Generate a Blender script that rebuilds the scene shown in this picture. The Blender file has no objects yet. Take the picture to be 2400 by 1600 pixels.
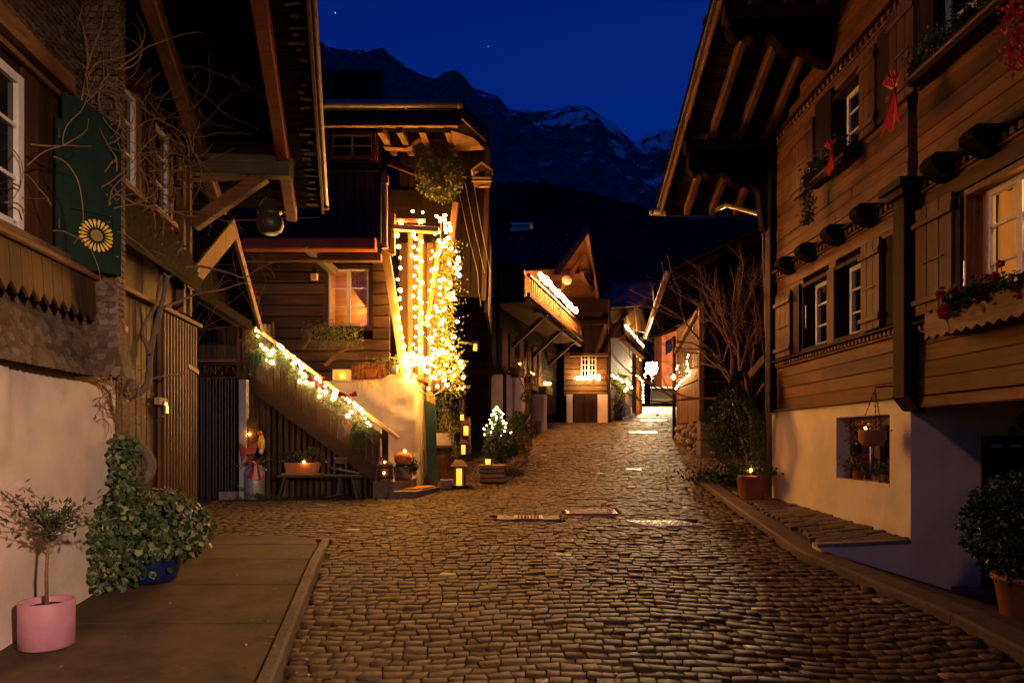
import bpy, math, random
from mathutils import Vector, Matrix, noise
R = random.Random(7)
S = bpy.context.scene
COL = S.collection
# ---------------------------------------------------------------- camera, sky, exposure
CAMF, CX, CY = 1600.0, 1200.0, 1030.0          # focal length and vanishing point in photo pixels
cam_d = bpy.data.cameras.new('camera'); cam = bpy.data.objects.new('camera', cam_d); COL.objects.link(cam)
cam_d.lens = 24.0; cam_d.sensor_width = 36.0; cam_d.shift_y = 230.0/2400.0
cam_d.clip_start = 0.05; cam_d.clip_end = 12000
cam.location = (0, 0, 0); cam.rotation_euler = (math.pi/2, 0, 0)
S.camera = cam
S.view_settings.view_transform = 'Standard'; S.view_settings.look = 'None'
S.view_settings.exposure = 2.4; S.view_settings.gamma = 1.0; S.view_settings.use_curve_mapping = False
S.cycles.use_denoising = True
S.cycles.sample_clamp_indirect = 4.0
S.cycles.max_bounces = 5; S.cycles.diffuse_bounces = 3; S.cycles.glossy_bounces = 2
S.cycles.transparent_max_bounces = 8; S.cycles.caustics_reflective = False; S.cycles.caustics_refractive = False
S.cycles.use_light_tree = True
W = bpy.data.worlds.new('World'); S.world = W; W.use_nodes = True
nt = W.node_tree; N = nt.nodes; L = nt.links
bg = N['Background']
sky = N.new('ShaderNodeTexSky'); sky.sky_type = 'NISHITA'; sky.sun_disc = False
sky.sun_elevation = math.radians(-0.6); sky.sun_rotation = math.radians(200)
sky.ozone_density = 6.0; sky.air_density = 1.0; sky.dust_density = 0.2
tint = N.new('ShaderNodeMix'); tint.data_type = 'RGBA'; tint.blend_type = 'MULTIPLY'; tint.inputs[0].default_value = 1.0
L.new(sky.outputs[0], tint.inputs[6]); tint.inputs[7].default_value = (0.05, 0.55, 1.0, 1)
# stars: sparse small points on the sky sphere
tc = N.new('ShaderNodeTexCoord')
vor = N.new('ShaderNodeTexVoronoi'); vor.inputs['Scale'].default_value = 42.0
L.new(tc.outputs['Generated'], vor.inputs['Vector'])
lt = N.new('ShaderNodeMath'); lt.operation = 'LESS_THAN'; lt.inputs[1].default_value = 0.030
L.new(vor.outputs['Distance'], lt.inputs[0])
sepc = N.new('ShaderNodeSeparateColor'); L.new(vor.outputs['Color'], sepc.inputs[0])
pw = N.new('ShaderNodeMath'); pw.operation = 'POWER'; pw.inputs[1].default_value = 4.0
L.new(sepc.outputs[0], pw.inputs[0])
ml = N.new('ShaderNodeMath'); ml.operation = 'MULTIPLY'; L.new(lt.outputs[0], ml.inputs[0]); L.new(pw.outputs[0], ml.inputs[1])
star = N.new('ShaderNodeMix'); star.data_type = 'RGBA'; star.blend_type = 'ADD'
L.new(ml.outputs[0], star.inputs[0]); L.new(tint.outputs[2], star.inputs[6]); star.inputs[7].default_value = (1.1, 1.5, 2.6, 1)
L.new(star.outputs[2], bg.inputs['Color'])
bg.inputs['Strength'].default_value = 0.088

# ---------------------------------------------------------------- helpers
def P(u, v, Y):
    return Vector(((u-CX)/CAMF*Y, Y, (CY-v)/CAMF*Y))
_gy = [-40, 4, 10.7, 24, 50, 120, 400]
_gz = [-3.6, -1.40, -0.94, 0.55, 2.44, 4.3, 9.0]
def _lin(y):
    if y <= _gy[0]: return _gz[0]
    for i in range(len(_gy)-1):
        if y <= _gy[i+1]:
            t = (y-_gy[i])/(_gy[i+1]-_gy[i]); return _gz[i]+t*(_gz[i+1]-_gz[i])
    return _gz[-1]
_tab = {}
def gz(y):
    k = round(y*20)
    if k not in _tab:
        _tab[k] = sum(_lin(k/20+d*0.25) for d in range(-6, 7))/13
    k0 = math.floor(y*20); t = y*20-k0
    if t < 1e-6: return _tab.setdefault(k0, sum(_lin(k0/20+d*0.25) for d in range(-6, 7))/13)
    a = _tab.get(k0) if k0 in _tab else _tab.setdefault(k0, sum(_lin(k0/20+d*0.25) for d in range(-6, 7))/13)
    b = _tab.get(k0+1) if k0+1 in _tab else _tab.setdefault(k0+1, sum(_lin((k0+1)/20+d*0.25) for d in range(-6, 7))/13)
    return a+(b-a)*t
def interp(xs, ys, x):
    if x <= xs[0]: return ys[0]
    for i in range(len(xs)-1):
        if x <= xs[i+1]: return ys[i]+(x-xs[i])/(xs[i+1]-xs[i])*(ys[i+1]-ys[i])
    return ys[-1]

ORG = {}
def origin(p): return ORG.get(p.name, Vector((0, 0, 0))) if p else Vector((0, 0, 0))
def tag(o, label=None, cat=None, group=None, kind=None):
    if label: o['label'] = label
    if cat: o['category'] = cat
    if group: o['group'] = group
    if kind: o['kind'] = kind
    return o
def thing(name, loc, label, cat, group=None):
    o = bpy.data.objects.new(name, None); COL.objects.link(o); o.location = loc
    o.empty_display_size = 0.1
    ORG[o.name] = Vector(loc)
    return tag(o, label, cat, group)
def piece(name, me, parent, loc=(0, 0, 0), rot=(0, 0, 0), scale=(1, 1, 1), world=True):
    """one object that shares mesh data; loc in world coordinates"""
    o = bpy.data.objects.new(name, me); COL.objects.link(o)
    if parent: o.parent = parent
    o.location = Vector(loc)-origin(parent) if world else loc
    if isinstance(rot, Matrix): o.rotation_euler = rot.to_3x3().to_euler()
    else: o.rotation_euler = rot
    o.scale = scale
    ORG[o.name] = Vector(loc)
    return o
class MB:
    def __init__(s): s.v = []; s.f = []; s.m = []
    def add(s, vs, fs, mi=0):
        b = len(s.v); s.v.extend([tuple(p) for p in vs]); s.f.extend([tuple(i+b for i in f) for f in fs]); s.m.extend([mi]*len(fs)); return s
    def box(s, a, b, mi=0):
        x0, y0, z0 = [min(a[i], b[i]) for i in range(3)]; x1, y1, z1 = [max(a[i], b[i]) for i in range(3)]
        return s.add([(x0,y0,z0),(x1,y0,z0),(x1,y1,z0),(x0,y1,z0),(x0,y0,z1),(x1,y0,z1),(x1,y1,z1),(x0,y1,z1)],
                     [(3,2,1,0),(4,5,6,7),(0,1,5,4),(1,2,6,5),(2,3,7,6),(3,0,4,7)], mi)
    def beam(s, p0, p1, w, h, up=(0,0,1), c=0.008, mi=0, skew=None):
        """chamfered bar from p0 to p1; w across, h along 'up'"""
        p0 = Vector(p0); p1 = Vector(p1); d = (p1-p0)
        if d.length < 1e-6: return s
        d.normalize(); up = Vector(up); side = d.cross(up)
        if side.length < 1e-5: side = d.cross(Vector((1,0,0)))
        side.normalize(); u2 = side.cross(d).normalized()
        a, b = w/2, h/2; c = min(c, a*0.6, b*0.6)
        sec = [(a-c,-b),(a,-b+c),(a,b-c),(a-c,b),(-a+c,b),(-a,b-c),(-a,-b+c),(-a+c,-b)]
        vs = [p+side*q[0]+u2*q[1] for p in (p0, p1) for q in sec]
        fs = [(i, (i+1)%8, 8+(i+1)%8, 8+i) for i in range(8)]+[tuple(range(7,-1,-1)), tuple(range(8,16))]
        return s.add(vs, fs, mi)
    def prism(s, poly, off, mi=0):
        n = len(poly); off = Vector(off); a = [Vector(p) for p in poly]
        vs = a+[p+off for p in a]
        fs = [tuple(range(n-1,-1,-1)), tuple(range(n, 2*n))]+[(i, (i+1)%n, n+(i+1)%n, n+i) for i in range(n)]
        return s.add(vs, fs, mi)
    def tube(s, pts, rad, n=6, mi=0, cap=True):
        pts = [Vector(p) for p in pts]; k = len(pts)
        rs = rad if isinstance(rad, (list, tuple)) else [rad]*k
        vs = []; ref = None
        for i in range(k):
            d = (pts[min(i+1,k-1)]-pts[max(i-1,0)])
            if d.length < 1e-9: d = Vector((0,0,1))
            d.normalize()
            if ref is None: ref = Vector((0,0,1)) if abs(d.z) < .9 else Vector((1,0,0))
            a = d.cross(ref)
            if a.length < 1e-4: a = d.cross(Vector((0.3,1,0.2)))
            a.normalize(); b = d.cross(a).normalized(); ref = -b if False else ref
            for j in range(n):
                t = 2*math.pi*j/n; vs.append(pts[i]+(a*math.cos(t)+b*math.sin(t))*rs[i])
        fs = [(i*n+j, i*n+(j+1)%n, (i+1)*n+(j+1)%n, (i+1)*n+j) for i in range(k-1) for j in range(n)]
        if cap: fs += [tuple(range(n-1,-1,-1)), tuple(range((k-1)*n, k*n))]
        return s.add(vs, fs, mi)
    def lathe(s, prof, c, n=20, mi=0, cap0=True, cap1=True, lobes=0, lob=0.0):
        c = Vector(c); vs = []; k = len(prof)
        for (r, z) in prof:
            for j in range(n):
                t = 2*math.pi*j/n; q = r*(1+lob*abs(math.cos(lobes*t/2))-lob) if lobes else r
                vs.append(c+Vector((q*math.cos(t), q*math.sin(t), z)))
        fs = [(i*n+j, i*n+(j+1)%n, (i+1)*n+(j+1)%n, (i+1)*n+j) for i in range(k-1) for j in range(n)]
        if cap0: fs.append(tuple(range(n-1,-1,-1)))
        if cap1: fs.append(tuple(range((k-1)*n, k*n)))
        return s.add(vs, fs, mi)
    def leaf(s, p, size, d=None, n=None, fold=0.25, asp=0.6, mi=0, rr=R):
        if d is None: d = rv(rr)
        if n is None: n = rv(rr)
        d = Vector(d).normalized(); a = d.cross(n)
        if a.length < 1e-3: a = d.cross(Vector((0.31,0.7,0.2)))
        a.normalize(); up = a.cross(d)
        p = Vector(p); w = size*asp*.5
        vs = [p, p+d*size*.45+a*w+up*w*fold*2, p+d*size, p+d*size*.45-a*w+up*w*fold*2]
        return s.add(vs, [(0,1,2),(0,2,3)], mi)
    def data(s, name, mats, smooth=False, org=(0,0,0)):
        me = bpy.data.meshes.new(name); o = Vector(org)
        me.from_pydata([(p[0]-o.x, p[1]-o.y, p[2]-o.z) for p in s.v], [], s.f)
        mats = mats if isinstance(mats, (list, tuple)) else [mats]
        for m in mats: me.materials.append(m)
        if len(mats) > 1: me.polygons.foreach_set('material_index', s.m)
        if smooth: me.polygons.foreach_set('use_smooth', [True]*len(me.polygons))
        me.update(); return me
    def build(s, name, mats, parent=None, smooth=False, kind=None, label=None):
        o = bpy.data.objects.new(name, s.data(name, mats, smooth, origin(parent))); COL.objects.link(o)
        if parent: o.parent = parent
        ORG[o.name] = origin(parent)
        if kind: o['kind'] = kind
        if label: o['label'] = label
        return o
def rv(rr=R):
    while True:
        v = Vector((rr.uniform(-1,1), rr.uniform(-1,1), rr.uniform(-1,1)))
        if 0.05 < v.length < 1: return v.normalized()
def solo(mb, name, mats, label, cat, group=None, smooth=False):
    """a thing that is one mesh, with its origin at its base centre"""
    xs = [p[0] for p in mb.v]; ys = [p[1] for p in mb.v]; zs = [p[2] for p in mb.v]
    c = Vector(((min(xs)+max(xs))/2, (min(ys)+max(ys))/2, min(zs)))
    o = bpy.data.objects.new(name, mb.data(name, mats, smooth, c)); COL.objects.link(o); o.location = c
    ORG[o.name] = c
    return tag(o, label, cat, group)

# ---------------------------------------------------------------- materials
def newmat(name):
    m = bpy.data.materials.new(name); m.use_nodes = True
    return m, m.node_tree.nodes, m.node_tree.links, m.node_tree.nodes['Principled BSDF']
def rgb(c): return (c[0], c[1], c[2], 1.0)
def ramp(N_, L_, src, stops):
    r = N_.new('ShaderNodeValToRGB'); L_.new(src, r.inputs[0])
    while len(r.color_ramp.elements) < len(stops): r.color_ramp.elements.new(0.5)
    for e, (p, c) in zip(r.color_ramp.elements, stops): e.position = p; e.color = rgb(c)
    return r
def plain(name, c, rough=0.6, var=0.25, scale=14.0, bump=0.15, metal=0.0, spec=0.3, dirt=None):
    m, n, l, b = newmat(name)
    g = n.new('ShaderNodeNewGeometry'); t = n.new('ShaderNodeTexNoise'); t.inputs['Scale'].default_value = scale; t.inputs['Detail'].default_value = 8; t.inputs['Roughness'].default_value = .66
    l.new(g.outputs['Position'], t.inputs['Vector'])
    lo = tuple(x*(1-var) for x in c); hi = tuple(min(1, x*(1+var)) for x in c)
    r = ramp(n, l, t.outputs[0], [(0.3, lo), (0.7, hi)])
    l.new(r.outputs[0], b.inputs['Base Color'])
    b.inputs['Roughness'].default_value = rough; b.inputs['Metallic'].default_value = metal; b.inputs['Specular IOR Level'].default_value = spec
    if bump:
        bp = n.new('ShaderNodeBump'); bp.inputs['Strength'].default_value = bump; bp.inputs['Distance'].default_value = 0.02
        l.new(t.outputs[0], bp.inputs['Height']); l.new(bp.outputs[0], b.inputs['Normal'])
    return m
def wood(name, c, axis='z', rough=0.65, var=0.5, stretch=0.06, scale=26.0, wear=None, bump=0.35, spec=0.25):
    """planks with grain along a world axis, a different tone for each piece, knots and worn streaks"""
    m, n, l, b = newmat(name)
    g = n.new('ShaderNodeNewGeometry'); oi = n.new('ShaderNodeObjectInfo')
    mp = n.new('ShaderNodeMapping'); sc = [1.0, 1.0, 1.0]; sc['xyz'.index(axis)] = stretch
    mp.inputs['Scale'].default_value = sc; l.new(g.outputs['Position'], mp.inputs['Vector'])
    mul = n.new('ShaderNodeMath'); mul.operation = 'MULTIPLY'; mul.inputs[1].default_value = 37.0; l.new(oi.outputs['Random'], mul.inputs[0])
    cmb = n.new('ShaderNodeCombineXYZ')
    for i in range(3): l.new(mul.outputs[0], cmb.inputs[i])
    l.new(cmb.outputs[0], mp.inputs['Location'])
    t = n.new('ShaderNodeTexNoise'); t.inputs['Scale'].default_value = scale; t.inputs['Detail'].default_value = 6; t.inputs['Roughness'].default_value = 0.62
    t.inputs['Distortion'].default_value = 0.6
    l.new(mp.outputs[0], t.inputs['Vector'])
    r = ramp(n, l, t.outputs[0], [(0.28, tuple(x*(1-var) for x in c)), (0.52, c), (0.75, tuple(x*(1+var*.8) for x in c))])
    # per piece tone
    isl = n.new('ShaderNodeMath'); isl.operation = 'ADD'; l.new(oi.outputs['Random'], isl.inputs[0]); l.new(g.outputs['Random Per Island'], isl.inputs[1])
    fr = n.new('ShaderNodeMath'); fr.operation = 'FRACT'; l.new(isl.outputs[0], fr.inputs[0])
    mr = n.new('ShaderNodeMapRange'); mr.inputs['To Min'].default_value = 0.62; mr.inputs['To Max'].default_value = 1.3; l.new(fr.outputs[0], mr.inputs['Value'])
    big = n.new('ShaderNodeTexNoise'); big.inputs['Scale'].default_value = 1.7; big.inputs['Detail'].default_value = 3; l.new(g.outputs['Position'], big.inputs['Vector'])
    mb2 = n.new('ShaderNodeMapRange'); mb2.inputs['From Min'].default_value = .3; mb2.inputs['From Max'].default_value = .7; mb2.inputs['To Min'].default_value = .65; mb2.inputs['To Max'].default_value = 1.3; l.new(big.outputs[0], mb2.inputs['Value'])
    mm = n.new('ShaderNodeMath'); mm.operation = 'MULTIPLY'; l.new(mr.outputs[0], mm.inputs[0]); l.new(mb2.outputs[0], mm.inputs[1])
    mx = n.new('ShaderNodeVectorMath'); mx.operation = 'SCALE'; l.new(r.outputs[0], mx.inputs[0]); l.new(mm.outputs[0], mx.inputs['Scale'])
    out = mx.outputs[0]
    if wear:
        w = n.new('ShaderNodeTexNoise'); w.inputs['Scale'].default_value = 3.2; w.inputs['Detail'].default_value = 7; w.inputs['Roughness'].default_value = .7
        l.new(mp.outputs[0], w.inputs['Vector'])
        wr = ramp(n, l, w.outputs[0], [(0.50, (0,0,0)), (0.66, (1,1,1))])
        mix = n.new('ShaderNodeMix'); mix.data_type = 'RGBA'; l.new(wr.outputs[0], mix.inputs[0]); l.new(out, mix.inputs[6]); mix.inputs[7].default_value = rgb(wear)
        out = mix.outputs[2]
        # knots
        mk = n.new('ShaderNodeMapping'); ks = [1.0,1.0,1.0]; ks['xyz'.index(axis)] = .42; mk.inputs['Scale'].default_value = ks; l.new(g.outputs['Position'], mk.inputs['Vector']); l.new(cmb.outputs[0], mk.inputs['Location'])
        vo = n.new('ShaderNodeTexVoronoi'); vo.inputs['Scale'].default_value = 4.5; l.new(mk.outputs[0], vo.inputs['Vector'])
        kr = ramp(n, l, vo.outputs['Distance'], [(.05,(.75,)*3),(.10,(0,0,0))]); km = n.new('ShaderNodeMix'); km.data_type = 'RGBA'
        l.new(kr.outputs[0], km.inputs[0]); l.new(out, km.inputs[6]); km.inputs[7].default_value = rgb(tuple(x*.18 for x in c)); out = km.outputs[2]
        # silvered weathering
        gw_ = n.new('ShaderNodeTexNoise'); gw_.inputs['Scale'].default_value = .8; gw_.inputs['Detail'].default_value = 6; gw_.inputs['Roughness'].default_value = .75; l.new(mp.outputs[0], gw_.inputs['Vector'])
        gr = ramp(n, l, gw_.outputs[0], [(.58,(0,0,0)),(.76,(.28,)*3)]); gx = n.new('ShaderNodeMix'); gx.data_type = 'RGBA'
        l.new(gr.outputs[0], gx.inputs[0]); l.new(out, gx.inputs[6]); gx.inputs[7].default_value = rgb((c[0]*.85,c[0]*.62,c[0]*.42)); out = gx.outputs[2]
    l.new(out, b.inputs['Base Color'])
    b.inputs['Roughness'].default_value = rough; b.inputs['Specular IOR Level'].default_value = spec
    bp = n.new('ShaderNodeBump'); bp.inputs['Strength'].default_value = bump; bp.inputs['Distance'].default_value = 0.012
    l.new(t.outputs[0], bp.inputs['Height']); l.new(bp.outputs[0], b.inputs['Normal'])
    return m
def stone(name, cols, rough=0.75, bump=0.6, scale=30, spec=.3):
    m, n, l, b = newmat(name)
    g = n.new('ShaderNodeNewGeometry'); oi = n.new('ShaderNodeObjectInfo')
    a = n.new('ShaderNodeMath'); a.operation = 'ADD'; l.new(oi.outputs['Random'], a.inputs[0]); l.new(g.outputs['Random Per Island'], a.inputs[1])
    f = n.new('ShaderNodeMath'); f.operation = 'FRACT'; l.new(a.outputs[0], f.inputs[0])
    k = len(cols); r = ramp(n, l, f.outputs[0], [(i/(k-1), c) for i, c in enumerate(cols)])
    t = n.new('ShaderNodeTexNoise'); t.inputs['Scale'].default_value = scale; t.inputs['Detail'].default_value = 6; t.inputs['Roughness'].default_value = .65
    l.new(g.outputs['Position'], t.inputs['Vector'])
    t2 = n.new('ShaderNodeTexNoise'); t2.inputs['Scale'].default_value = 0.9; t2.inputs['Detail'].default_value = 4; l.new(g.outputs['Position'], t2.inputs['Vector'])
    mr = n.new('ShaderNodeMapRange'); mr.inputs['From Min'].default_value = .25; mr.inputs['From Max'].default_value = .75; mr.inputs['To Min'].default_value = .55; mr.inputs['To Max'].default_value = 1.4; l.new(t.outputs[0], mr.inputs['Value'])
    mr2 = n.new('ShaderNodeMapRange'); mr2.inputs['From Min'].default_value = .3; mr2.inputs['From Max'].default_value = .7; mr2.inputs['To Min'].default_value = .7; mr2.inputs['To Max'].default_value = 1.25; l.new(t2.outputs[0], mr2.inputs['Value'])
    mm = n.new('ShaderNodeMath'); mm.operation = 'MULTIPLY'; l.new(mr.outputs[0], mm.inputs[0]); l.new(mr2.outputs[0], mm.inputs[1])
    mx = n.new('ShaderNodeVectorMath'); mx.operation = 'SCALE'; l.new(r.outputs[0], mx.inputs[0]); l.new(mm.outputs[0], mx.inputs['Scale'])
    l.new(mx.outputs[0], b.inputs['Base Color'])
    rr_ = n.new('ShaderNodeMapRange'); rr_.inputs['To Min'].default_value = rough-.18; rr_.inputs['To Max'].default_value = min(1, rough+.15); l.new(t.outputs[0], rr_.inputs['Value']); l.new(rr_.outputs[0], b.inputs['Roughness'])
    b.inputs['Specular IOR Level'].default_value = spec
    bp = n.new('ShaderNodeBump'); bp.inputs['Strength'].default_value = bump; bp.inputs['Distance'].default_value = 0.01
    l.new(t.outputs[0], bp.inputs['Height']); l.new(bp.outputs[0], b.inputs['Normal'])
    return m
def plaster(name, c, stain=(0.25,0.17,0.12), amount=.5):
    m, n, l, b = newmat(name)
    g = n.new('ShaderNodeNewGeometry')
    t = n.new('ShaderNodeTexNoise'); t.inputs['Scale'].default_value = 1.6; t.inputs['Detail'].default_value = 7; t.inputs['Roughness'].default_value = .6; l.new(g.outputs['Position'], t.inputs['Vector'])
    f = n.new('ShaderNodeTexNoise'); f.inputs['Scale'].default_value = 60; f.inputs['Detail'].default_value = 5; l.new(g.outputs['Position'], f.inputs['Vector'])
    w = n.new('ShaderNodeTexNoise'); w.inputs['Scale'].default_value = 5; w.inputs['Detail'].default_value = 3; l.new(g.outputs['Position'], w.inputs['Vector'])
    r = ramp(n, l, t.outputs[0], [(0.30, tuple(x*.78 for x in c)), (0.55, c), (0.8, tuple(min(.85, x*1.06) for x in c))])
    s = ramp(n, l, t.outputs[0], [(0.60, (0,0,0)), (0.78, (amount,)*3)])
    mix = n.new('ShaderNodeMix'); mix.data_type = 'RGBA'; l.new(s.outputs[0], mix.inputs[0]); l.new(r.outputs[0], mix.inputs[6]); mix.inputs[7].default_value = rgb(stain)
    l.new(mix.outputs[2], b.inputs['Base Color']); b.inputs['Roughness'].default_value = .9; b.inputs['Specular IOR Level'].default_value = .15
    ad = n.new('ShaderNodeMath'); ad.operation = 'MULTIPLY_ADD'; ad.inputs[1].default_value = .25; l.new(f.outputs[0], ad.inputs[0]); l.new(w.outputs[0], ad.inputs[2])
    bp = n.new('ShaderNodeBump'); bp.inputs['Strength'].default_value = .35; bp.inputs['Distance'].default_value = .03; l.new(ad.outputs[0], bp.inputs['Height']); l.new(bp.outputs[0], b.inputs['Normal'])
    return m
def leafmat(name, cols, rough=.5):
    m, n, l, b = newmat(name)
    g = n.new('ShaderNodeNewGeometry'); k = len(cols)
    r = ramp(n, l, g.outputs['Random Per Island'], [(i/(k-1), c) for i, c in enumerate(cols)])
    l.new(r.outputs[0], b.inputs['Base Color']); b.inputs['Roughness'].default_value = rough; b.inputs['Specular IOR Level'].default_value = .3
    return m
def glow(name, c, st):
    m, n, l, b = newmat(name)
    b.inputs['Base Color'].default_value = rgb((.8,.7,.5)); b.inputs['Emission Color'].default_value = rgb(c); b.inputs['Emission Strength'].default_value = st
    return m
def glassy(name):
    m = bpy.data.materials.new(name); m.use_nodes = True; n = m.node_tree.nodes; l = m.node_tree.links
    n.remove(n['Principled BSDF']); o = n['Material Output']
    t = n.new('ShaderNodeBsdfTransparent'); g = n.new('ShaderNodeBsdfGlossy'); g.inputs['Roughness'].default_value = .05
    f = n.new('ShaderNodeFresnel'); gm = n.new('ShaderNodeNewGeometry'); mr = n.new('ShaderNodeMapRange'); mr.inputs['To Min'].default_value = 1.45; mr.inputs['To Max'].default_value = 1/1.45
    l.new(gm.outputs['Backfacing'], mr.inputs['Value']); l.new(mr.outputs[0], f.inputs['IOR']); x = n.new('ShaderNodeMixShader')
    l.new(f.outputs[0], x.inputs[0]); l.new(t.outputs[0], x.inputs[1]); l.new(g.outputs[0], x.inputs[2]); l.new(x.outputs[0], o.inputs['Surface'])
    return m
M = {}
M['wood_r'] = wood('weathered_larch_boards', (.125,.048,.0135), 'y', wear=(.024,.011,.005), stretch=.05)
M['wood_r_x'] = wood('larch_across', (.10,.048,.020), 'x')
M['wood_r_z'] = wood('larch_shutter', (.085,.038,.013), 'z', wear=(.13,.062,.027))
M['dark_y'] = wood('dark_timber_lengthwise', (.020,.012,.008), 'y', spec=.08)
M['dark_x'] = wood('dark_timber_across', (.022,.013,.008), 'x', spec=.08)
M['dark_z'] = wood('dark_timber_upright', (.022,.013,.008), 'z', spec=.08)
M['brown_x'] = wood('brown_timber_across', (.14,.07,.026), 'x')
M['brown_y'] = wood('brown_timber_lengthwise', (.14,.068,.026), 'y')
M['brown_z'] = wood('brown_timber_upright', (.15,.072,.027), 'z', wear=(.07,.035,.015))
M['old_x'] = wood('aged_log_wall', (.085,.048,.022), 'x', wear=(.035,.02,.01))
M['old_z'] = wood('aged_upright_boards', (.070,.038,.018), 'z', wear=(.025,.014,.008))
M['brown_dz'] = wood('dark_brown_upright', (.055,.022,.008), 'z', wear=(.03,.015,.007))
M['black_x'] = wood('black_beam_and_shade', (.010,.007,.005), 'x', rough=.85, spec=.04)
M['grey_x'] = wood('grey_weathered_beam', (.10,.085,.062), 'x')
M['grey_z'] = wood('grey_weathered_board', (.10,.082,.058), 'z')
M['pale_x'] = wood('pale_new_wood', (.42,.27,.12), 'x', var=.3)
M['pale_z'] = wood('pale_new_wood_upright', (.28,.17,.075), 'z', var=.3)
M['red_x'] = wood('red_stained_beam', (.26,.062,.020), 'x', var=.3)
M['shingle'] = stone('weathered_wood_shingle', [(.045,.030,.022),(.085,.058,.042),(.125,.09,.068),(.065,.040,.026),(.15,.115,.09)], .8, .5, 40)
M['roof_tile'] = stone('brown_roof_tile', [(.22,.085,.045),(.32,.13,.07),(.25,.10,.055)], .75, .4, 30)
M['roof_dark'] = stone('dark_roof_shingle', [(.012,.009,.007),(.018,.013,.010),(.015,.011,.009)], .85, .4, 30, .08)
M['cobble'] = stone('street_sett', [(.050,.031,.015),(.064,.041,.020),(.074,.048,.024),(.054,.034,.017),(.088,.058,.030),(.060,.038,.019)], .72, .8, 34, .22)
M['cobble_pale'] = stone('pale_sett', [(.17,.115,.07),(.22,.15,.095)], .6, .6, 34)
M['slate'] = stone('flat_terrace_stone', [(.075,.060,.045),(.11,.085,.06),(.16,.125,.09),(.09,.07,.05)], .7, .7, 30)
M['concrete_b'] = plain('pale_concrete', (.12,.085,.052), .85, .5, 4, .3)
M['joint'] = plain('joint_earth', (.040,.028,.016), .95, .4, 40, .5)
M['earth'] = plain('earth', (.05,.04,.028), .95, .4, 6, .5)
M['concrete'] = plain('worn_concrete', (.062,.041,.023), .85, .55, 2.6, .35)
M['kerb'] = stone('kerb_stone', [(.17,.14,.11),(.24,.20,.16),(.2,.16,.12)], .75, .7, 22)
M['kerb_d'] = stone('dark_kerb', [(.075,.056,.040),(.11,.082,.058),(.09,.068,.048)], .8, 1.0, 16)
M['rock'] = stone('rough_rubble', [(.16,.12,.085),(.24,.19,.14),(.12,.09,.07)], .8, .8, 14)
M['plaster_l'] = plaster('rosy_white_plaster', (.62,.51,.45), (.36,.26,.20), .7)
M['plaster_r'] = plaster('white_plaster', (.68,.58,.44), (.42,.34,.25), .55)
M['plaster_b'] = plaster('rough_white_plaster', (.64,.57,.45), (.36,.28,.18), .6)
M['white'] = plain('white_paint', (.62,.58,.52), .5, .10, 20, .05)
M['grey_paint'] = plain('grey_painted_wood', (.36,.34,.33), .6, .15, 12, .08)
M['green_sh'] = plain('dark_green_paint', (.0035,.014,.009), .6, .25, 10, .08, 0, .12)
M['green_board'] = plain('green_painted_board', (.035,.10,.075), .5, .3, 9, .1)
M['yellow'] = plain('yellow_paint', (.62,.40,.05), .6, .2, 20, .05)
M['brass'] = plain('brass_padlock', (.55,.38,.12), .3, .2, 20, .02, 1.0)
M['steel'] = plain('galvanised_steel', (.45,.43,.40), .38, .2, 18, .04, .9)
M['iron'] = plain('black_iron', (.018,.016,.015), .5, .3, 30, .1, .6)
M['copper'] = plain('weathered_gutter', (.26,.21,.15), .45, .25, 9, .05, .55)
M['castiron'] = plain('cast_iron_cover', (.40,.30,.23), .4, .25, 25, .2, .15)
M['alu'] = plain('brushed_steel_cover', (.50,.46,.40), .35, .25, 40, .2, .2)
M['milk'] = plain('matt_aluminium_can', (.42,.41,.40), .45, .12, 12, .03, .55)
M['pink'] = plain('pink_glazed_pot', (.46,.20,.27), .5, .10, 10, .02)
M['blue'] = plain('cobalt_glazed_pot', (.006,.016,.080), .18, .2, 8, .02, 0, .6)
M['terra'] = plain('terracotta', (.42,.16,.065), .7, .18, 12, .08)
M['pot_w'] = plain('white_enamel_pot', (.50,.47,.42), .4, .12, 14, .03)
M['zinc'] = plain('zinc_tub', (.20,.22,.25), .45, .2, 12, .05, .6)
M['soil'] = plain('potting_soil', (.03,.02,.012), .95, .5, 60, .6)
M['pumpkin'] = plain('pumpkin_skin', (.70,.20,.025), .5, .18, 10, .08)
M['red'] = plain('red_ribbon', (.42,.010,.012), .5, .2, 20, .08)
M['cream'] = plain('cream_ribbon', (.55,.48,.36), .6, .1, 20, .05)
M['redball'] = plain('red_bauble', (.40,.006,.008), .15, .05, 10, 0, .4, .6)
M['cloth_o'] = plain('orange_cloth', (.55,.10,.03), .7, .2, 20, .1)
M['pane'] = plain('dark_window_pane', (.012,.012,.014), .06, .2, 3, 0, 0, .6)
M['pane_blue'] = plain('window_pane', (.008,.009,.012), .05, .2, 3, 0, 0, .9)
M['glass'] = glassy('clear_pane')
M['curtain_r'] = plain('dark_red_curtain', (.10,.008,.008), .9, .3, 20, .1)
M['straw'] = plain('broom_twigs', (.16,.09,.035), .8, .4, 50, .2)
M['bark'] = plain('grey_brown_bark', (.115,.085,.062), .85, .35, 40, .5)
M['twig'] = plain('dry_vine', (.17,.095,.045), .8, .35, 40, .3)
M['twig_d'] = plain('dark_twig', (.075,.05,.032), .8, .35, 40, .3)
M['leaf'] = leafmat('green_leaf', [(.012,.028,.008),(.028,.055,.014),(.045,.075,.02),(.020,.040,.012)])
M['leaf_y'] = leafmat('yellow_green_leaf', [(.08,.10,.018),(.15,.165,.03),(.11,.13,.026),(.19,.17,.045)])
M['leaf_dry'] = leafmat('dry_leaf', [(.16,.075,.02),(.22,.12,.03),(.10,.05,.02)])
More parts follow.
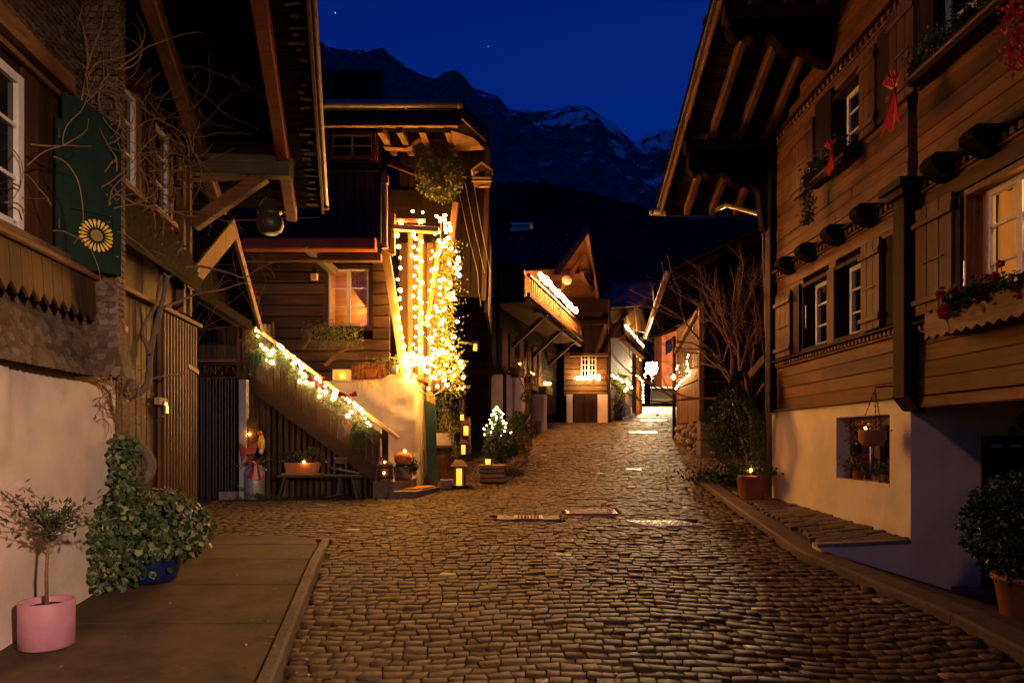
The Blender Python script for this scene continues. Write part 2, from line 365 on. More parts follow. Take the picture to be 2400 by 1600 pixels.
M['ivy'] = leafmat('variegated_ivy', [(.012,.030,.008),(.022,.048,.012),(.018,.038,.010),(.040,.062,.018),(.012,.028,.008),(.20,.20,.09)])
M['ivy_edge'] = leafmat('cream_ivy_edge', [(.13,.14,.055),(.20,.20,.09),(.09,.11,.04)])
M['fir'] = leafmat('fir_needle', [(.020,.045,.016),(.045,.085,.026),(.075,.11,.032)])
M['box'] = leafmat('boxwood_leaf', [(.012,.030,.010),(.025,.055,.016),(.05,.085,.024)], .4)
M['geranium'] = leafmat('red_petal', [(.42,.006,.010),(.60,.012,.015),(.30,.004,.008)], .6)
M['heather'] = leafmat('heather_spike', [(.20,.08,.05),(.26,.13,.07),(.12,.05,.04)])
M['dried'] = leafmat('dried_flower', [(.32,.10,.02),(.42,.16,.03),(.22,.07,.02)])
M['bulb'] = glow('warm_bulb', (1.0,.42,.07), 36)
M['bulb_w'] = glow('warm_white_bulb', (1.0,.55,.19), 28)
M['candle'] = glow('candle_glow', (1.0,.36,.02), .45)
M['flame'] = glow('flame', (1.0,.36,.04), 14)
M['tube_l'] = glow('balcony_light_chain', (1.0,.36,.085), 90)
M['tube_w'] = glow('balcony_light_chain_white', (1.0,.66,.36), 55)
M['lamp_w'] = glow('street_lamp_globe', (1.0,.74,.38), 520)
# ---------------------------------------------------------------- mountains
def ridge_profile(pts, x): return interp([p[0] for p in pts], [p[1] for p in pts], x)
def mountain(name, label, pts, Y1, Y0, x0, x1, nx, ny, mat, seed, rough, spiky):
    mb = MB(); zs = [[0]*(ny+1) for _ in range(nx+1)]
    for i in range(nx+1):
        X = x0+(x1-x0)*i/nx; u = CX+CAMF*X/Y1
        rz = (CY-ridge_profile(pts, u))/CAMF*Y1
        nrm = noise.fractal(Vector((X*.012, seed, 0)), 1.0, 2.1, 6)
        rz += nrm*rough*.35+ (spiky*max(0, noise.noise(Vector((X*.09, seed, 3))))*14 if u < 960 or u > 1480 or Y1 < 1000 else 0)
        for j in range(ny+1):
            t = j/ny                                   # 0 at the ridge, 1 at the foot
            Y = Y1+(Y0-Y1)*t
            base = rz*(1-t)**1.18
            cl = noise.ridged_multi_fractal(Vector((X*.0042, Y*.0034, seed)), .9, 2.1, 6, 1.0, 2.0)
            gl = noise.fractal(Vector((X*.016, Y*.005, seed+7)), .8, 2.2, 5)
            k = min(1, t*9)*(1-.35*t)
            mb.v.append((X, Y+gl*60*k, base+k*((cl-1.0)*rough*1.3+gl*rough*.8)))
    for i in range(nx):
        for j in range(ny):
            a = i*(ny+1)+j; mb.f.append((a, a+1, a+ny+2, a+ny+1)); mb.m.append(0)
    o = mb.build(name, mat, None, kind='structure'); o['label'] = label
    return o
def mountain_mat(name, rock, snow, lo, hi, thr):
    m, n, l, b = newmat(name)
    g = n.new('ShaderNodeNewGeometry'); s = n.new('ShaderNodeSeparateXYZ'); l.new(g.outputs['Position'], s.inputs[0])
    t = n.new('ShaderNodeTexNoise'); t.inputs['Scale'].default_value = .010; t.inputs['Detail'].default_value = 9; t.inputs['Roughness'].default_value = .68; l.new(g.outputs['Position'], t.inputs['Vector'])
    alt = n.new('ShaderNodeMapRange'); alt.inputs['From Min'].default_value = lo; alt.inputs['From Max'].default_value = hi; l.new(s.outputs[2], alt.inputs['Value'])
    xr = n.new('ShaderNodeMapRange'); xr.inputs['From Min'].default_value = -250; xr.inputs['From Max'].default_value = 250; xr.inputs['To Min'].default_value = -.26; xr.inputs['To Max'].default_value = .0; l.new(s.outputs[0], xr.inputs['Value'])
    sn = n.new('ShaderNodeSeparateXYZ'); l.new(g.outputs['True Normal'], sn.inputs[0])
    a = n.new('ShaderNodeMath'); a.operation = 'MULTIPLY_ADD'; a.inputs[1].default_value = .26; l.new(alt.outputs[0], a.inputs[0]); l.new(t.outputs[0], a.inputs[2])
    c = n.new('ShaderNodeMath'); c.operation = 'MULTIPLY_ADD'; c.inputs[1].default_value = .22; l.new(sn.outputs[2], c.inputs[0]); l.new(a.outputs[0], c.inputs[2])
    d = n.new('ShaderNodeMath'); d.operation = 'ADD'; l.new(c.outputs[0], d.inputs[0]); l.new(xr.outputs[0], d.inputs[1])
    r = ramp(n, l, d.outputs[0], [(thr, (0,0,0)), (thr+.05, (1,1,1))])
    t2 = n.new('ShaderNodeTexNoise'); t2.inputs['Scale'].default_value = .03; t2.inputs['Detail'].default_value = 8; l.new(g.outputs['Position'], t2.inputs['Vector'])
    rk = ramp(n, l, t2.outputs[0], [(.3, tuple(x*.6 for x in rock)), (.75, tuple(x*1.4 for x in rock))])
    mix = n.new('ShaderNodeMix'); mix.data_type = 'RGBA'; l.new(r.outputs[0], mix.inputs[0]); l.new(rk.outputs[0], mix.inputs[6]); mix.inputs[7].default_value = rgb(snow)
    l.new(mix.outputs[2], b.inputs['Base Color']); b.inputs['Roughness'].default_value = .95; b.inputs['Specular IOR Level'].default_value = 0
    return m
RIDGE = [(-900,150),(-300,60),(300,40),(600,60),(735,92),(800,118),(860,128),(895,116),(940,146),(985,176),(1026,190),(1036,172),(1052,165),(1075,162),(1092,182),(1104,212),
         (1140,222),(1165,224),(1190,252),(1220,258),(1250,262),(1280,255),(1310,250),(1343,243),(1375,252),(1400,264),(1425,285),(1450,305),(1478,333),(1490,328),(1510,318),(1560,306),(1600,300),(1700,270),(1900,200),(2400,170),(3300,120)]
mountain('mountain', 'dark rocky mountain ridge with snow patches under the night sky', RIDGE, 2400, 700, -3000, 3000, 560, 90,
         mountain_mat('mountain_rock', (.12,.135,.14), (.80,.84,.9), 480, 1200, .80), 3.3, 44, 1.0)
FOOT = [(-900,300),(300,320),(735,330),(900,330),(1050,400),(1160,440),(1300,440),(1420,470),(1500,500),(1640,520),(2000,470),(3300,420)]
mountain('wooded_hillside', 'dark wooded lower slope behind the chalets', FOOT, 620, 140, -900, 900, 260, 40,
         mountain_mat('forest_slope', (.022,.026,.024), (.02,.02,.02), 500, 1250, 3), 9.1, 20, .8)
# ---------------------------------------------------------------- ground sheet to the horizon
mb = MB(); ys = [-40,-20,-8,0,4,8,12,16,20,26,34,44,56,80,120,200,300,400]
xs = [-700,-200,-60,-20,-8,0,8,20,60,200,700]
for y in ys:
    for x in xs: mb.v.append((x, y, gz(y)-(.75 if y <= 12 else .12)))
for j in range(len(ys)-1):
    for i in range(len(xs)-1):
        a = j*len(xs)+i; mb.f.append((a, a+1, a+len(xs)+1, a+len(xs))); mb.m.append(0)
mb.build('ground', M['earth'], None, kind='structure')
# ---------------------------------------------------------------- street of setts
KX = ([-10,3.0,4.25,4.95,7.0,9.5,12.7,13.2], [3.15,3.15,3.19,3.20,2.93,3.15,3.37,5.2])
def xl(y):
    if y < 7.75: return -1.31-.19*(y-3.7)
    if y < 10.9: return -4.6
    if y < 12.0: return -1.75
    return -2.0+.25*(y-12)
def xr(y):
    if y < 12.7: return interp(KX[0], KX[1], y)
    if y < 16: return 5.2
    if y < 23: return 4.6+.1*(y-16)
    return 5.3+.26*(y-23)
street = MB(); yy = [-6+i*.5 for i in range(26)]+[6.94]+[-6+i*.5 for i in range(26, int(76/.5))]
for y in yy:
    for x in (min(-6, xl(y)), 0, max(6.5, xr(y)+1) if y > 6.95 else xr(y)+.15): street.v.append((x, y, gz(y)-.030))
for j in range(len(yy)-1):
    for i in range(2):
        a = j*3+i; street.f.append((a, a+1, a+4, a+3)); street.m.append(0)
street_o = street.build('street', M['joint'], None, kind='structure')
COVERS = [(1238,1215,.80,.30),(1385,1202,.70,.34),(1558,1227,.78,.34)]
def solve_y(v, off=0.0):
    a, b = 2.0, 60.0
    for _ in range(50):
        m_ = (a+b)/2
        if CY-CAMF*(gz(m_)+off)/m_ > v: a = m_
        else: b = m_
    return (a+b)/2
CV = []
for (u, v, w, d) in COVERS:
    y = solve_y(v); CV.append(((u-CX)/CAMF*y, y, w/2+.02, d/2+.02))
def wob(x, y):
    return .10*noise.noise(Vector((x*.9, y*.5, 1.7)))+.05*noise.noise(Vector((x*2.3, y*1.4, 5.1)))+.07*math.sin(x*1.9+.6)
def sett(mb, q, z, h, bev, rr, tilt=.010):
    """q: four corners x,y counter-clockwise"""
    cx = sum(p[0] for p in q)/4; cy = sum(p[1] for p in q)/4
    ta, tb = rr.uniform(-tilt, tilt), rr.uniform(-tilt, tilt)
    vs = []
    for (k, zz) in ((1.0, -.07), (1.0, h-bev*.6), (1-bev*3.6, h)):
        for p in q:
            x = cx+(p[0]-cx)*k; y = cy+(p[1]-cy)*k
            vs.append((x, y, gz(y)+zz+(ta*(x-cx)+tb*(y-cy))*6*(1 if zz > 0 else 0)))
    fs = [(8,9,10,11)]
    for a in (0, 4): fs += [(a+i, a+(i+1)%4, a+4+(i+1)%4, a+4+i) for i in range(4)]
    mb.add(vs, fs)
rs = random.Random(21)
field = MB(); near = []; pale = MB(); far = MB()
def ywob(x, yrow): return wob(x, yrow)+.034*noise.noise(Vector((x*6.5, yrow*6.1, 2.2)))
y = 2.6
while y < 58:
    d = rs.uniform(.095,.125) if y < 16 else rs.uniform(.15,.20)
    lw, hw = (.075,.165) if y < 16 else (.18,.32)
    if y > 30: d *= 1.6; lw *= 1.6; hw *= 1.6
    yc = y+d/2
    x = xl(yc)-.05+rs.uniform(0,.12); xe = xr(yc)
    vis = .80*yc
    x = max(x, -vis); xe = min(xe, vis)
    ja, jb = rs.uniform(-.02,.02), rs.uniform(-.02,.02)
    while x < xe:
        w = rs.uniform(lw, hw); x2 = x+w; g = .0030 if y < 16 else .006
        ka, kb = rs.uniform(-.02,.02), rs.uniform(-.02,.02)                 # the joint to the next stone is shared
        xa, xb_, xc, xd = x+ja+g, x2+ka-g, x2+kb-g, x+jb+g
        q = [(xa, y+ywob(xa,y)+g), (xb_, y+ywob(xb_,y)+g), (xc, y+d+ywob(xc,y+d)-g), (xd, y+d+ywob(xd,y+d)-g)]
        xm = (x+x2)/2; ym = yc+wob(xm, yc)
        skip = any(abs(xm-c[0]) < c[2]+w*.30 and abs(ym-c[1]) < c[3]+d*.30 for c in CV)
        if xm < xl(ym)+.02 or (ym < 12.7 and xm > xr(ym)-.02): skip = True
        if not skip:
            h = rs.uniform(-.005,.007)
            if ym < 3.75 or (ym < 16 and rs.random() < .006):
                one = MB(); sett(one, q, 0, h, .016, rs, .012); near.append((ym, one, rs.random() < .015 if ym < 3.75 else True))
            else: sett(field if ym < 30 else far, q, 0, h, .016, rs, .012)
        x = x2; ja, jb = ka, kb
    y += d
near.sort(key=lambda t: (not t[2], t[0]))
rest = near[300:]
for (ym, one, p) in near[:300]: one.build('sett', M['cobble_pale'] if p else M['cobble'], street_o, smooth=True)
for (ym, one, p) in rest: field.add(one.v, one.f)
field.build('sett_field', M['cobble'], street_o, kind='stuff', smooth=True)
far.build('sett_field_distant', M['cobble'], street_o, kind='stuff').name = 'distant_sett_field'
# ---------------------------------------------------------------- covers in the street
def cover_frame(i): return CV[i][0], CV[i][1], gz(CV[i][1])+.013
x, y, z = cover_frame(0); sl = .068
def tz(yy): return z+sl*(yy-y)
t = thing('drain_grate', (x, y, z), 'curved stone drain with rectangular slotted iron grate, leftmost of the three covers', 'drain', 'covers in the street')
mb = MB()
for s in (-1, 1): mb.prism([(x+s*.19,y-.13,tz(y-.13)),(x+s*.41,y-.15,tz(y-.15)+.012),(x+s*.41,y+.15,tz(y+.15)+.012),(x+s*.19,y+.13,tz(y+.13))], (0,0,-.06))
mb.build('drain_stone', M['kerb'], t)
mb = MB()
for s in (-1, 1):
    mb.beam((x-.19,y+s*.12,tz(y+s*.12)), (x+.19,y+s*.12,tz(y+s*.12)), .03, .03)
    mb.beam((x+s*.178,y-.12,tz(y-.12)), (x+s*.178,y+.12,tz(y+.12)), .03, .03)
mb.beam((x-.17,y,tz(y)+.002), (x+.17,y,tz(y)+.002), .03, .026)
mb.build('grate_frame', M['castiron'], t)
for k in range(8):
    xx = x-.15+k*.043; MB().beam((xx,y-.11,tz(y-.11)), (xx,y+.11,tz(y+.11)), .020, .026).build('grate_bar', M['castiron'], t)
x, y, z = cover_frame(1)
t = thing('manhole_cover', (x, y, z), 'square cast iron manhole cover with an oval of diagonal ribs, middle of the three', 'manhole cover', 'covers in the street')
MB().prism([(x-.35,y-.17,tz(y-.17)),(x+.35,y-.17,tz(y-.17)),(x+.35,y+.17,tz(y+.17)),(x-.35,y+.17,tz(y+.17))], (0,0,-.05)).build('cover_plate', M['castiron'], t)
for k in range(15):
    a = -.26+k*.037; hh = .14*math.sqrt(max(0, 1-(a/.28)**2))
    if hh > .02: MB().beam((x+a-hh*.6, y-hh, tz(y-hh)+.006), (x+a+hh*.6, y+hh, tz(y+hh)+.006), .014, .012, c=.003).build('rib', M['castiron'], t)
mb = MB(); mb.tube([(x+.30*math.cos(2*math.pi*i/24), y+.15*math.sin(2*math.pi*i/24), tz(y+.15*math.sin(2*math.pi*i/24))+.006) for i in range(25)], .008, 5); mb.build('rim_ring', M['castiron'], t)
mb = MB()
for s in (-1, 1):
    mb.beam((x-.35,y+s*.16,tz(y+s*.16)+.006), (x+.35,y+s*.16,tz(y+s*.16)+.006), .02, .014, c=.003); mb.beam((x+s*.34,y-.16,tz(y-.16)+.006), (x+s*.34,y+.16,tz(y+.16)+.006), .02, .014, c=.003)
mb.build('cover_rim', M['castiron'], t)
x, y, z = cover_frame(2)
t = thing('access_cover', (x, y, z), 'slanting pale steel access cover with chequer plate, rightmost of the three', 'manhole cover', 'covers in the street')
sk = -.10
def qz(dx, dy): return (x+dx+sk*dy/.17, y+dy, tz(y+dy))
MB().prism([qz(-.36,-.17), qz(.36,-.17), qz(.36,.17), qz(-.36,.17)], (0,0,-.05)).build('cover_plate', M['alu'], t)
mb = MB()
for i in range(20):
    for j in range(9):
        dx = -.33+i*.0347; dy = -.145+j*.036
        p = qz(dx, dy)
        if abs(dx) < .06 and abs(dy) < .03: continue
        s_ = 1 if (i+j) % 2 else -1
        mb.beam((p[0]-.010, p[1]-.008*s_, p[2]+.003), (p[0]+.010, p[1]+.008*s_, p[2]+.003+.001*s_), .008, .006, c=.002)
mb.build('chequer_studs', M['alu'], t, kind='stuff')
mb = MB(); p = qz(0,0); mb.lathe([(.05,.001),(.05,.006),(.036,.006),(.034,.002)], p, 16); mb.build('lifting_eye', M['iron'], t)
for (u, v, w, d) in ((1540,957,.9,.5),(1533,985,.95,.45),(1507,1013,.85,.35),(1485,1100,.30,.14)):
    y = solve_y(v); x = (u-CX)/CAMF*y; s = (gz(y+.2)-gz(y-.2))/.4; zz = gz(y)+.012
    mb = MB(); mb.prism([(x-w/2,y-d/2,zz-s*d/2),(x+w/2,y-d/2,zz-s*d/2),(x+w/2,y+d/2,zz+s*d/2),(x-w/2,y+d/2,zz+s*d/2)], (0,0,-.05))
    lab = {957:'pale flat cover plate farthest up the street by the lamp', 985:'pale flat cover plate below the street lamp, second farthest', 1013:'pale flat cover plate in the middle of the upper street', 1100:'small pale cover plate halfway up the street'}[v]
    solo(mb, 'street_plate', M['alu'], lab, 'manhole cover', 'cover plates up the street')
# ---------------------------------------------------------------- left pavement: concrete slabs and kerb
pav = MB(); pav.box((-4.7,-4,-2.6),(-1.9,7.2,-1.5)); pav_o = pav.build('pavement', M['joint'], None, kind='structure')
def kx(y): return -1.31-.19*(y-3.7)
def pz(y): return gz(y)+.10*min(1, max(0.15, (8.0-y)/1.6))
jy = [1.4, 2.4, 3.45]+[solve_y(v, .1) for v in (1460,1369,1307,1262)]+[7.95]
for i in range(len(jy)-1):
    a, b = jy[i]+.013, jy[i+1]-.013
    mb = MB()
    xb = lambda y_: kx(y_)-.095 if y_ < 7.5 else kx(y_)-.095-.35*((y_-7.5)/.45)**2
    nx_ = 6; top = []
    for yv in (a, (a+b)/2, b):
        for k in range(nx_+1):
            x = -4.6+(xb(yv)+4.6)*k/nx_; top.append((x, yv, pz(yv)+.003*noise.noise(Vector((x*2, yv*2, 0)))))
    n1 = nx_+1
    fs = [(r*n1+k, r*n1+k+1, (r+1)*n1+k+1, (r+1)*n1+k) for r in range(2) for k in range(nx_)]
    low = [(p[0], p[1], p[2]-.12) for p in top]; m1 = len(top)
    fs += [(k+1, k, m1+k, m1+k+1) for k in range(nx_)]+[(2*n1+k, 2*n1+k+1, m1+2*n1+k+1, m1+2*n1+k) for k in range(nx_)]
    fs += [(r*n1+nx_, (r+1)*n1+nx_, m1+(r+1)*n1+nx_, m1+r*n1+nx_) for r in range(2)]
    mb.add(top+low, fs); mb.build('slab', M['concrete'], pav_o)
y = 1.5
while y < 7.7:
    y2 = min(y+rs.uniform(.75,1.0), 7.8)
    mb = MB(); k = 6; vs = []
    for i in range(k+1):
        t_ = i/k; yv = y+.004+(y2-y-.008)*t_; x0 = kx(yv)-.075; x1 = kx(yv)+.005+.006*noise.noise(Vector((yv*6,1,2)))
        zt = pz(yv)+.004+.006*noise.noise(Vector((yv*9,4,2))); c = .018+.012*abs(noise.noise(Vector((yv*14,8,2))))
        vs += [(x0,yv,gz(yv)-.1),(x0,yv,zt-.004),(x1-c,yv,zt),(x1,yv,zt-c),(x1+.012,yv,gz(yv)-.1)]
    fs = [(i*5+j, i*5+j+1, (i+1)*5+j+1, (i+1)*5+j) for i in range(k) for j in range(4)]+[(4,3,2,1,0), tuple(k*5+j for j in range(5))]
    mb.add(vs, fs); mb.build('kerb_stone', M['kerb_d'], pav_o); y = y2
# ---------------------------------------------------------------- right terrace: flat stones, kerb, ramp down to the cellar door
ter = MB()
def twall(y): return -.985+.027*(y-6.85)
def tzr(x, y):
    k0 = xr(y) if y < 12.7 else 3.4; t_ = min(1, max(0, (x-k0)/(4.05-k0)))
    za = gz(y)+.07; zb = twall(y) if y < 10.6 else max(twall(10.6), gz(y)+.05)
    return za+(zb-za)*t_
ny_ = 24
for i in range(ny_+1):
    y = 6.86+(12.6-6.86)*i/ny_
    for k in range(5):
        x = xr(y)+.1+(4.3-xr(y)-.1)*k/4; ter.v.append((x, y, tzr(x,y)-.03))
for i in range(ny_):
    for k in range(4):
        a = i*5+k; ter.f.append((a, a+1, a+6, a+5)); ter.m.append(0)
ter_o = ter.build('terrace_pavement', M['joint'], None, kind='structure')
cnt = 0; tf = MB(); y = 6.86; tl = []
while y < 12.5:
    d = rs.uniform(.07,.12); x = xr(y)+.24+rs.uniform(0,.1)
    while x < 4.02:
        w = rs.uniform(.14,.34); x2 = min(x+w, 4.02); g = .006
        if x2-x > .05:
            one = MB(); q = [(x+g,y+g),(x2-g,y+g),(x2-g,y+d-g),(x+g,y+d-g)]; h = rs.uniform(-.006,.010)
            top = [(p[0]+rs.uniform(-.008,.008), p[1]+rs.uniform(-.006,.006)) for p in q]
            cx = sum(p[0] for p in top)/4; cy = sum(p[1] for p in top)/4
            vs = [(p[0],p[1],tzr(*p)-.05) for p in top]+[(p[0],p[1],tzr(*p)+h-.006) for p in top]+[(cx+(p[0]-cx)*.93, cy+(p[1]-cy)*.88, tzr(*p)+h) for p in top]
            fs = [(8,9,10,11)]
            for a in (0,4): fs += [(a+i, a+(i+1)%4, a+4+(i+1)%4, a+4+i) for i in range(4)]
            one.add(vs, fs); tl.append(one)
        x = x2
    y += d
for one in tl[:300]: one.build('paving_stone', M['slate'], ter_o)
for one in tl[300:]: tf.add(one.v, one.f)
tf.build('paving_field', M['slate'], ter_o, kind='stuff')
y = 2.2
while y < 12.6:                                                     # kerb along the right side of the street
    y2 = min(y+rs.uniform(.8,1.1), 12.7); k = 5; vs = []; mb = MB()
    for i in range(k+1):
        yv = y+.004+(y2-y-.008)*i/k; x0 = xr(yv); zt = gz(yv)+.075+.004*noise.noise(Vector((yv*7,3,3)))
        vs += [(x0-.012,yv,gz(yv)-.1),(x0,yv,zt-.02),(x0+.02,yv,zt),(x0+.22,yv,zt+.004),(x0+.22,yv,gz(yv)-.1)]
    fs = [(i*5+j, (i+1)*5+j, (i+1)*5+j+1, i*5+j+1) for i in range(k) for j in range(4)]+[(0,1,2,3,4), tuple(k*5+j for j in (4,3,2,1,0))]
    mb.add(vs, fs); mb.build('kerb_stone', M['kerb_d'], ter_o); y = y2
FZ = -1.52                                                          # floor of the cellar pit
mb = MB(); ys_ = [2.0+.35*i for i in range(14)]+[6.84]
for y in ys_:
    xa = xr(y)+.22; za = gz(y)+.07
    for k in range(5):
        x = xa+(4.45-xa)*k/4; mb.v.append((x, y, za+(FZ-za)*(k/4)))
    mb.v.append((7.5, y, FZ))
for i in range(len(ys_)-1):
    for k in range(5):
        a = i*6+k; mb.f.append((a, a+1, a+7, a+6)); mb.m.append(0)
mb.build('cellar_ramp', M['concrete'], ter_o)
MB().box((4.40,6.70,FZ),(7.4,6.845,FZ+.05)).build('door_step', M['kerb'], ter_o)
yq = 4.6
while yq < 6.62:
    xq = 4.5
    while xq < 6.6:
        w = rs.uniform(.25,.5); MB().box((xq+.006,yq+.006,FZ-.02),(xq+w-.006,yq+.16,FZ+.012)).build('paving_stone', M['slate'], ter_o); xq += w
    yq += .17
# retaining face of the terrace, towards the camera
ter_w = MB(); ter_w.prism([(3.10,6.85,-1.06),(3.998,6.85,-1.03),(3.998,6.85,-1.75),(3.10,6.85,-1.75)], (0,.2,0))
ter_w.build('retaining_face', M['plaster_r'], ter_o)
MB().prism([(3.06,6.835,-1.045),(3.998,6.835,-1.0),(3.998,6.835,-1.035),(3.06,6.835,-1.08)], (0,.10,0)).build('edge_stone', M['kerb'], ter_o)

dl = MB(); pth = [(1183,1170),(1189,1135),(1212,1092),(1252,1062),(1330,1020)]
q_ = []
for (u, v) in pth: y_ = solve_y(v); q_.append(Vector(((u-CX)/CAMF*y_, y_, 0)))
for _ in range(3):
    o_ = [q_[0]]
    for i in range(len(q_)-1): o_ += [q_[i].lerp(q_[i+1],.25), q_[i].lerp(q_[i+1],.75)]
    q_ = o_+[q_[-1]]
for p_ in q_: dl.v += [(p_.x-.022, p_.y, gz(p_.y)+.012), (p_.x+.022, p_.y, gz(p_.y)+.012)]
for i in range(len(q_)-1): dl.f.append((2*i,2*i+1,2*i+3,2*i+2)); dl.m.append(0)
dl.build('drain_slot', plain('wet_dark_slot', (.006,.005,.004), .6), street_o)

lf = MB(); rl = random.Random(8)
for k in range(150):
    if k < 70: y_ = rl.uniform(3.4,7.6); x_ = rl.choice((kx(y_)-rl.uniform(0,.25), kx(y_)+rl.uniform(.02,.2), rl.uniform(-3.1,-1.6))); z_ = (pz(y_) if x_ < kx(y_) else gz(y_))+.014
    else: y_ = rl.uniform(4,14); x_ = rl.uniform(-1.2,3.0); z_ = gz(y_)+.016
    lf.leaf((x_,y_,z_), rl.uniform(.02,.05), Vector((rl.uniform(-1,1),rl.uniform(-1,1),.1)), Vector((0,0,1)), rr=rl)
fl_ = lf.build('fallen_leaves', M['leaf_dry'], None, kind='stuff'); fl_['label'] = 'small dry leaves scattered on the street and pavement'; fl_['category'] = 'leaves'
# ================================================================ big chalet on the right (gable wall on x = 4)
RX = 4.0
rh = thing('chalet', (RX, 8.0, twall(8.0)), 'large brown timber chalet on the right with white plaster base and carved eaves', 'house')
# dark core so that nothing shines through
MB().box((4.32,-3,.43),(11,10.42,4.4)).box((4.32,7.105,-2.0),(11,10.42,.428)).box((4.32,-3,-2.0),(11,2.15,.428)).build('inner_wall', M['dark_y'], rh)
gab = MB(); gab.prism([(4.33,10.42,.43),(4.33,10.42,4.72),(4.33,2.0,8.40),(4.33,-3,8.40),(4.33,-3,.43)], (.2,0,0))
# plaster base with its window opening, then the frontal plaster wall of the cellar entrance
def holed(mb, x0, x1, ya, yb, za, zb, oy0, oy1, oz0, oz1):
    mb.box((x0,ya,za),(x1,oy0,zb)); mb.box((x0,oy1,za),(x1,yb,zb)); mb.box((x0,oy0,za),(x1,oy1,oz0)); mb.box((x0,oy0,oz1),(x1,oy1,zb))
mb = MB(); holed(mb, 4.0, 4.31, 6.85, 10.5, -1.5, .425, 7.23, 8.42, -.47, .27)
base = mb.build('plaster_base', M['plaster_r'], rh)
mb = MB(); mb.box((4.313,6.853,-1.75),(4.71,7.1,.42)); mb.box((4.71,6.853,.04),(7.5,7.1,.42)); mb.box((5.75,6.853,-1.75),(7.5,7.1,.04)); mb.build('entrance_wall', M['plaster_r'], rh)
MB().box((4.02,-3,-2.2),(4.31,2.2,.31)).build('near_base', M['plaster_r'], rh)
MB().box((4.0,10.503,-1.4),(11,10.8,4.3)).build('rear_wall', M['dark_x'], rh)
# cellar door
d = MB(); d.box((4.713,6.93,FZ),(5.75,6.99,.037)); door = d.build('door', M['dark_z'], rh)
for xx in (4.74, 5.70): MB().box((xx-.03,6.88,FZ),(xx+.04,6.928,.03)).build('door_frame', M['dark_z'], door)
for (a, b, c, e) in ((4.86,4.97,-.08,-.045),(5.06,5.16,-.08,-.045)): MB().box((a,6.918,c),(b,6.927,e)).build('door_plate', M['white'], door)
MB().box((4.84,6.915,-.62),(5.10,6.926,-.40)).build('notice', M['white'], door)
MB().box((4.78,6.916,-.63),(4.86,6.926,-.575)).build('notice', M['white'], door)
# basement window
w = MB()
for (a, b) in ((7.23,7.30),(7.74,7.86),(8.35,8.42)): w.box((4.17,a,-.47),(4.25,b,.27))
w.box((4.172,7.30,.17),(4.248,8.35,.27)); w.box((4.172,7.30,-.47),(4.248,8.35,-.40))
bw = w.build('window', M['brown_z'], rh)
for (a, b) in ((7.30,7.74),(7.86,8.35)): MB().box((4.225,a,-.40),(4.235,b,.17)).build('pane', M['pane_blue'], bw)
MB().box((4.20,7.42,-.4),(4.222,7.45,.17)).build('sash', M['white'], bw); MB().box((4.20,7.99,-.4),(4.222,8.02,.17)).build('sash', M['white'], bw)
MB().box((3.99,7.23,-.50),(4.17,8.42,-.472)).build('window_sill', M['plaster_r'], bw)
# planks of the wall
OPEN = [(8.59,9.34,1.20,2.10),(7.60,8.40,1.20,2.10),(4.7,5.99,1.15,2.16),(7.80,8.50,3.42,4.20),(5.20,6.58,3.55,4.55)]
def seg(ya, yb, z0, z1):
    out = [(ya, yb)]
    for (a, b, c, e) in OPEN:
        if z1 > c+.01 and z0 < e-.01:
            nw = []
            for (p, q) in out:
                if b <= p or a >= q: nw.append((p, q)); continue
                if a > p: nw.append((p, a))
                if b < q: nw.append((b, q))
            out = nw
    return out
wall_r = gab.build('timber_wall', M['dark_y'], rh)
rp = random.Random(5)
def plank_row(z0, z1, ya, yb):
    for (p, q) in seg(ya, yb, z0, z1):
        # long rows are made of two boards
        cuts = [p, q]
        if q-p > 2.6: cuts = [p, p+(q-p)*rp.uniform(.3,.7), q]
        for i in range(len(cuts)-1):
            off = rp.uniform(-.006,.006)
            MB().beam((4.045+off,cuts[i]+.002,(z0+z1)/2), (4.045+off,cuts[i+1]-.002,(z0+z1)/2), .11, z1-z0-.0025, c=.006).build('plank', M['wood_r'], wall_r)
z = .43; hs = []
while z < 6.2:
    h = rp.uniform(.135,.185)
    yl = min(10.46, 12-(z+h-4.05+.25)/.444)
    if yl > 6.9: plank_row(z, z+h, 6.88, yl)
    elif yl > 3.2: plank_row(z, z+h, 2.6, yl)
    if yl > 6.9: plank_row(z, z+h, 2.6, 6.72)
    z += h
MB().beam((4.045,2.6,.365),(4.045,6.72,.365),.13,.11,c=.012).build('plank', M['wood_r'], wall_r)
MB().beam((3.985,6.9,.438),(3.985,10.5,.438),.10,.022,c=.004).build('drip_board', M['brown_y'], wall_r)
# big dark posts
for (ya, yb, zt, xo) in ((6.70,6.92,2.52,3.86),(10.30,10.52,4.6,3.90)):
    MB().beam((xo+.13,(ya+yb)/2,.42),(xo+.13,(ya+yb)/2,zt),yb-ya,.27,(1,0,0),.015).build('post', M['dark_z'], rh)
c = MB(); c.box((3.80,6.64,2.40),(4.05,6.98,2.47)); c.box((3.76,6.61,2.475),(4.05,7.01,2.55)); c.build('post_capital', M['dark_y'], rh)
c = MB(); c.prism([(3.86,6.68,.44),(4.05,6.68,.44),(4.05,6.68,.26),(3.97,6.68,.30)], (0,.27,0)); c.build('post_foot', M['dark_y'], rh)
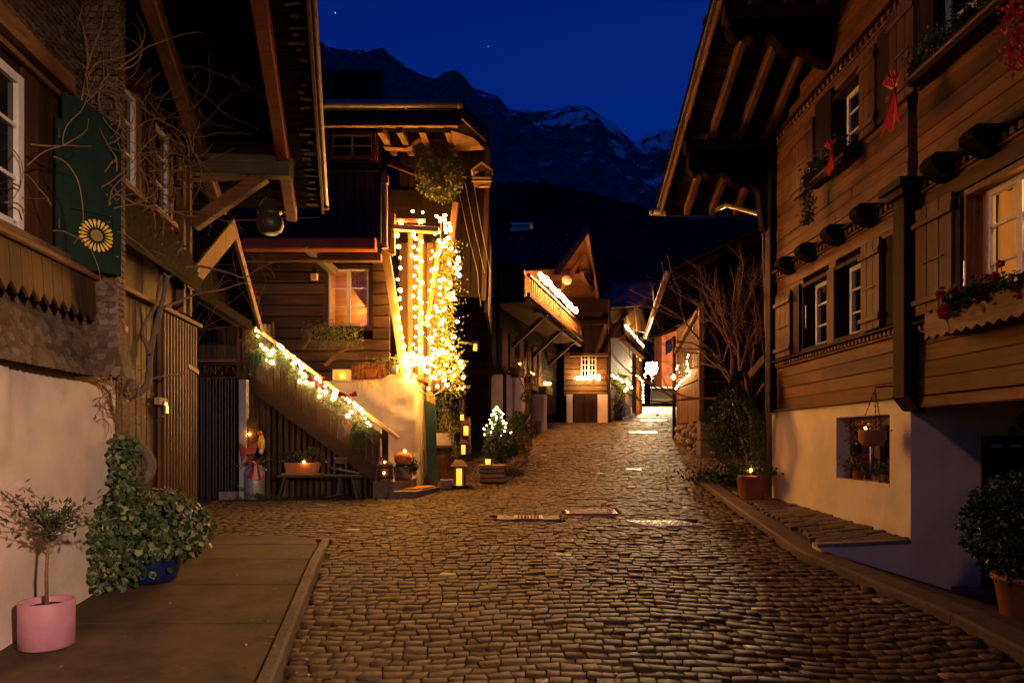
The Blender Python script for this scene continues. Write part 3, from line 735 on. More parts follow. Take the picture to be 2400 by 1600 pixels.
# moulded bands with dentils
def band(name, z, ya, yb, drop=.085, step=.085, dw=.045, skip=()):
    t_ = MB(); t_.beam((3.955,ya,z),(3.955,yb,z),.10,.028,c=.004); o = t_.build(name, M['dark_y'], rh)
    MB().beam((3.985,ya,z-drop),(3.985,yb,z-drop),.05,.022,c=.004).build('band_moulding', M['brown_y'], o)
    me = MB().beam((0,-dw/2,0),(0,dw/2,0),.05,drop-.035,c=.006).data('dentil', M['brown_y'])
    y = ya+.04
    while y < yb-.03:
        if not any(abs(y-s) < .12 for s in skip): piece('dentil', me, o, (3.968, y, z-drop/2-.003))
        y += step
band('sill_band', 1.165, 6.94, 10.27)
band('sill_band', 1.13, 6.15, 6.68)
JH = (9.70,9.02,8.26,7.53,6.21,5.66)
band('joist_band', 2.50, 6.98, 10.27, .10, .095, .05, JH); band('joist_band', 2.50, 4.4, 6.62, .10, .095, .05, JH)
band('gable_band', 4.53, 6.2, 10.26, .10, .115, .055)
for y in JH:
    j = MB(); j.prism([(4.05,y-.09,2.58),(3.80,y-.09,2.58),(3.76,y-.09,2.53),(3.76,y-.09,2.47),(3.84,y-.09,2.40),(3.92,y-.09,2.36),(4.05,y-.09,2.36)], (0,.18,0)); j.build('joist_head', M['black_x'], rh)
# windows with deep jambs
def win_r(oi, sash, pane, curtain=None, rows=3, cols=2, zpad=.05):
    a, b, c, e = OPEN[oi]
    j = MB(); j.box((3.97,a-.012,c),(4.30,a+.02,e)); j.box((3.97,b-.02,c),(4.30,b+.012,e)); j.box((3.965,a,e-.03),(4.30,b,e+.02)); j.box((3.95,a,c-.02),(4.30,b,c+.03))
    wo = j.build('window', M['dark_z'] if oi != 2 else M['brown_z'], rh)
    f = MB(); xa, xb = 4.08, 4.13; s0, s1 = sash; z0, z1 = c+.03, e-.03; t_ = .052
    f.box((xa,s0,z0),(xb,s0+t_,z1)); f.box((xa,s1-t_,z0),(xb,s1,z1)); f.box((xa+.001,s0+t_,z0),(xb-.001,s1-t_,z0+t_)); f.box((xa+.001,s0+t_,z1-t_),(xb-.001,s1-t_,z1))
    mids = [s0+(s1-s0)*k/cols for k in range(1, cols)]
    for m_ in mids: f.box((xa+.002,m_-.03,z0+t_),(xb-.002,m_+.03,z1-t_))
    for k in range(1, rows):
        zz = z0+(z1-z0)*k/rows; f.box((xa+.008,s0+t_,zz-.011),(xb-.008,s1-t_,zz+.011))
    f.build('sash', M['white'], wo)
    ed = [s0+t_]+[q for m_ in mids for q in (m_-.03, m_+.03)]+[s1-t_]
    for k in range(cols):
        for r_ in range(rows):
            za = z0+(z1-z0)*r_/rows+.012; zb = z0+(z1-z0)*(r_+1)/rows-.012
            MB().box((4.102,ed[2*k],max(za,z0+t_)),(4.108,ed[2*k+1],min(zb,z1-t_))).build('pane', M[pane], wo)
    return wo
w1 = win_r(0, (8.77,9.18), 'glass', cols=1); w2 = win_r(1, (7.75,8.25), 'glass', cols=1)
for wo, (a, b) in ((w1,(8.6,9.33)),(w2,(7.61,8.39))):
    cm = MB(); k = 26
    for i in range(k+1):
        y = a+(b-a)*i/k; x = 4.27+.02*math.sin(i*1.3)
        cm.v += [(x,y,1.22),(x,y,2.08)]
    for i in range(k): cm.f.append((2*i,2*i+2,2*i+3,2*i+1)); cm.m.append(0)
    cm.build('curtain', M['curtain_r'], wo, smooth=True)
w3 = win_r(2, (4.72,5.88), 'glass', cols=3); win_r(3, (7.82,8.32), 'pane_blue', cols=1); win_r(4, (5.22,6.43), 'pane_blue', cols=3)
MB().box((4.135,8.46,1.2),(4.149,8.54,2.1)).build('mullion_board', M['brown_z'], w1)
MB().beam((3.97,8.49,1.18),(3.97,8.49,2.12),.03,.19,(0,1,0),.005).build('mullion_post', M['wood_r_z'], rh)
# near window: curtains emit a weak glow themselves in place of room light
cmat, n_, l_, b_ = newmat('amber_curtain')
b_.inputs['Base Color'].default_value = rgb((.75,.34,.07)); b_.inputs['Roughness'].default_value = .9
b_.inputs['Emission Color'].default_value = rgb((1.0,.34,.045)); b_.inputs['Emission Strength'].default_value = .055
cm = MB(); k = 60
for i in range(k+1):
    y = 4.5+(6.05-4.5)*i/k; x = 4.250+.026*math.sin(i*.9)+.014*math.sin(i*2.3+1)
    for q in range(7):
        zz = 1.17+q*.165; cm.v.append((x+.008*math.sin(q*1.3+i*.4), y+.02*math.sin(q*.9+i*.2), zz))
for i in range(k):
    for q in range(6):
        a = i*7+q; cm.f.append((a, a+7, a+8, a+1)); cm.m.append(0)
cm.build('curtain', cmat, w3, smooth=True)
MB().box((4.30,4.4,1.1),(4.318,6.1,2.3)).build('room_back', M['brown_z'], w3)
# added lamp between pane and curtain, out of view, to light the folds
ld = bpy.data.lights.new('curtain_fill_lamp', 'POINT'); ld.energy = 2.4; ld.color = (1.0,.50,.16); ld.shadow_soft_size = .03
lo = bpy.data.objects.new('curtain_fill_lamp', ld); COL.objects.link(lo); lo.parent = w3; lo.location = Vector((4.195,5.15,1.95))-origin(w3)
# shutters
def shutter(p0, p1, z0, z1, mat='wood_r_z', nb=3, label=None, thick=.035):
    p0 = Vector((p0[0],p0[1],0)); p1 = Vector((p1[0],p1[1],0)); d = (p1-p0); n = Vector((-d.y, d.x, 0)).normalized()
    if n.x > 0: n = -n
    o = bpy.data.objects.new('shutter', None); COL.objects.link(o); o.parent = rh; ORG[o.name] = origin(rh)
    for zz in (z0+.12*(z1-z0), z1-.15*(z1-z0)):
        MB().beam(p0-d*.04+n*.03+Vector((0,0,zz)), p1+d*.03+n*.03+Vector((0,0,zz)), .026, .055, c=.006).build('batten', M[mat], o)
    MB().beam(p0+d*.2+n*.028+Vector((0,0,z0+.47*(z1-z0))), p0+d*.8+n*.028+Vector((0,0,z0+.47*(z1-z0))), .012, .014, c=.002).build('slot', M['grey_x'], o)
    for k in range(nb):
        a = p0+d*(k/nb)+d*.006; b = p0+d*((k+1)/nb)-d*.006; m_ = (a+b)/2
        MB().beam(m_+Vector((0,0,z0)), m_+Vector((0,0,z1)), thick, (b-a).length, d, .004).build('board', M[mat], o)
    MB().tube([p1+n*.02+Vector((0,0,z1-.16)), p1+n*.02+Vector((0,0,z1-.08))], .014, 6).build('hinge', M['iron'], o)
    MB().tube([p1+n*.02+Vector((0,0,z0+.08)), p1+n*.02+Vector((0,0,z0+.16))], .014, 6).build('hinge', M['iron'], o)
    return o
shutter((3.945,10.19),(3.945,9.66), 1.20, 2.12)
shutter((3.92,7.65),(3.92,7.26), 1.20, 2.16)
shutter((3.945,6.66),(3.945,6.10), 1.20, 2.22)
shutter((3.945,9.58),(3.945,8.92), 3.34, 4.22); shutter((3.945,7.74),(3.945,7.40), 3.38, 4.30); shutter((3.945,7.12),(3.945,6.68), 3.42, 4.42)
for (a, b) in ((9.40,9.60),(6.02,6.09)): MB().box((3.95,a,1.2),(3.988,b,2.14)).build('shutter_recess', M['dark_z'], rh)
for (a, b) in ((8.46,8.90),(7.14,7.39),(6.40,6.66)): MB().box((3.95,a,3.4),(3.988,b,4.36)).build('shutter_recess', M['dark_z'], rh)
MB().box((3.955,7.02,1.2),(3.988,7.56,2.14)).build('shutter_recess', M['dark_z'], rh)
MB().tube([(3.93,5.93,1.2),(3.93,5.93,1.55)],.008,6).build('shutter_stay', M['steel'], rh); MB().tube([(3.95,9.18,1.5),(3.95,9.18,1.8)],.007,6).build('shutter_stay', M['steel'], rh)
# roof: boards below, rafters, barge strips, shingled edge
SL = .444
def zr(y): return 4.05+SL*(12-y)
up_r = Vector((0,SL,1)).normalized()
rf = MB(); rf.prism([(2.62,12.05,zr(12.05)+.07),(11,12.05,zr(12.05)+.07),(11,1.5,zr(1.5)+.07),(2.62,1.5,zr(1.5)+.07)], (0,0,.06)); roof = rf.build('roof', M['roof_dark'], rh)
y = 12.0
while y > 2.2:
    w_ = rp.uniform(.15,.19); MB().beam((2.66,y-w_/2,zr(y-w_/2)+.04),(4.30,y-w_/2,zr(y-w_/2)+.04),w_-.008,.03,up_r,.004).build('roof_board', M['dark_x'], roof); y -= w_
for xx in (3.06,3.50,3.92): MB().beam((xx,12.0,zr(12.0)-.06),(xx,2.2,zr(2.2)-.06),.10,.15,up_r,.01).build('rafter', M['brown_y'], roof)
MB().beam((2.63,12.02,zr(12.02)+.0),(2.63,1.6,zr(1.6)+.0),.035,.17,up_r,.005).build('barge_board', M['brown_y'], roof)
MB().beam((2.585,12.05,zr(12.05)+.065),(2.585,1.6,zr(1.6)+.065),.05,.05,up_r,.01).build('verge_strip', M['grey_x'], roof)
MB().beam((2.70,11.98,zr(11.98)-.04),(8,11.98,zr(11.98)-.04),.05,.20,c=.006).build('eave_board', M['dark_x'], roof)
me = MB().box((-.05,-.07,-.006),(.06,.07,.006)).data('shingle', M['roof_dark'])
y = 12.0; k = 0
while y > 2.4:
    piece('shingle', me, roof, (2.585+rp.uniform(-.012,.012), y, zr(y)+.135+rp.uniform(-.004,.006)), (math.atan(-SL)+.08, 0, rp.uniform(-.1,.1))); y -= .125
g = MB(); g.tube([(2.50,12.10,zr(12.1)+.02),(2.9,12.10,zr(12.1)+.02),(5,12.10,zr(12.1)+.0)], .055, 10); g.lathe([(.0,-.06),(.05,-.03),(.05,.03),(0,.06)], (2.48,12.10,zr(12.1)+.02), 10); g.build('gutter', M['copper'], roof, smooth=True)
dp = MB(); dp.tube([(3.55,11.9,zr(12)-.05),(3.62,11.5,3.95),(3.9,10.75,3.55),(3.93,10.62,3.2),(3.93,10.62,-.8)], .04, 8); dp.build('downpipe', M['copper'], rh, smooth=True)
# carved consoles and purlins
def console(y, zt, z_out, leg):
    prof = [(4.05,zt),(2.74,zt),(2.70,zt-.06),(2.70,z_out+.10),(2.78,z_out),(2.86,z_out),(2.90,z_out+.05),(2.96,z_out+.02),(3.00,z_out-.03),(3.06,z_out-.03),(3.10,z_out+.03),(3.20,z_out+.04),
            (3.30,z_out-.02),(3.38,z_out-.14),(3.47,z_out-.17),(3.58,z_out-.14),(3.70,z_out-.17),(3.78,z_out-.25),(3.80,z_out-.38*leg-.1),(3.84,z_out-.7*leg-.12),(4.05,z_out-.9*leg-.12)]
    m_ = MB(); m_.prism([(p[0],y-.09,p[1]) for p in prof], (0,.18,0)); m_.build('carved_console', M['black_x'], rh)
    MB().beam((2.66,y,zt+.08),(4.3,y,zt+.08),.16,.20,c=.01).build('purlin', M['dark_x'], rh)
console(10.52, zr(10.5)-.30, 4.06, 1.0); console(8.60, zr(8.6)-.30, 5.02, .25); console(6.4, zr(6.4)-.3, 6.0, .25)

# things on and by the chalet ------------------------------------------------
def leafball(mb, c, rx, ry, rz, n, size, rr, shell=.75, flat=None):
    for _ in range(n):
        v = rv(rr); k = shell+(1-shell)*rr.random() if rr.random() < .8 else rr.random()
        bump = 1+.13*noise.noise(v*2.3+Vector(c))+.08*noise.noise(v*5+Vector(c))
        p = Vector((c[0]+v.x*rx*k*bump, c[1]+v.y*ry*k*bump, c[2]+v.z*rz*k*bump))
        d = (v+rv(rr)*.9).normalized(); mb.leaf(p, size*rr.uniform(.7,1.3), d, (v+rv(rr)*.6), rr=rr)
def pot(mb, c, r0, r1, h, rim=.02, n=28):
    mb.lathe([(r0*.92,0),(r0,.01),(r1*.97,h-rim*2),(r1*1.05,h-rim*1.9),(r1*1.06,h),(r1*.9,h),(r1*.88,h-.05)], c, n, cap1=False)
def soil(c, r, h): m_ = MB(); m_.lathe([(r*.9,h-.045),(r*.5,h-.030),(.001,h-.028)], c, 20, cap0=False, cap1=False); return m_
rb = random.Random(11)
# clipped box ball in terracotta
c = Vector((3.93,5.18,-1.47)); t = thing('potted_boxwood', c, 'round clipped boxwood bush in tall terracotta pot by the cellar door', 'potted plant')
m_ = MB(); pot(m_, c, .17,.235,.44); m_.build('pot', M['terra'], t, smooth=True); soil(c,.235,.44).build('soil', M['soil'], t)
m_ = MB(); leafball(m_, c+Vector((0,0,.80)), .44,.44,.43, 5200, .042, rb, .72); m_.build('foliage', M['box'], t)
m_ = MB(); m_.tube([c+Vector((0,0,.38)), c+Vector((.01,0,.7))],[.03,.02],7)
for k in range(12):
    v = rv(rb); v.z = abs(v.z); m_.tube([c+Vector((0,0,.55)), c+Vector((0,0,.75))+v*.3],[.012,.005],4)
m_.build('stem', M['bark'], t)
# thuja-like shrub in terracotta at the far corner
c = Vector((3.62,10.32,tzr(3.62,10.32))); t = thing('potted_conifer', c, 'tall leaning conifer shrub in terracotta pot at the chalet corner', 'potted plant')
m_ = MB(); pot(m_, c, .17,.225,.36); m_.build('pot', M['terra'], t, smooth=True); soil(c,.225,.36).build('soil', M['soil'], t)
m_ = MB()
for _ in range(6500):
    z_ = rb.random()**.85; r_ = (.40*math.sin(min(1, (z_*1.05+.10))*math.pi)**.8+.05)*(1 if z_ < .7 else 1-.25*(z_-.7)); a = rb.uniform(0,6.283)
    k = (.62+.38*rb.random())*(1+.22*noise.noise(Vector((math.cos(a)*1.8, math.sin(a)*1.8, z_*5))))
    p = c+Vector((-.10-.20*math.sin(z_*2.6)+r_*k*math.cos(a), r_*k*math.sin(a), .42+z_*1.5))
    m_.leaf(p, rb.uniform(.03,.06), Vector((math.cos(a)*.6, math.sin(a)*.6, rb.uniform(-.6,.9))), rv(rb), asp=.45, rr=rb)
m_.build('foliage', M['fir'], t)
m_ = MB(); m_.tube([c+Vector((0,0,.3)), c+Vector((-.12,0,.8)), c+Vector((-.26,0,1.4))],[.022,.018,.008],6); m_.build('stem', M['bark'], t)
m_ = MB()
for _ in range(420): m_.leaf(c+Vector((rb.gauss(0,.16), rb.gauss(0,.14), .36+rb.uniform(0,.10))), .07, None, None, rr=rb)
m_.build('pot_greens', M['fir'], t)
piece_b = MB().lathe([(.0,-1),(.5,-.86),(.86,-.5),(1,0),(.86,.5),(.5,.86),(0,1)], (0,0,0), 8)
def ball(p, r, mat, name, parent, n=8):
    m2 = MB(); m2.lathe([(.001,-r),(r*.5,-r*.86),(r*.86,-r*.5),(r,0),(r*.86,r*.5),(r*.5,r*.86),(.001,r)], p, n, cap0=False, cap1=False); return m2.build(name, mat, parent, smooth=True)
ball(c+Vector((-.10,-.26,.44)), .022, M['flame'], 'fairy_light', t)
# planted heap and boulder at the terrace head
c = Vector((3.45,12.2,gz(12.2)+.02)); t = thing('ground_plants', c, 'low dark green plants in a small bed at the kerb end', 'plants')
m_ = MB()
for _ in range(1500): m_.leaf(c+Vector((rb.gauss(.35,.33), rb.gauss(-.25,.28), abs(rb.gauss(.06,.09)))), rb.uniform(.04,.08), Vector((rb.gauss(0,.5), rb.gauss(0,.5), .8)), rv(rb), rr=rb)
m_.build('foliage', M['leaf'], t)
m_ = MB(); m_.prism([c+Vector((.1,-.7,-.06)),c+Vector((.9,-.9,-.1)),c+Vector((.95,-.75,-.1)),c+Vector((.15,-.55,-.06))],(0,0,.16)); m_.build('bed_edging', M['slate'], t)
m_ = MB(); m_.lathe([(.001,.0),(.13,.0),(.15,.03),(.10,.07),(.001,.08)], P(1630,1115,12.3)-Vector((0,0,.04)), 9); solo(m_, 'boulder', M['kerb'], 'pale flat stone at the head of the terrace kerb', 'stone', smooth=True)
# hanging pot under the post
hp = Vector((3.72,7.05,.02)); t = thing('hanging_planter', hp, 'round terracotta bowl hanging on chains with trailing dry plant', 'planter')
m_ = MB(); m_.lathe([(.03,-.09),(.10,-.075),(.135,-.02),(.13,.05),(.137,.06),(.137,.075),(.12,.075),(.11,.04)], hp, 20, cap1=False); m_.build('bowl', M['terra'], t, smooth=True)
m_ = MB(); top = hp+Vector((.03,0,.50))
for a in (0.3,2.4,4.5):
    q = hp+Vector((.125*math.cos(a),.125*math.sin(a),.07))
    for k in range(16):
        s_ = q+(top-q)*(k/16); e_ = q+(top-q)*((k+.8)/16); m_.beam(s_, e_, .012 if k%2 else .005, .005 if k%2 else .012, c=.001)
m_.build('chain', M['iron'], t); MB().tube([top, top+Vector((.0,0,.02)), (4.0,7.0,.56)], .008, 5).build('hook', M['iron'], t)
m_ = MB()
for _ in range(330):
    if rb.random() < .45: q = hp+Vector((rb.gauss(0,.08), rb.gauss(0,.08), .08+abs(rb.gauss(0,.045))))
    else: q = hp+Vector((-.05-rb.random()*.10, .14+rb.uniform(0,.12), .09-rb.uniform(-.06,.16)))
    m_.leaf(q, rb.uniform(.02,.045), None, None, rr=rb)
m_.build('foliage', M['leaf_dry'], t)
ball(hp+Vector((-.10,-.06,.10)), .012, M['flame'], 'fairy_light', t)
# plants standing in the basement window
for (yy, lab, fl) in ((8.05,'small leafy pot plant with one red flower in the basement window',1),(7.42,'drooping fir sprig in pot in the basement window, right side',0)):
    c = Vector((4.08,yy,-.465)); t = thing('window_plant', c, lab, 'potted plant')
    MB().lathe([(.05,0),(.065,.09),(.07,.09)], c, 14).build('pot', M['terra'], t, smooth=True)
    m_ = MB()
    for _ in range(260): m_.leaf(c+Vector((rb.gauss(-.01,.04), rb.gauss(0,.11), .10+abs(rb.gauss(.04,.07))-(0 if fl else rb.uniform(0,.12)))), .045, None, None, rr=rb)
    m_.build('foliage', M['leaf_y'] if fl else M['fir'], t)
    if fl:
        m_ = MB()
        for _ in range(40): m_.leaf(c+Vector((rb.gauss(0,.02), rb.gauss(-.16,.02), .26+rb.gauss(0,.02))), .04, None, None, rr=rb)
        m_.build('flower', M['geranium'], t)
# geranium box under the lit window
b0 = Vector((3.85,5.4,.90)); t = thing('flower_box', b0, 'long wooden flower box with scalloped edge and red geraniums under the lit window', 'flower box')
ya, yb = 4.5, 6.12; pr = [(3.70,yb,1.13),(3.70,ya,1.13)]; pts = [(3.70,ya,1.13),(3.70,yb,1.13)]
k = 26; low = [(3.70, yb-(yb-ya)*i/k, .90+(.022 if i % 2 else -.012)) for i in range(k+1)]
m_ = MB(); m_.prism([(3.70,ya,1.13),(3.70,yb,1.13)]+low, (.028,0,0)); m_.build('front_board', M['brown_y'], t)
MB().box((3.728,ya,.93),(3.985,yb,.955)).build('box_floor', M['brown_y'], t)
for yy in (ya, yb-.025): MB().box((3.728,yy,.955),(3.985,yy+.025,1.12)).build('end_board', M['brown_y'], t)
MB().box((3.73,ya+.03,.96),(3.98,yb-.03,1.09)).build('soil', M['soil'], t)
for yy in (5.8,5.35): MB().prism([(3.698,yy-.02,1.02),(3.698,yy,1.05),(3.698,yy+.02,1.02),(3.698,yy,.99)], (-.002,0,0)).build('cutout', M['dark_y'], t)
m_ = MB()
for _ in range(2000):
    y = rb.uniform(ya, yb-.25) if rb.random() < .55 else rb.gauss(5.6,.14)
    m_.leaf((3.80+rb.gauss(0,.07), y, 1.10+abs(rb.gauss(.02,.07))-(.08*rb.random() if rb.random()<.3 else 0)), rb.uniform(.035,.07), None, Vector((-.4,0,1)), asp=1.0, rr=rb)
m_.build('foliage', M['leaf'], t)
for (u, v, r_) in ((2205,690,.042),(2237,683,.05),(2268,680,.04),(2290,683,.04),(2323,695,.065),(2330,650,.045),(2345,618,.032),(2362,686,.045),(2385,678,.055),(2400,690,.06),(2217,738,.065),(2260,690,.035)):
    y = 3.74*CAMF/(u-CX); p = P(u, v, y); m_ = MB()
    if v == 738: p = Vector((3.66, 3.66*CAMF/(u-CX), p.z))
    for _ in range(90):
        q = rv(rb); m_.leaf(p+q*r_*.55*rb.random()**.4, r_*.62, q, rv(rb), asp=1.0, rr=rb)
    m_.build('flower_head', M['geranium'], t)
    MB().tube([p, p+Vector((.03,0,-.16))], .004, 4).build('flower_stem', M['leaf'], t)
# upper flower boxes with bows
def bow(t, p, s, yd=1.0):
    m_ = MB()
    for sgn in (-1, 1):
        for i in range(5):
            a = .5+i*.22; e = p+Vector((-.03, sgn*math.cos(a)*.11*s, math.sin(a)*.10*s))
            m_.add([p+Vector((-.02,0,-.01)), p+Vector((-.06,sgn*.05*s,.10*s-.02*i)), e+Vector((-.04,0,.02*s)), e, p+Vector((-.01,sgn*.03,-.02))], [(0,1,2),(0,2,3),(0,3,4)])
        m_.add([p, p+Vector((-.03,sgn*.02*s,-.02)), p+Vector((-.06,sgn*.14*s,-.34*s)), p+Vector((-.05,sgn*.07*s,-.29*s)), p+Vector((-.04,sgn*.01*s,-.36*s))], [(0,1,2),(0,2,3),(0,3,4)])
    return m_.build('bow', M['red'], t)
for (ya, yb, zb, bp, s, lab, tr) in ((5.1,6.55,3.50,(3.72,6.62,3.42),1.25,'upper window box with large red bow, fir sprigs and trailing green at top right',0),
                              (7.85,8.75,3.33,(3.76,7.98,3.40),.9,'small upper window box with red bow and long trailing ivy',1)):
    t = thing('window_box', (3.85,(ya+yb)/2,zb), lab, 'window box')
    MB().box((3.80,ya,zb-.12),(3.93,yb,zb)).build('box', M['dark_y'], t)
    MB().beam((3.79,ya-.05,zb-.06),(3.79,yb+.05,zb-.06),.02,.03).build('rail', M['brown_y'], t)
    m_ = MB()
    for _ in range(900):
        y = rb.uniform(ya,yb); m_.leaf((3.82+rb.gauss(0,.04), y, zb+abs(rb.gauss(.02,.10))), rb.uniform(.03,.06), None, None, rr=rb)
    if tr:
        for _ in range(700): m_.leaf((3.78+rb.gauss(0,.035), rb.gauss(8.72,.07), zb+.05-rb.random()**1.3*.62), .035, Vector((-.3,0,-1)), rv(rb), rr=rb)
    m_.build('foliage', M['leaf'], t); bow(t, Vector(bp), s)
    for k in range(3): ball(Vector(bp)+Vector((-.05,.03*k-.03,.05*s+.02*k)), .018, M['redball'], 'bauble', t)
t = thing('hanging_flower_basket', (3.55,4.62,3.05), 'trailing red flowers cut by the top right corner', 'flower basket')
m_ = MB()
for _ in range(420): m_.leaf((3.55+rb.gauss(0,.05), 4.78+rb.gauss(0,.07), 3.05+rb.uniform(-.45,.3)), .045, None, None, rr=rb)
m_.build('flower_trail', M['geranium'], t, kind='stuff')
m_ = MB()
for _ in range(380): m_.leaf((3.6+rb.gauss(0,.05), 4.72+rb.gauss(0,.07), 3.1+rb.uniform(-.25,.4)), .05, None, None, rr=rb)
m_.build('foliage', M['leaf_y'], t); MB().tube([(3.58,4.72,3.4),(3.7,4.72,4.6),(4.0,4.72,4.6)], .006, 4).build('hanger', M['iron'], t)
MB().lathe([(.03,-.1),(.12,0),(.13,.05)], (3.6,4.7,3.2), 14).build('basket', M['terra'], t)
t = thing('wall_figurine', (5.15,6.80,.10), 'small dark garland figure above the cellar door', 'ornament')
m_ = MB(); leafball(m_, (5.15,6.80,.20), .10,.05,.09, 240, .04, rb); m_.build('wreath', M['leaf_dry'], t)
MB().lathe([(.01,0),(.03,.02),(.03,.06),(.012,.08)], (4.98,6.80,.05), 10).build('figure', M['twig_d'], t)
# ================================================================ shingled house on the left
def XA(y): return -3.15-.125*(y-4.2)
DA = Vector((-.124,.992,0)); NA = Vector((.992,.124,0)); UP = Vector((0,0,1))
def A(y, z, out=0.0): return Vector((XA(y), y, z))+NA*out
lh = thing('shingled_house', (XA(5), 5, pz(5)), 'shingled timber house on the left with rosy plaster base and wide eaves', 'house')
mb = MB(); mb.prism([A(1.0,-1.8,-.12),A(7.55,-1.8,-.12),A(7.55,3.1,-.12),A(1.0,4.6,-.12)], NA*-2.5); mb.build('inner_wall', M['dark_y'], lh)
# plaster base, slightly uneven with a flared foot
mb = MB(); na, nb = 60, 26
def plast_out(y, z):
    o = .02*noise.noise(Vector((y*1.3, z*1.3, 3)))+.006*noise.noise(Vector((y*5, z*5, 9)))
    o += .05*max(0, (-.9-z)/.5)**2 - .06*max(0, (z-.40)/.14)**2
    if y < 4.27 and z > -.10: o += .035*min(1, (4.27-y)/.03)        # meter cupboard bulge
    return o
yend = 5.74
for i in range(na+1):
    y = 1.6+(yend-1.6)*i/na
    for j in range(nb+1):
        z = -1.5+(.545+1.5)*j/nb; mb.v.append(tuple(A(y, z, plast_out(y, z))))
for i in range(na):
    for j in range(nb):
        a = i*(nb+1)+j; mb.f.append((a, a+nb+1, a+nb+2, a+1)); mb.m.append(0)
mb.build('plaster_base', M['plaster_l'], lh, smooth=True)
# shingles
ra = random.Random(31)
def shingle_mesh(w, h):
    t_ = .010; o = MB(); pts = [(-w/2,.35*h),(-w/2,-h*.72),(-w*.33,-h*.94),(0,-h),(w*.33,-h*.94),(w/2,-h*.72),(w/2,.35*h)]
    o.prism([(p[0], 0 if p[1] > 0 else -.012, p[1]) for p in pts], (0,-t_,0)); return o
SHM = [shingle_mesh(w, .062).data('shingle', M['shingle']) for w in (.058,.066,.074)]
SHB = [shingle_mesh(w, .062) for w in (.058,.066,.074)]
field = MB(); shn = 0
wall_sh = MB().prism([A(1.6,.45,-.05),A(5.22,.45,-.05),A(5.22,3.75,-.05),A(1.6,4.4,-.05)], NA*-.06).build('shingle_wall', M['dark_y'], lh)
def put_shingle(p, ang, tilt, single):
    global shn
    k = ra.randrange(3); rot = Matrix.Rotation(ang, 4, 'Z') @ Matrix.Rotation(tilt, 4, 'X') @ Matrix.Rotation(ra.uniform(-.05,.05), 4, 'Y')
    if single and shn < 300:
        shn += 1; piece('shingle', SHM[k], wall_sh, p, rot)
    else: field.add([p+(rot @ Vector(v)) for v in SHB[k].v], SHB[k].f)
def flare(z): return .10*max(0, (.95-z)/.45)**1.6
angA = math.atan2(NA.y, NA.x)+math.pi/2
row = 0; z = .53
while z < 3.72:
    y = 2.3+(row % 2)*.033+ra.uniform(0,.01)
    while y < 5.20:
        blocked = (3.0 < y < 4.96 and 1.16 < z < 2.66) or (1.0 < y < 5.25 and .93 < z < 1.24)
        if not blocked: put_shingle(A(y, z, flare(z)+ra.uniform(0,.006)), angA, -.10-.5*max(0,(.8-z)), False)
        y += .068
    # pier: face towards the camera, then its street side
    xp = XA(5.2)-.01; k = 0
    while xp < -3.075+flare(z)*.8:
        put_shingle(Vector((xp+.033+(row%2)*.02, 5.205-flare(z)*.6-ra.uniform(0,.005), z)), 0, -.10-.4*max(0,(.8-z)), .56 < z < 1.30 or z > 2.15); xp += .068
    for k in range(3):
        put_shingle(Vector((-3.055-.0085*k+flare(z)*.9, 5.235+.06*k, z)), angA, -.10, .56 < z < 1.2)
    z += .044; row += 1
field.build('shingle_field', M['shingle'], wall_sh, kind='stuff')
MB().prism([(-3.30,5.225,.5),(-3.075,5.225,.5),(-3.085,5.40,.5),(-3.32,5.40,.5)], (0,0,3.2)).build('pier_core', M['dark_z'], lh)
# window with white sash in the shingled part
def win_a(y0, y1, z0, z1, out, rows, cols, t_=.05, pane='pane'):
    wo = MB()
    def bar(a, b, c, e, o0, o1): wo.prism([A(a,c,o0),A(b,c,o0),A(b,e,o0),A(a,e,o0)], NA*(o1-o0))
    bar(y0,y0+t_,z0,z1,out-.05,out); bar(y1-t_,y1,z0,z1,out-.05,out); bar(y0+t_,y1-t_,z0,z0+t_,out-.05,out-.002); bar(y0+t_,y1-t_,z1-t_,z1,out-.05,out-.002)
    for k in range(1, cols):
        m_ = y0+(y1-y0)*k/cols; bar(m_-.03,m_+.03,z0+t_,z1-t_,out-.05,out-.003)
    for k in range(1, rows):
        zz = z0+(z1-z0)*k/rows; bar(y0+t_,y1-t_,zz-.012,zz+.012,out-.045,out-.012)
    o = wo.build('window', M['white'], lh)
    for k in range(cols):
        for r_ in range(rows):
            a = y0+(y1-y0)*k/cols+.03; b = y0+(y1-y0)*(k+1)/cols-.03; c = z0+(z1-z0)*r_/rows+.012; e = z0+(z1-z0)*(r_+1)/rows-.012
            MB().prism([A(a,c,out-.032),A(b,c,out-.032),A(b,e,out-.032),A(a,e,out-.032)], NA*-.004).build('pane', M[pane], o)
    return o
MB().prism([A(3.05,1.24,-.11),A(5.0,1.24,-.11),A(5.0,2.64,-.11),A(3.05,2.64,-.11)], NA*-.03).build('window_reveal', M['dark_z'], lh)
win_a(3.30,4.47,1.345,2.36,-.01,3,2,.06)
for (a, b) in ((4.50,4.68),(4.685,4.84),(4.845,4.97)): MB().prism([A(a,1.26,-.07),A(b,1.26,-.07),A(b,2.5,-.07),A(a,2.5,-.07)], NA*.035).build('jamb_board', M['brown_dz'], lh)
MB().beam(A(2.4,2.58,.02), A(4.97,2.58,.02), .09, .13, UP, .01).build('lintel', M['brown_y'], lh)
MB().beam(A(2.4,2.47,-.01), A(4.92,2.47,-.01), .05, .04, UP, .008).build('lintel_strip', M['brown_y'], lh)
MB().beam(A(2.4,1.30,.02), A(5.0,1.30,.02), .12, .05, UP, .01).build('window_sill', M['brown_y'], lh)
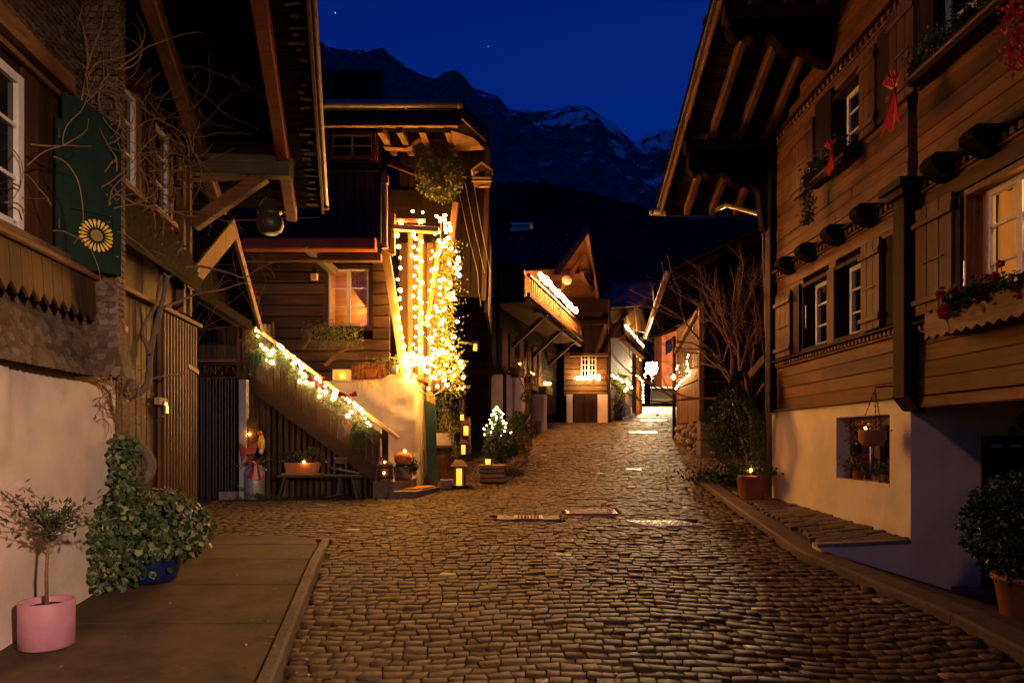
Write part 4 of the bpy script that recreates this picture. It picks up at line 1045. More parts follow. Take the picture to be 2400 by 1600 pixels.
# apron of pointed boards under the window
MB().beam(A(2.2,1.225,.10), A(5.22,1.225,.10), .12, .05, UP, .012).build('apron_rail', M['brown_y'], lh)
y = 2.3
while y < 5.10:
    w_ = .118; m_ = MB(); m_.prism([A(y,1.20,.10),A(y+w_-.006,1.20,.10),A(y+w_-.006,.955,.115),A(y+w_*.5,.885,.12),A(y,.955,.115)], NA*.022); m_.build('apron_board', M['brown_dz'], lh); y += w_
m_ = MB(); m_.prism([A(y,1.20,-.02),A(y+.02,1.20,-.02),A(y+.02,.90,-.02),A(y,.90,-.02)], NA*.14); m_.build('apron_end', M['brown_z'], lh)
# green shutter with a painted yellow daisy
sh = thing('green_shutter', (-3.2,4.85,1.35), 'dark green open shutter with a painted yellow daisy', 'shutter')
s0 = Vector((-3.20,4.85,0)); s1 = Vector((-2.955,5.15,0)); sd = (s1-s0); sn = Vector((sd.y,-sd.x,0)).normalized()
zb, zt = 1.235, 2.47
def SP(a, z, o=0): return s0+sd*a+UP*z+sn*o
m_ = MB(); arch = [SP(0,zb),SP(1,zb),SP(1,zt-.13)]+[SP(1-k/8, zt-.13*(1-math.sin(k/8*math.pi*.55))) for k in range(1, 9)]
m_.prism(arch, sn*-.03); so = m_.build('panel', M['green_sh'], sh)
for (a, b, c, e) in ((.0,.14,zb,zt-.06),(.86,1,zb,zt-.14),(.14,.86,zb,zb+.11),(.14,.86,zb+.42,zb+.50)):
    MB().prism([SP(a,c,.001),SP(b,c,.001),SP(b,e,.001),SP(a,e,.001)], sn*.014).build('rail', M['green_sh'], sh)
fc = (.58, zb+.265)
for k in range(22):
    a = k/22*2*math.pi; r0, r1 = .055, .118; m_ = MB(); L_ = sd.length
    def dp_(r, aa, o): return SP(fc[0]+r*math.cos(aa)/L_, fc[1]+r*math.sin(aa), o)
    m_.add([dp_(r0,a,.005), dp_((r0+r1)/2+.01,a-.105,.005), dp_(r1,a-.05,.005), dp_(r1,a+.06,.005), dp_((r0+r1)/2+.01,a+.105,.005)], [(0,1,2,3,4)]); m_.build('petal', M['yellow'], sh)
m_ = MB(); m_.add([SP(fc[0]+.042*math.cos(k/16*6.283)/sd.length, fc[1]+.042*math.sin(k/16*6.283), .006) for k in range(16)], [tuple(range(16))]); m_.build('flower_centre', plain('ochre_paint', (.20,.12,.02)), sh)
MB().beam(SP(-.05,zb-.02), SP(-.05,zt-.2), .04, .05, sd, .005).build('stile', M['green_sh'], sh)
for zz in (zb+.25, zt-.35): MB().tube([SP(-.06,zz,.03),SP(-.06,zz+.07,.03)], .015, 6).build('hinge', M['iron'], sh)
# timber wall beyond the pier, upper windows
y = 5.40
while y < 7.45:
    w_ = ra.uniform(.13,.19); b_ = min(y+w_, 7.46)
    if not (5.82 < (y+b_)/2 < 6.20 or 6.55 < (y+b_)/2 < 7.0): MB().prism([A(y,1.33,-.08),A(b_-.005,1.33,-.08),A(b_-.005,3.45,-.08),A(y,3.45,-.08)], NA*(.05+ra.uniform(-.006,.006))).build('wall_board', M['brown_dz'], lh)
    else:
        for (c, e) in ((1.33,2.2),(3.12,3.45)): MB().prism([A(y,c,-.08),A(b_-.005,c,-.08),A(b_-.005,e,-.08),A(y,e,-.08)], NA*.05).build('wall_board', M['brown_dz'], lh)
    y = b_
win_a(5.84,6.19,2.25,3.08,-.01,3,1,.04); win_a(6.58,6.97,2.25,3.08,-.01,3,1,.04)
for (a, b) in ((5.78,5.83),(6.20,6.25),(6.52,6.57),(6.98,7.03)): MB().prism([A(a,2.15,-.04),A(b,2.15,-.04),A(b,3.14,-.04),A(a,3.14,-.04)], NA*.055).build('window_casing', M['brown_z'], lh)
for (a, b) in ((5.75,6.28),(6.5,7.06)): MB().beam(A(a,2.205,.01), A(b,2.205,.01), .09, .05, UP, .008).build('window_sill', M['brown_y'], lh)
for yy in (7.28,7.47): MB().beam(A(yy,1.35,.0), A(yy,3.3,.0), .09, .09, NA, .01).build('corner_post', M['brown_z'], lh)
# carrier beam with knee brace
MB().beam((-4.2,7.5,3.05),(-2.42,7.5,2.98),.17,.22,UP,.02).build('carrier_beam', M['grey_x'], lh)
br = MB(); br.beam((-3.50,7.5,2.36),(-2.72,7.5,2.90),.12,.14,UP,.012); br.build('knee_brace', M['brown_x'], lh)
MB().beam((-3.55,7.46,2.83),(-2.9,7.46,2.86),.04,.04,UP,.006).build('brace_rail', M['brown_x'], lh)
# roof
rdir = Vector((-.2375,1,-.241)); e0 = Vector((-2.39,8.62,2.90))
def RF(s, x, dz=0): return e0+rdir*(-s)+Vector((x,0,dz))            # s metres back from the eave along y, x from the verge
m_ = MB(); m_.prism([RF(0,0,.05),RF(0,-4,.05),RF(10,-6.5,.05),RF(10,0,.05)], (0,0,.05)); rfa = m_.build('roof', M['roof_dark'], lh)
s_ = 0.0
while s_ < 7.4:
    w_ = ra.uniform(.17,.23); MB().beam(RF(s_+w_/2,-.03,.03), RF(s_+w_/2,-2.6,.03), w_-.004, .025, Vector((0,.241,1)), .003).build('roof_board', M['black_x'], rfa); s_ += w_
for (x, mat) in ((-.39,'red_x'),(-1.28,'brown_y'),(-2.1,'brown_y')): MB().beam(RF(.02,x,-.08), RF(8,x,-.08), .13, .17, UP, .012).build('rafter', M[mat], rfa)
MB().beam(RF(-.02,.0,.02), RF(8,0,.02), .035, .14, UP, .006).build('barge_board', M['brown_y'], rfa)
g = MB(); g.tube([RF(k*.5,.045,.06) for k in range(17)], .028, 8); g.lathe([(.035,-.05),(.035,.03)], RF(-.02,.045,.07), 10); g.build('verge_gutter', M['copper'], rfa, smooth=True)
me = MB().box((-.10,-.085,-.007),(.06,.085,.007)).data('verge_shingle', M['shingle'])
s_ = .05
while s_ < 6: piece('verge_shingle', me, rfa, RF(s_,-.02+ra.uniform(-.02,.015),.115), (-.30, ra.uniform(-.06,.06), ra.uniform(-.06,.06))); s_ += .13
me = MB().beam((-.11,0,0),(.11,0,0),.05,.012,c=.003).data('shingle_end', M['shingle'])
s_ = .1
while s_ < 3.4: piece('shingle_end', me, rfa, RF(s_,-.10+ra.uniform(-.05,.03),.008), (-.2, ra.uniform(-.1,.1), ra.uniform(-.12,.12)), (ra.uniform(.2,.75),ra.uniform(.5,1.2),1)); s_ += ra.choice((.07,.09,.12,.3))
MB().tube([(-4.3,8.5,2.70),(-2.42,8.58,2.86-.07)], .008, 5).build('tie_rod', M['steel'], rfa)
# board wall with door under the eaves
dw = MB().prism([A(5.5,-1.2,-.10),A(7.75,-1.2,-.10),A(7.75,1.3,-.10),A(5.5,1.3,-.10)], NA*-.04).build('shed_wall', M['dark_z'], lh)
y = 5.45
while y < 6.70:
    w_ = ra.uniform(.10,.15); MB().beam(A(y+w_/2,pz(6)+.02,-.05), A(y+w_/2,1.27,-.05), w_-.008, .04, NA, .006).build('board', M['old_z'], dw); y += w_
door = MB().prism([A(6.74,pz(7)+.06,-.03),A(7.72,pz(7.5)+.06,-.03),A(7.72,1.27,-.03),A(6.74,1.27,-.03)], NA*.03).build('shed_door', M['brown_z'], lh)
y = 6.76
while y < 7.70: MB().beam(A(y,pz(7.3)+.07,.018), A(y,1.26,.018), .055, .035, NA, .008).build('door_batten', M['brown_dz'], door); y += .083
MB().beam(A(5.45,1.30,.02), A(7.82,1.30,.02), .07, .045, UP, .006).build('top_rail', M['brown_y'], lh)
MB().beam(A(5.55,1.02,.0), A(5.98,.96,.0), .02, .05, UP, .004).build('strap_hinge', M['pale_x'], dw)
MB().beam(A(7.38,.80,.04), A(7.72,.76,.04), .02, .05, UP, .004).build('strap_hinge', M['pale_x'], door)
MB().beam(A(7.0,-.85,.04), A(7.74,-.80,.04), .02, .04, UP, .004).build('strap_hinge', M['iron'], door)
MB().prism([A(6.60,.34,-.01),A(6.80,.34,-.01),A(6.80,.41,-.01),A(6.60,.41,-.01)], NA*.05).build('hasp', M['pale_x'], door)
pl = thing('padlock', A(6.72,.25,.06), 'small brass padlock hanging on the shed door hasp', 'padlock')
m_ = MB(); m_.prism([A(6.68,.26,.045),A(6.755,.26,.045),A(6.755,.33,.045),A(6.68,.33,.045)], NA*.025); m_.build('lock_body', M['brass'], pl)
MB().tube([A(6.695,.33,.058),A(6.695,.37,.058),A(6.718,.39,.058),A(6.74,.37,.058),A(6.74,.33,.058)], .007, 6).build('shackle', M['steel'], pl)
MB().box((A(7.74,0).x-.03,7.70,gz(7.7)),(A(7.74,0).x+.10,7.86,gz(7.7)+.25)).build('corner_stone', M['kerb'], lh)
cn = MB().prism([A(5.42,2.12,-.05),A(7.42,2.12,-.05),A(7.42,1.60,.17),A(5.42,1.60,.17)], (0,0,.03)).build('canopy', M['roof_dark'], lh)
me = MB().box((-.055,-.07,-.006),(.055,.07,.006)).data('canopy_shingle', M['roof_dark'])
for i in range(8):
    for j in range(17): k = (i+.5)/8; piece('canopy_shingle', me, cn, A(5.48+j*.115+.05*(i%2), 2.12-.52*k+.045, -.05+.22*k), Matrix.Rotation(angA,4,'Z') @ Matrix.Rotation(1.17-1.57-.72,4,'X') @ Matrix.Rotation(ra.uniform(-.05,.05),4,'Y'))
# ---------------------------------------------------------------- small gabled roof over the shed entrance
an = thing('shed_porch_roof', (-3.7,8.6,1.7), 'small dark gabled porch roof with pale bargeboards between the two houses', 'porch')
Rg = Vector((-3.52,8.5,2.69)); Ng = Vector((-3.56,7.38,1.72)); Fg = Vector((-3.70,9.95,1.62))
back = Vector((-2.6,-.3,0))
m_ = MB(); m_.prism([Rg+UP*.03,Ng+UP*.03,Ng+back+UP*.03,Rg+back+UP*.03], (0,0,.05)); m_.build('roof_slope', M['roof_dark'], an)
m_ = MB(); m_.prism([Rg+UP*.03,Fg+UP*.03,Fg+back+UP*.03,Rg+back+UP*.03], (0,0,.05)); m_.build('roof_slope', M['black_x'], an)  # far slope blacker than the near one, its shade put into the colour
# rows of shingles on the near slope
me = MB().box((-.075,-.10,-.006),(.072,.10,.006)).data('shingle', M['roof_dark'])
rowsN = 11
for i in range(rowsN):
    k = (i+.5)/rowsN; q = Rg.lerp(Ng, k)+UP*.09
    for j in range(12): piece('shingle', me, an, q+back*((j+.5*(i%2))/12.5)+Vector((0,0,ra.uniform(0,.006))), (math.atan2(Rg.z-Ng.z, Rg.y-Ng.y)-.07, 0, ra.uniform(-.03,.03)))
def barge(p, q, w_, name, mat, ext=0.0, t_=.04):
    m2 = MB(); d = (q-p).normalized(); nn = d.cross(Vector((1,0,0))).normalized()
    if nn.z > 0: nn = -nn
    L2 = (q-p).length
    m2.prism([p, q+d*ext, q+d*(ext-.02)+nn*w_*.5, q+d*(ext-.12)+nn*w_, p+nn*w_*1.15], (t_,0,0)); return m2.build(name, M[mat], an)
barge(Rg+Vector((.02,0,.05)), Ng+Vector((.02,0,.05)), .19, 'bargeboard', 'pale_z', .10)
barge(Rg+Vector((.02,.02,.05)), Fg+Vector((.02,0,.05)), .10, 'bargeboard', 'pale_z', .12)
MB().prism([(-3.58,7.35,1.80),(-3.58,7.35,1.62),(-3.58,7.48,1.70)], (-.25,0,0)).build('rafter_tail', M['pale_x'], an)
m_ = MB(); m_.beam((-3.62,7.6,1.70),(-3.74,9.7,1.62),.10,.12,UP,.01); m_.build('tie_beam', M['black_x'], an)
m_ = MB(); m_.prism([Rg+Vector((-.25,0,-.05)), Ng+Vector((-.25,.1,0)), Fg+Vector((-.25,-.1,0))], (-.03,0,0)); m_.build('gable_panel', M['black_x'], an)
# ---------------------------------------------------------------- shed front between the houses: weathered boards, corrugated sheet, sign
sf = thing('shed_front', (-4.5,10.95,gz(10.9)), 'weathered board shed front above a black corrugated sheet', 'shed')
MB().box((-5.9,11.02,-1.1),(-3.86,11.1,1.9)).build('back_board', M['dark_z'], sf)
x = -5.6
while x < -4.05:
    w_ = ra.uniform(.14,.22); MB().beam((x+w_/2,11.0,-.05),(x+w_/2,11.0,1.85),.03,w_-.006,(1,0,0),.004).build('board', M['old_z'], sf); x += w_
m_ = MB(); k = 90; x0, x1 = -5.4, -4.33
for i in range(k+1):
    xx = x0+(x1-x0)*i/k; yy = 10.84+.022*math.sin(i/k*2*math.pi*11)
    m_.v += [(xx,yy,gz(10.85)-.02),(xx,yy,.97)]
for i in range(k): m_.f.append((2*i,2*i+2,2*i+3,2*i+1)); m_.m.append(0)
m_.build('corrugated_sheet', plain('black_sheet_metal', (.020,.018,.017), .4, .3, 8, .1, .5), sf, smooth=True)
for i in range(9):
    xx = -4.06+i*.0; 
MB().beam((-4.24,10.98,-.1),(-4.24,10.98,1.86),.04,.20,(1,0,0),.006).build('door_board', M['brown_z'], sf)
MB().beam((-4.04,10.98,.85),(-4.04,10.98,1.86),.035,.17,(1,0,0),.006).build('door_board', M['grey_z'], sf)
# carved wooden sign
sg = thing('carved_sign', (-4.75,10.92,1.03), 'dark carved wooden name sign with raised letters on the shed boards', 'sign')
MB().box((-5.1,10.90,1.02),(-4.42,10.94,1.20)).build('sign_board', M['dark_x'], sg)
MB().beam((-5.1,10.885,1.255),(-4.40,10.885,1.255),.06,.05,c=.006).build('sign_top', M['brown_x'], sg)
def letter(strokes, x, s):
    m2 = MB()
    for (a, b) in strokes: m2.beam((x+a[0]*s,10.893,1.03+a[1]*s*1.15),(x+b[0]*s,10.893,1.03+b[1]*s*1.15),.016,.016,(0,1,0),.003)
    m2.build('letter', M['old_x'], sg)
LT = {'E':[((0,0),(0,1)),((0,0),(.6,0)),((0,.5),(.5,.5)),((0,1),(.6,1))],'R':[((0,0),(0,1)),((0,1),(.55,.95)),((.55,.95),(.55,.55)),((.55,.55),(0,.5)),((.15,.5),(.6,0))],
      'N':[((0,0),(0,1)),((0,1),(.6,0)),((.6,0),(.6,1))],'S':[((.6,.95),(.05,.95)),((.05,.95),(.05,.55)),((.05,.55),(.6,.45)),((.6,.45),(.55,.03)),((.55,.03),(0,.03))],'T':[((.3,0),(.3,1)),((0,1),(.65,1))]}
for i, ch in enumerate('ERNST'): letter(LT[ch], -5.02+i*.108, .12)
MB().beam((-4.46,10.885,1.16),(-4.40,10.885,1.05),.02,.02,c=.003).build('sign_tip', M['brown_x'], sg)
# grey post
m_ = MB(); m_.beam((-4.24+.03,10.72,gz(10.7)-.03),(-4.21,10.72,.94),.12,.11,(0,1,0),.006); solo(m_, 'grey_post', M['grey_paint'], 'pale grey painted square post in front of the shed', 'post')
MB_ = MB(); MB_.box((-4.56,10.62,gz(10.6)-.03),(-4.30,10.80,gz(10.6)+.12)); solo(MB_, 'stone_block', M['kerb'], 'low stone block at the foot of the grey post', 'stone')
# hanging cauldron
cp = P(633,520,8.0); t = thing('cauldron', cp-Vector((0,0,.17)), 'old round-bellied metal cauldron hanging from the eave beam', 'cauldron')
m_ = MB(); m_.lathe([(.02,-.145),(.09,-.14),(.135,-.10),(.155,-.04),(.15,.02),(.125,.065),(.115,.085),(.135,.115),(.15,.12),(.15,.128),(.12,.12),(.105,.09)], cp, 30, cap1=False); m_.build('pot_body', plain('sooty_cauldron', (.075,.068,.06), .42, .3, 16, .1, .55), t, smooth=True)
m_ = MB(); m_.tube([cp+Vector((.15*math.cos(a), 0, .11+.19*math.sin(a))) for a in [math.pi*k/14 for k in range(15)]], .010, 6); m_.build('bail_handle', M['iron'], t, smooth=True)
for s in (-1, 1): MB().tube([cp+Vector((s*.14,0,.10)), cp+Vector((s*.185,0,.13)), cp+Vector((s*.15,0,.15))], .010, 6).build('lug', M['iron'], t)
for k in range(5):
    zz = .30+k*.055; MB().tube([cp+Vector((.018*math.cos(a)*(1 if k%2 else .1), .018*math.cos(a)*(.1 if k%2 else 1), zz+.035*math.sin(a))) for a in [2*math.pi*q/10 for q in range(11)]], .005, 5).build('chain_link', M['iron'], t)

# ---------------------------------------------------------------- vine tree on the left wall
rt = random.Random(77)
vt = thing('wisteria', (-3.02,6.05,pz(6)), 'bare twisting grey vine trunk climbing the left house with dry tangled tendrils', 'climbing plant')
def path(pts, y0, y1): 
    n = len(pts); return [P(u, v, y0+(y1-y0)*i/(n-1)) for i, (u, v) in enumerate(pts)]
def smooth_path(pts, it=2):
    for _ in range(it):
        o = [pts[0]]
        for i in range(len(pts)-1): o += [pts[i].lerp(pts[i+1],.25), pts[i].lerp(pts[i+1],.75)]
        o.append(pts[-1]); pts = o
    return pts
def limb(pts, r0, r1, y0=6.0, y1=6.0, n=7):
    q = smooth_path(path(pts, y0, y1)); k = len(q); rs_ = [(r0+(r1-r0)*i/(k-1))*(1+.12*noise.noise(Vector((i*.7,r0*99,0)))) for i in range(k)]
    m2 = MB(); m2.tube(q, rs_, n); return m2
limb([(310,1205),(318,1150),(350,1115),(357,1085),(335,1050),(300,1030),(280,1000),(278,960),(292,930),(330,915)], .05,.036,5.9,6.15,9).build('trunk', M['bark'], vt, smooth=True)
for (pts, r0, r1, ya, yb) in [
    ([(285,970),(300,930),(345,910),(350,870),(352,820),(372,740),(385,690),(392,650)], .034,.020,6.1,6.6),
    ([(352,830),(330,780),(345,745),(365,720),(372,680),(380,640)], .018,.012,6.3,6.6),
    ([(392,650),(420,628),(460,622),(500,630),(540,640),(575,655),(600,630),(640,615)], .018,.004,6.6,8.2),
    ([(385,720),(420,705),(470,685),(520,680),(560,665),(590,660)], .014,.004,6.5,8.0),
    ([(392,650),(375,630),(350,605),(320,590),(290,575)], .016,.006,6.6,6.2),
    ([(388,650),(380,610),(375,575),(385,540),(380,500)], .012,.004,6.6,6.5),
    ([(392,655),(400,620),(420,590),(430,560)], .012,.004,6.6,6.9),
    ([(330,915),(355,885),(395,880),(440,872)], .014,.004,6.2,6.8),
    ([(325,1080),(320,1020),(318,960),(325,900)], .012,.009,6.0,6.1),
    ([(275,1000),(262,960),(258,920),(240,905)], .014,.008,5.7,5.4)]:
    limb(pts, r0, r1, ya, yb).build('branch', M['bark'], vt, smooth=True)
# tangled dry tendrils
for k in range(185):
    u, v = rt.uniform(170,470), rt.uniform(90,560)
    if k >= 60 and k < 150: u, v = rt.gauss(330,55), rt.uniform(110,520)
    if k < 12: u, v = rt.uniform(0,150), rt.uniform(330,560)
    if 12 <= k < 30: u, v = rt.uniform(480,660), rt.uniform(600,780)
    yb = rt.uniform(5.05,5.15) if u < 280 else rt.uniform(6.1,6.9) if u < 470 else rt.uniform(7.8,9.0)
    if u < 150: yb = 4.35
    a = rt.uniform(0,6.283); pts = []; step = rt.uniform(16,30); cur = rt.uniform(-.35,.35)
    for q in range(rt.randrange(6,12)):
        pts.append((u,v)); u += math.cos(a)*step; v += math.sin(a)*step+2; a += cur+rt.uniform(-.45,.45)
    limb(pts, rt.uniform(.003,.0075), .0016, yb, yb+rt.uniform(-.15,.25), 4).build('tendril', M['twig'], vt)
for (pts) in ([(330,250),(370,280),(430,310),(445,350),(440,380),(420,345)], [(300,220),(360,150),(400,130),(430,90),(425,30)], [(340,200),(400,150),(450,160),(500,150),(540,170),(570,210)], [(280,300),(330,250),(360,200),(350,150),(300,90)],
              [(160,330),(130,270),(80,190),(40,240)], [(200,180),(215,120),(240,60),(245,0)], [(140,230),(150,120),(180,70),(195,10)], [(190,240),(210,140),(195,60),(170,0)], [(60,400),(100,380),(170,385),(250,420),(290,470)]):
    limb(pts, .008,.003,5.08 if pts[0][0] < 280 else 6.2, 5.1 if pts[0][0] < 280 else 6.5, 5).build('tendril', M['twig'], vt)
m_ = MB()
for _ in range(230):
    u, v = rt.uniform(20,440), rt.uniform(230,620); m_.leaf(P(u, v, 5.08 if u < 280 else 6.35), rt.uniform(.02,.055), None, None, rr=rt)
for _ in range(160):
    u, v = rt.gauss(290,35), rt.uniform(860,1020); m_.leaf(P(u, v, 5.75), rt.uniform(.02,.045), None, None, rr=rt)
m_.build('dry_leaves', M['leaf_dry'], vt)
for k in range(26):                                                   # dry bramble by the plaster
    u, v = rt.uniform(215,300), rt.uniform(870,1000); a = rt.uniform(0,6.28); pts = []
    for q in range(7): pts.append((u,v)); u += math.cos(a)*12; v += math.sin(a)*12; a += rt.uniform(-.7,.9)
    limb(pts, .004,.002,5.35,5.5,4).build('tendril', M['twig'], vt)
# ivy column on the wall and ivy in the blue pot
iv = thing('wall_ivy', A(5.75,pz(5.7),.15), 'column of variegated ivy climbing the corner behind the blue pot', 'ivy')
m_ = MB()
def ivyleaf(mb, p, s, rr, n):
    d = (n*.25+rv(rr)*.9+Vector((0,0,-.5))).normalized(); a = d.cross(n)
    if a.length < .05: a = d.cross(Vector((0,0,1)))
    a.normalize(); up = a.cross(d)*.0+n*.12*s
    pts = [(0,0),(.30,-.42),(.55,-.30),(.55,-.52),(.80,-.22),(1.05,0),(.80,.22),(.55,.52),(.55,.30),(.30,.42)]
    vs = [p+d*(q[0]*s)+a*(q[1]*s)-n*(abs(q[1])*.25*s) for q in pts]
    fs = [(0,1,2),(0,2,4,5),(2,3,4),(0,5,6,8),(6,7,8),(0,8,9)]
    if rr.random() < .26:
        mb.add(vs, fs, 1); c_ = p+d*.5*s
        mb.add([c_+(v-c_)*.78+n*.0025 for v in vs], fs, 0)
    else: mb.add(vs, fs, 0)
for _ in range(900):
    z_ = rt.random(); w_ = .24*(1-.55*z_)+.05; y = 5.62+rt.uniform(-1,1)*w_+.10; z = pz(5.7)+.15+z_*1.05
    p = A(y, z, rt.uniform(.05,.22)*(1.1-.5*z_)); ivyleaf(m_, p, rt.uniform(.035,.065), rt, Vector((.7,-.65,.1)))
m_.build('leaves', [M['ivy'],M['ivy_edge']], iv)
for k in range(7): limb([(300+rt.uniform(-50,45),1200),(300+rt.uniform(-45,40),1130),(290+rt.uniform(-40,40),1060)], .006,.003,5.75,5.75,5).build('stem', M['twig_d'], iv)
bp = Vector((-3.02,5.72,pz(5.72))); t = thing('ivy_pot', bp, 'blue glazed pot overflowing with variegated ivy', 'potted plant')
m_ = MB(); m_.lathe([(.16,0),(.19,.02),(.215,.09),(.235,.20),(.24,.27),(.25,.285),(.25,.31),(.225,.31),(.215,.27)], bp, 32, cap1=False); m_.build('pot', M['blue'], t, smooth=True)
soil(bp,.235,.31).build('soil', M['soil'], t)
m_ = MB(); core = bp+Vector((-.08,-.08,.42))
for _ in range(3000):
    v = rv(rt); v.z = v.z*.9; k = .75+.3*rt.random()
    p = core+Vector((v.x*.56*k, v.y*.36*k, v.z*.40*k))*(1+.20*noise.noise(v*2.2))
    if v.z < -.45 and v.x > .30 and v.y < .3 and rt.random() < .85: continue    # the blue glaze shows at lower right
    if p.z < bp.z+.02: p.z = bp.z+.02+rt.random()*.1
    if p.x < XA(p.y)+.03: p.x = XA(p.y)+.03+rt.random()*.08
    n_ = (v+Vector((.35,-.8,.25))).normalized(); ivyleaf(m_, p, rt.uniform(.03,.075), rt, n_)
for _ in range(700):                                                  # trailing to the left down to the ground
    s_ = rt.random(); p = bp+Vector((-.26+rt.gauss(0,.15)-.10*s_, -.34+rt.gauss(0,.06), .50-.48*s_+rt.gauss(0,.03))); p.x = max(p.x, XA(p.y)+.05); ivyleaf(m_, p, rt.uniform(.03,.06), rt, Vector((.4,-.9,.1)))
m_.build('leaves', [M['ivy'],M['ivy_edge']], t)
for k in range(10): 
    a = rt.uniform(0,6.28); MB().tube([bp+Vector((0,0,.36)), bp+Vector((.2*math.cos(a)-.05,.15*math.sin(a)-.05,.55)), bp+Vector((.42*math.cos(a)-.05,.3*math.sin(a)-.05,.45))], .005, 4).build('stem', M['twig_d'], t)
# little tree in the pink pot
pp = Vector((-2.885,4.235,pz(4.2))); t = thing('potted_tree', pp, 'small thin-leaved tree on a stem in a plain pink pot', 'potted plant')
m_ = MB(); m_.lathe([(.135,0),(.15,.012),(.152,.28),(.148,.288),(.138,.285),(.136,.24)], pp, 40, cap1=False); m_.build('pot', M['pink'], t, smooth=True)
soil(pp,.148,.29).build('soil', M['soil'], t)
m_ = MB(); tp = pp+Vector((.015,0,.72)); m_.tube([pp+Vector((0,0,.2)), pp+Vector((-.005,0,.45)), tp], [.011,.010,.009], 7); m_.build('trunk', M['twig'], t, smooth=True)
lv = MB(); bm_ = MB()
for k in range(34):
    a = rt.uniform(0,6.28); el = rt.uniform(.25,1.4); L_ = rt.uniform(.18,.36); d = Vector((math.cos(a)*math.cos(el), math.sin(a)*math.cos(el)*.8, math.sin(el)))
    st = tp-Vector((0,0,rt.uniform(0,.10))); mid = st+d*L_*.55+Vector((rt.gauss(0,.02),rt.gauss(0,.02),0)); en = st+d*L_+Vector((math.cos(a)*.10,math.sin(a)*.06,-.02))
    bm_.tube(smooth_path([st,mid,en],2), [.0045,.0045,.004,.0035,.003,.003,.0025,.002,.0015,.0015][:len(smooth_path([st,mid,en],2))] if len(smooth_path([st,mid,en],2)) <= 10 else .003, 4)
    for q in range(15):
        s_ = .3+.7*rt.random(); p = st.lerp(mid, s_*2) if s_ < .5 else mid.lerp(en, s_*2-1)
        p = p+rv(rt)*.028
        if p.x < XA(p.y)+.04: continue
        lv.leaf(p, rt.uniform(.028,.06), (d*.5+rv(rt)), None, asp=.38, rr=rt)
bm_.build('twigs', M['twig'], t); lv.build('foliage', M['box'], t)
# the floodlight that lights the left house, fixed to a house behind the photographer
fl = thing('wall_floodlight', (3.55,-2.7,1.9), 'outdoor floodlight on a wall behind the photographer', 'lamp')
m_ = MB(); m_.box((3.45,-2.95,1.75),(3.95,-2.85,1.80)); m_.box((3.93,-3.05,1.6),(3.99,-2.75,1.95)); m_.build('bracket', M['iron'], fl)
m_ = MB(); m_.lathe([(.05,-.10),(.13,.08),(.13,.10)], (3.45,-2.85,1.88), 16, cap1=False); m_.build('lamp_shade', M['iron'], fl)
ld = bpy.data.lights.new('floodlight', 'SPOT'); ld.energy = 610; ld.color = (1.0,.65,.43); ld.spot_size = math.radians(52); ld.spot_blend = 1.0; ld.shadow_soft_size = .12
lo = bpy.data.objects.new('floodlight_beam', ld); COL.objects.link(lo); lo.parent = fl; lo.location = Vector((3.30,-2.70,1.92))-Vector((3.55,-2.7,1.9))
lo.rotation_euler = (Vector((-3.2,4.7,-.60))-Vector((3.30,-2.70,1.92))).to_track_quat('-Z','Y').to_euler()

sl = thing('fill_lantern', (-1.6,-3.4,gz(-3.4)), 'added fill lantern on a post behind the photographer', 'street lamp')  # added out of view as weak warm fill for the walls facing the camera
MB().tube([(-1.6,-3.4,gz(-3.4)),(-1.6,-3.4,4.6)], [.06,.045], 8).build('pole', M['iron'], sl)
m_ = MB(); m_.lathe([(.10,4.6),(.17,4.95),(.10,5.0)], (-1.6,-3.4,0), 6); m_.build('glass_case', glow('fill_lantern_glass', (1.0,.62,.34), 4.0), sl)
m_ = MB(); m_.lathe([(.24,5.0),(.08,5.15),(.01,5.2)], (-1.6,-3.4,0), 6); m_.build('lantern_roof', M['iron'], sl)
ld = bpy.data.lights.new('fill_lantern_lamp', 'POINT'); ld.energy = 52; ld.color = (1.0,.55,.30); ld.shadow_soft_size = .30
lo = bpy.data.objects.new('fill_lantern_lamp', ld); COL.objects.link(lo); lo.parent = sl; lo.location = Vector((-1.6,-3.0,4.7))-Vector((-1.6,-3.4,gz(-3.4)))
# ================================================================ stair house in the middle left (front wall on y = 12.1)
rc = random.Random(41)
YB = 12.1
hb = thing('stair_house', (-3.2,YB,gz(12)), 'old dark timber house with outside stairs, white plaster foot and string lights', 'house')
mb = MB(); mb.prism([(-7,YB+.75,-1.2),(-1.70,YB+.75,-1.2),(-1.25,16.2,-1.2),(-7,16.5,-1.2)], (0,0,5.9)); mb.build('inner_wall', M['dark_x'], hb)
# log wall with window opening
lw = MB().box((-6.5,YB+.08,1.0),(-3.32,YB+.11,3.3)).box((-2.48,YB+.08,1.0),(-2.2,YB+.11,3.3)).box((-3.32,YB+.08,1.0),(-2.48,YB+.11,1.95)).box((-3.32,YB+.08,3.08),(-2.48,YB+.11,3.3)).build('log_wall', M['dark_x'], hb)
z = 1.02
WX0, WX1, WZ0, WZ1 = -3.33, -2.46, 1.93, 3.10
while z < 3.28:
    h = rc.uniform(.17,.22); e = min(z+h, 3.30)
    parts = [(-6.2,-2.17)]
    if e > WZ0+.02 and z < WZ1-.02: parts = [(-6.2,WX0),(WX1,-2.17)]
    for (a, b) in parts: MB().beam((a,YB+.02,(z+e)/2),(b,YB+.02,(z+e)/2),.12,e-z-.008,UP,.022).build('log', M['old_x'], lw)
    z = e
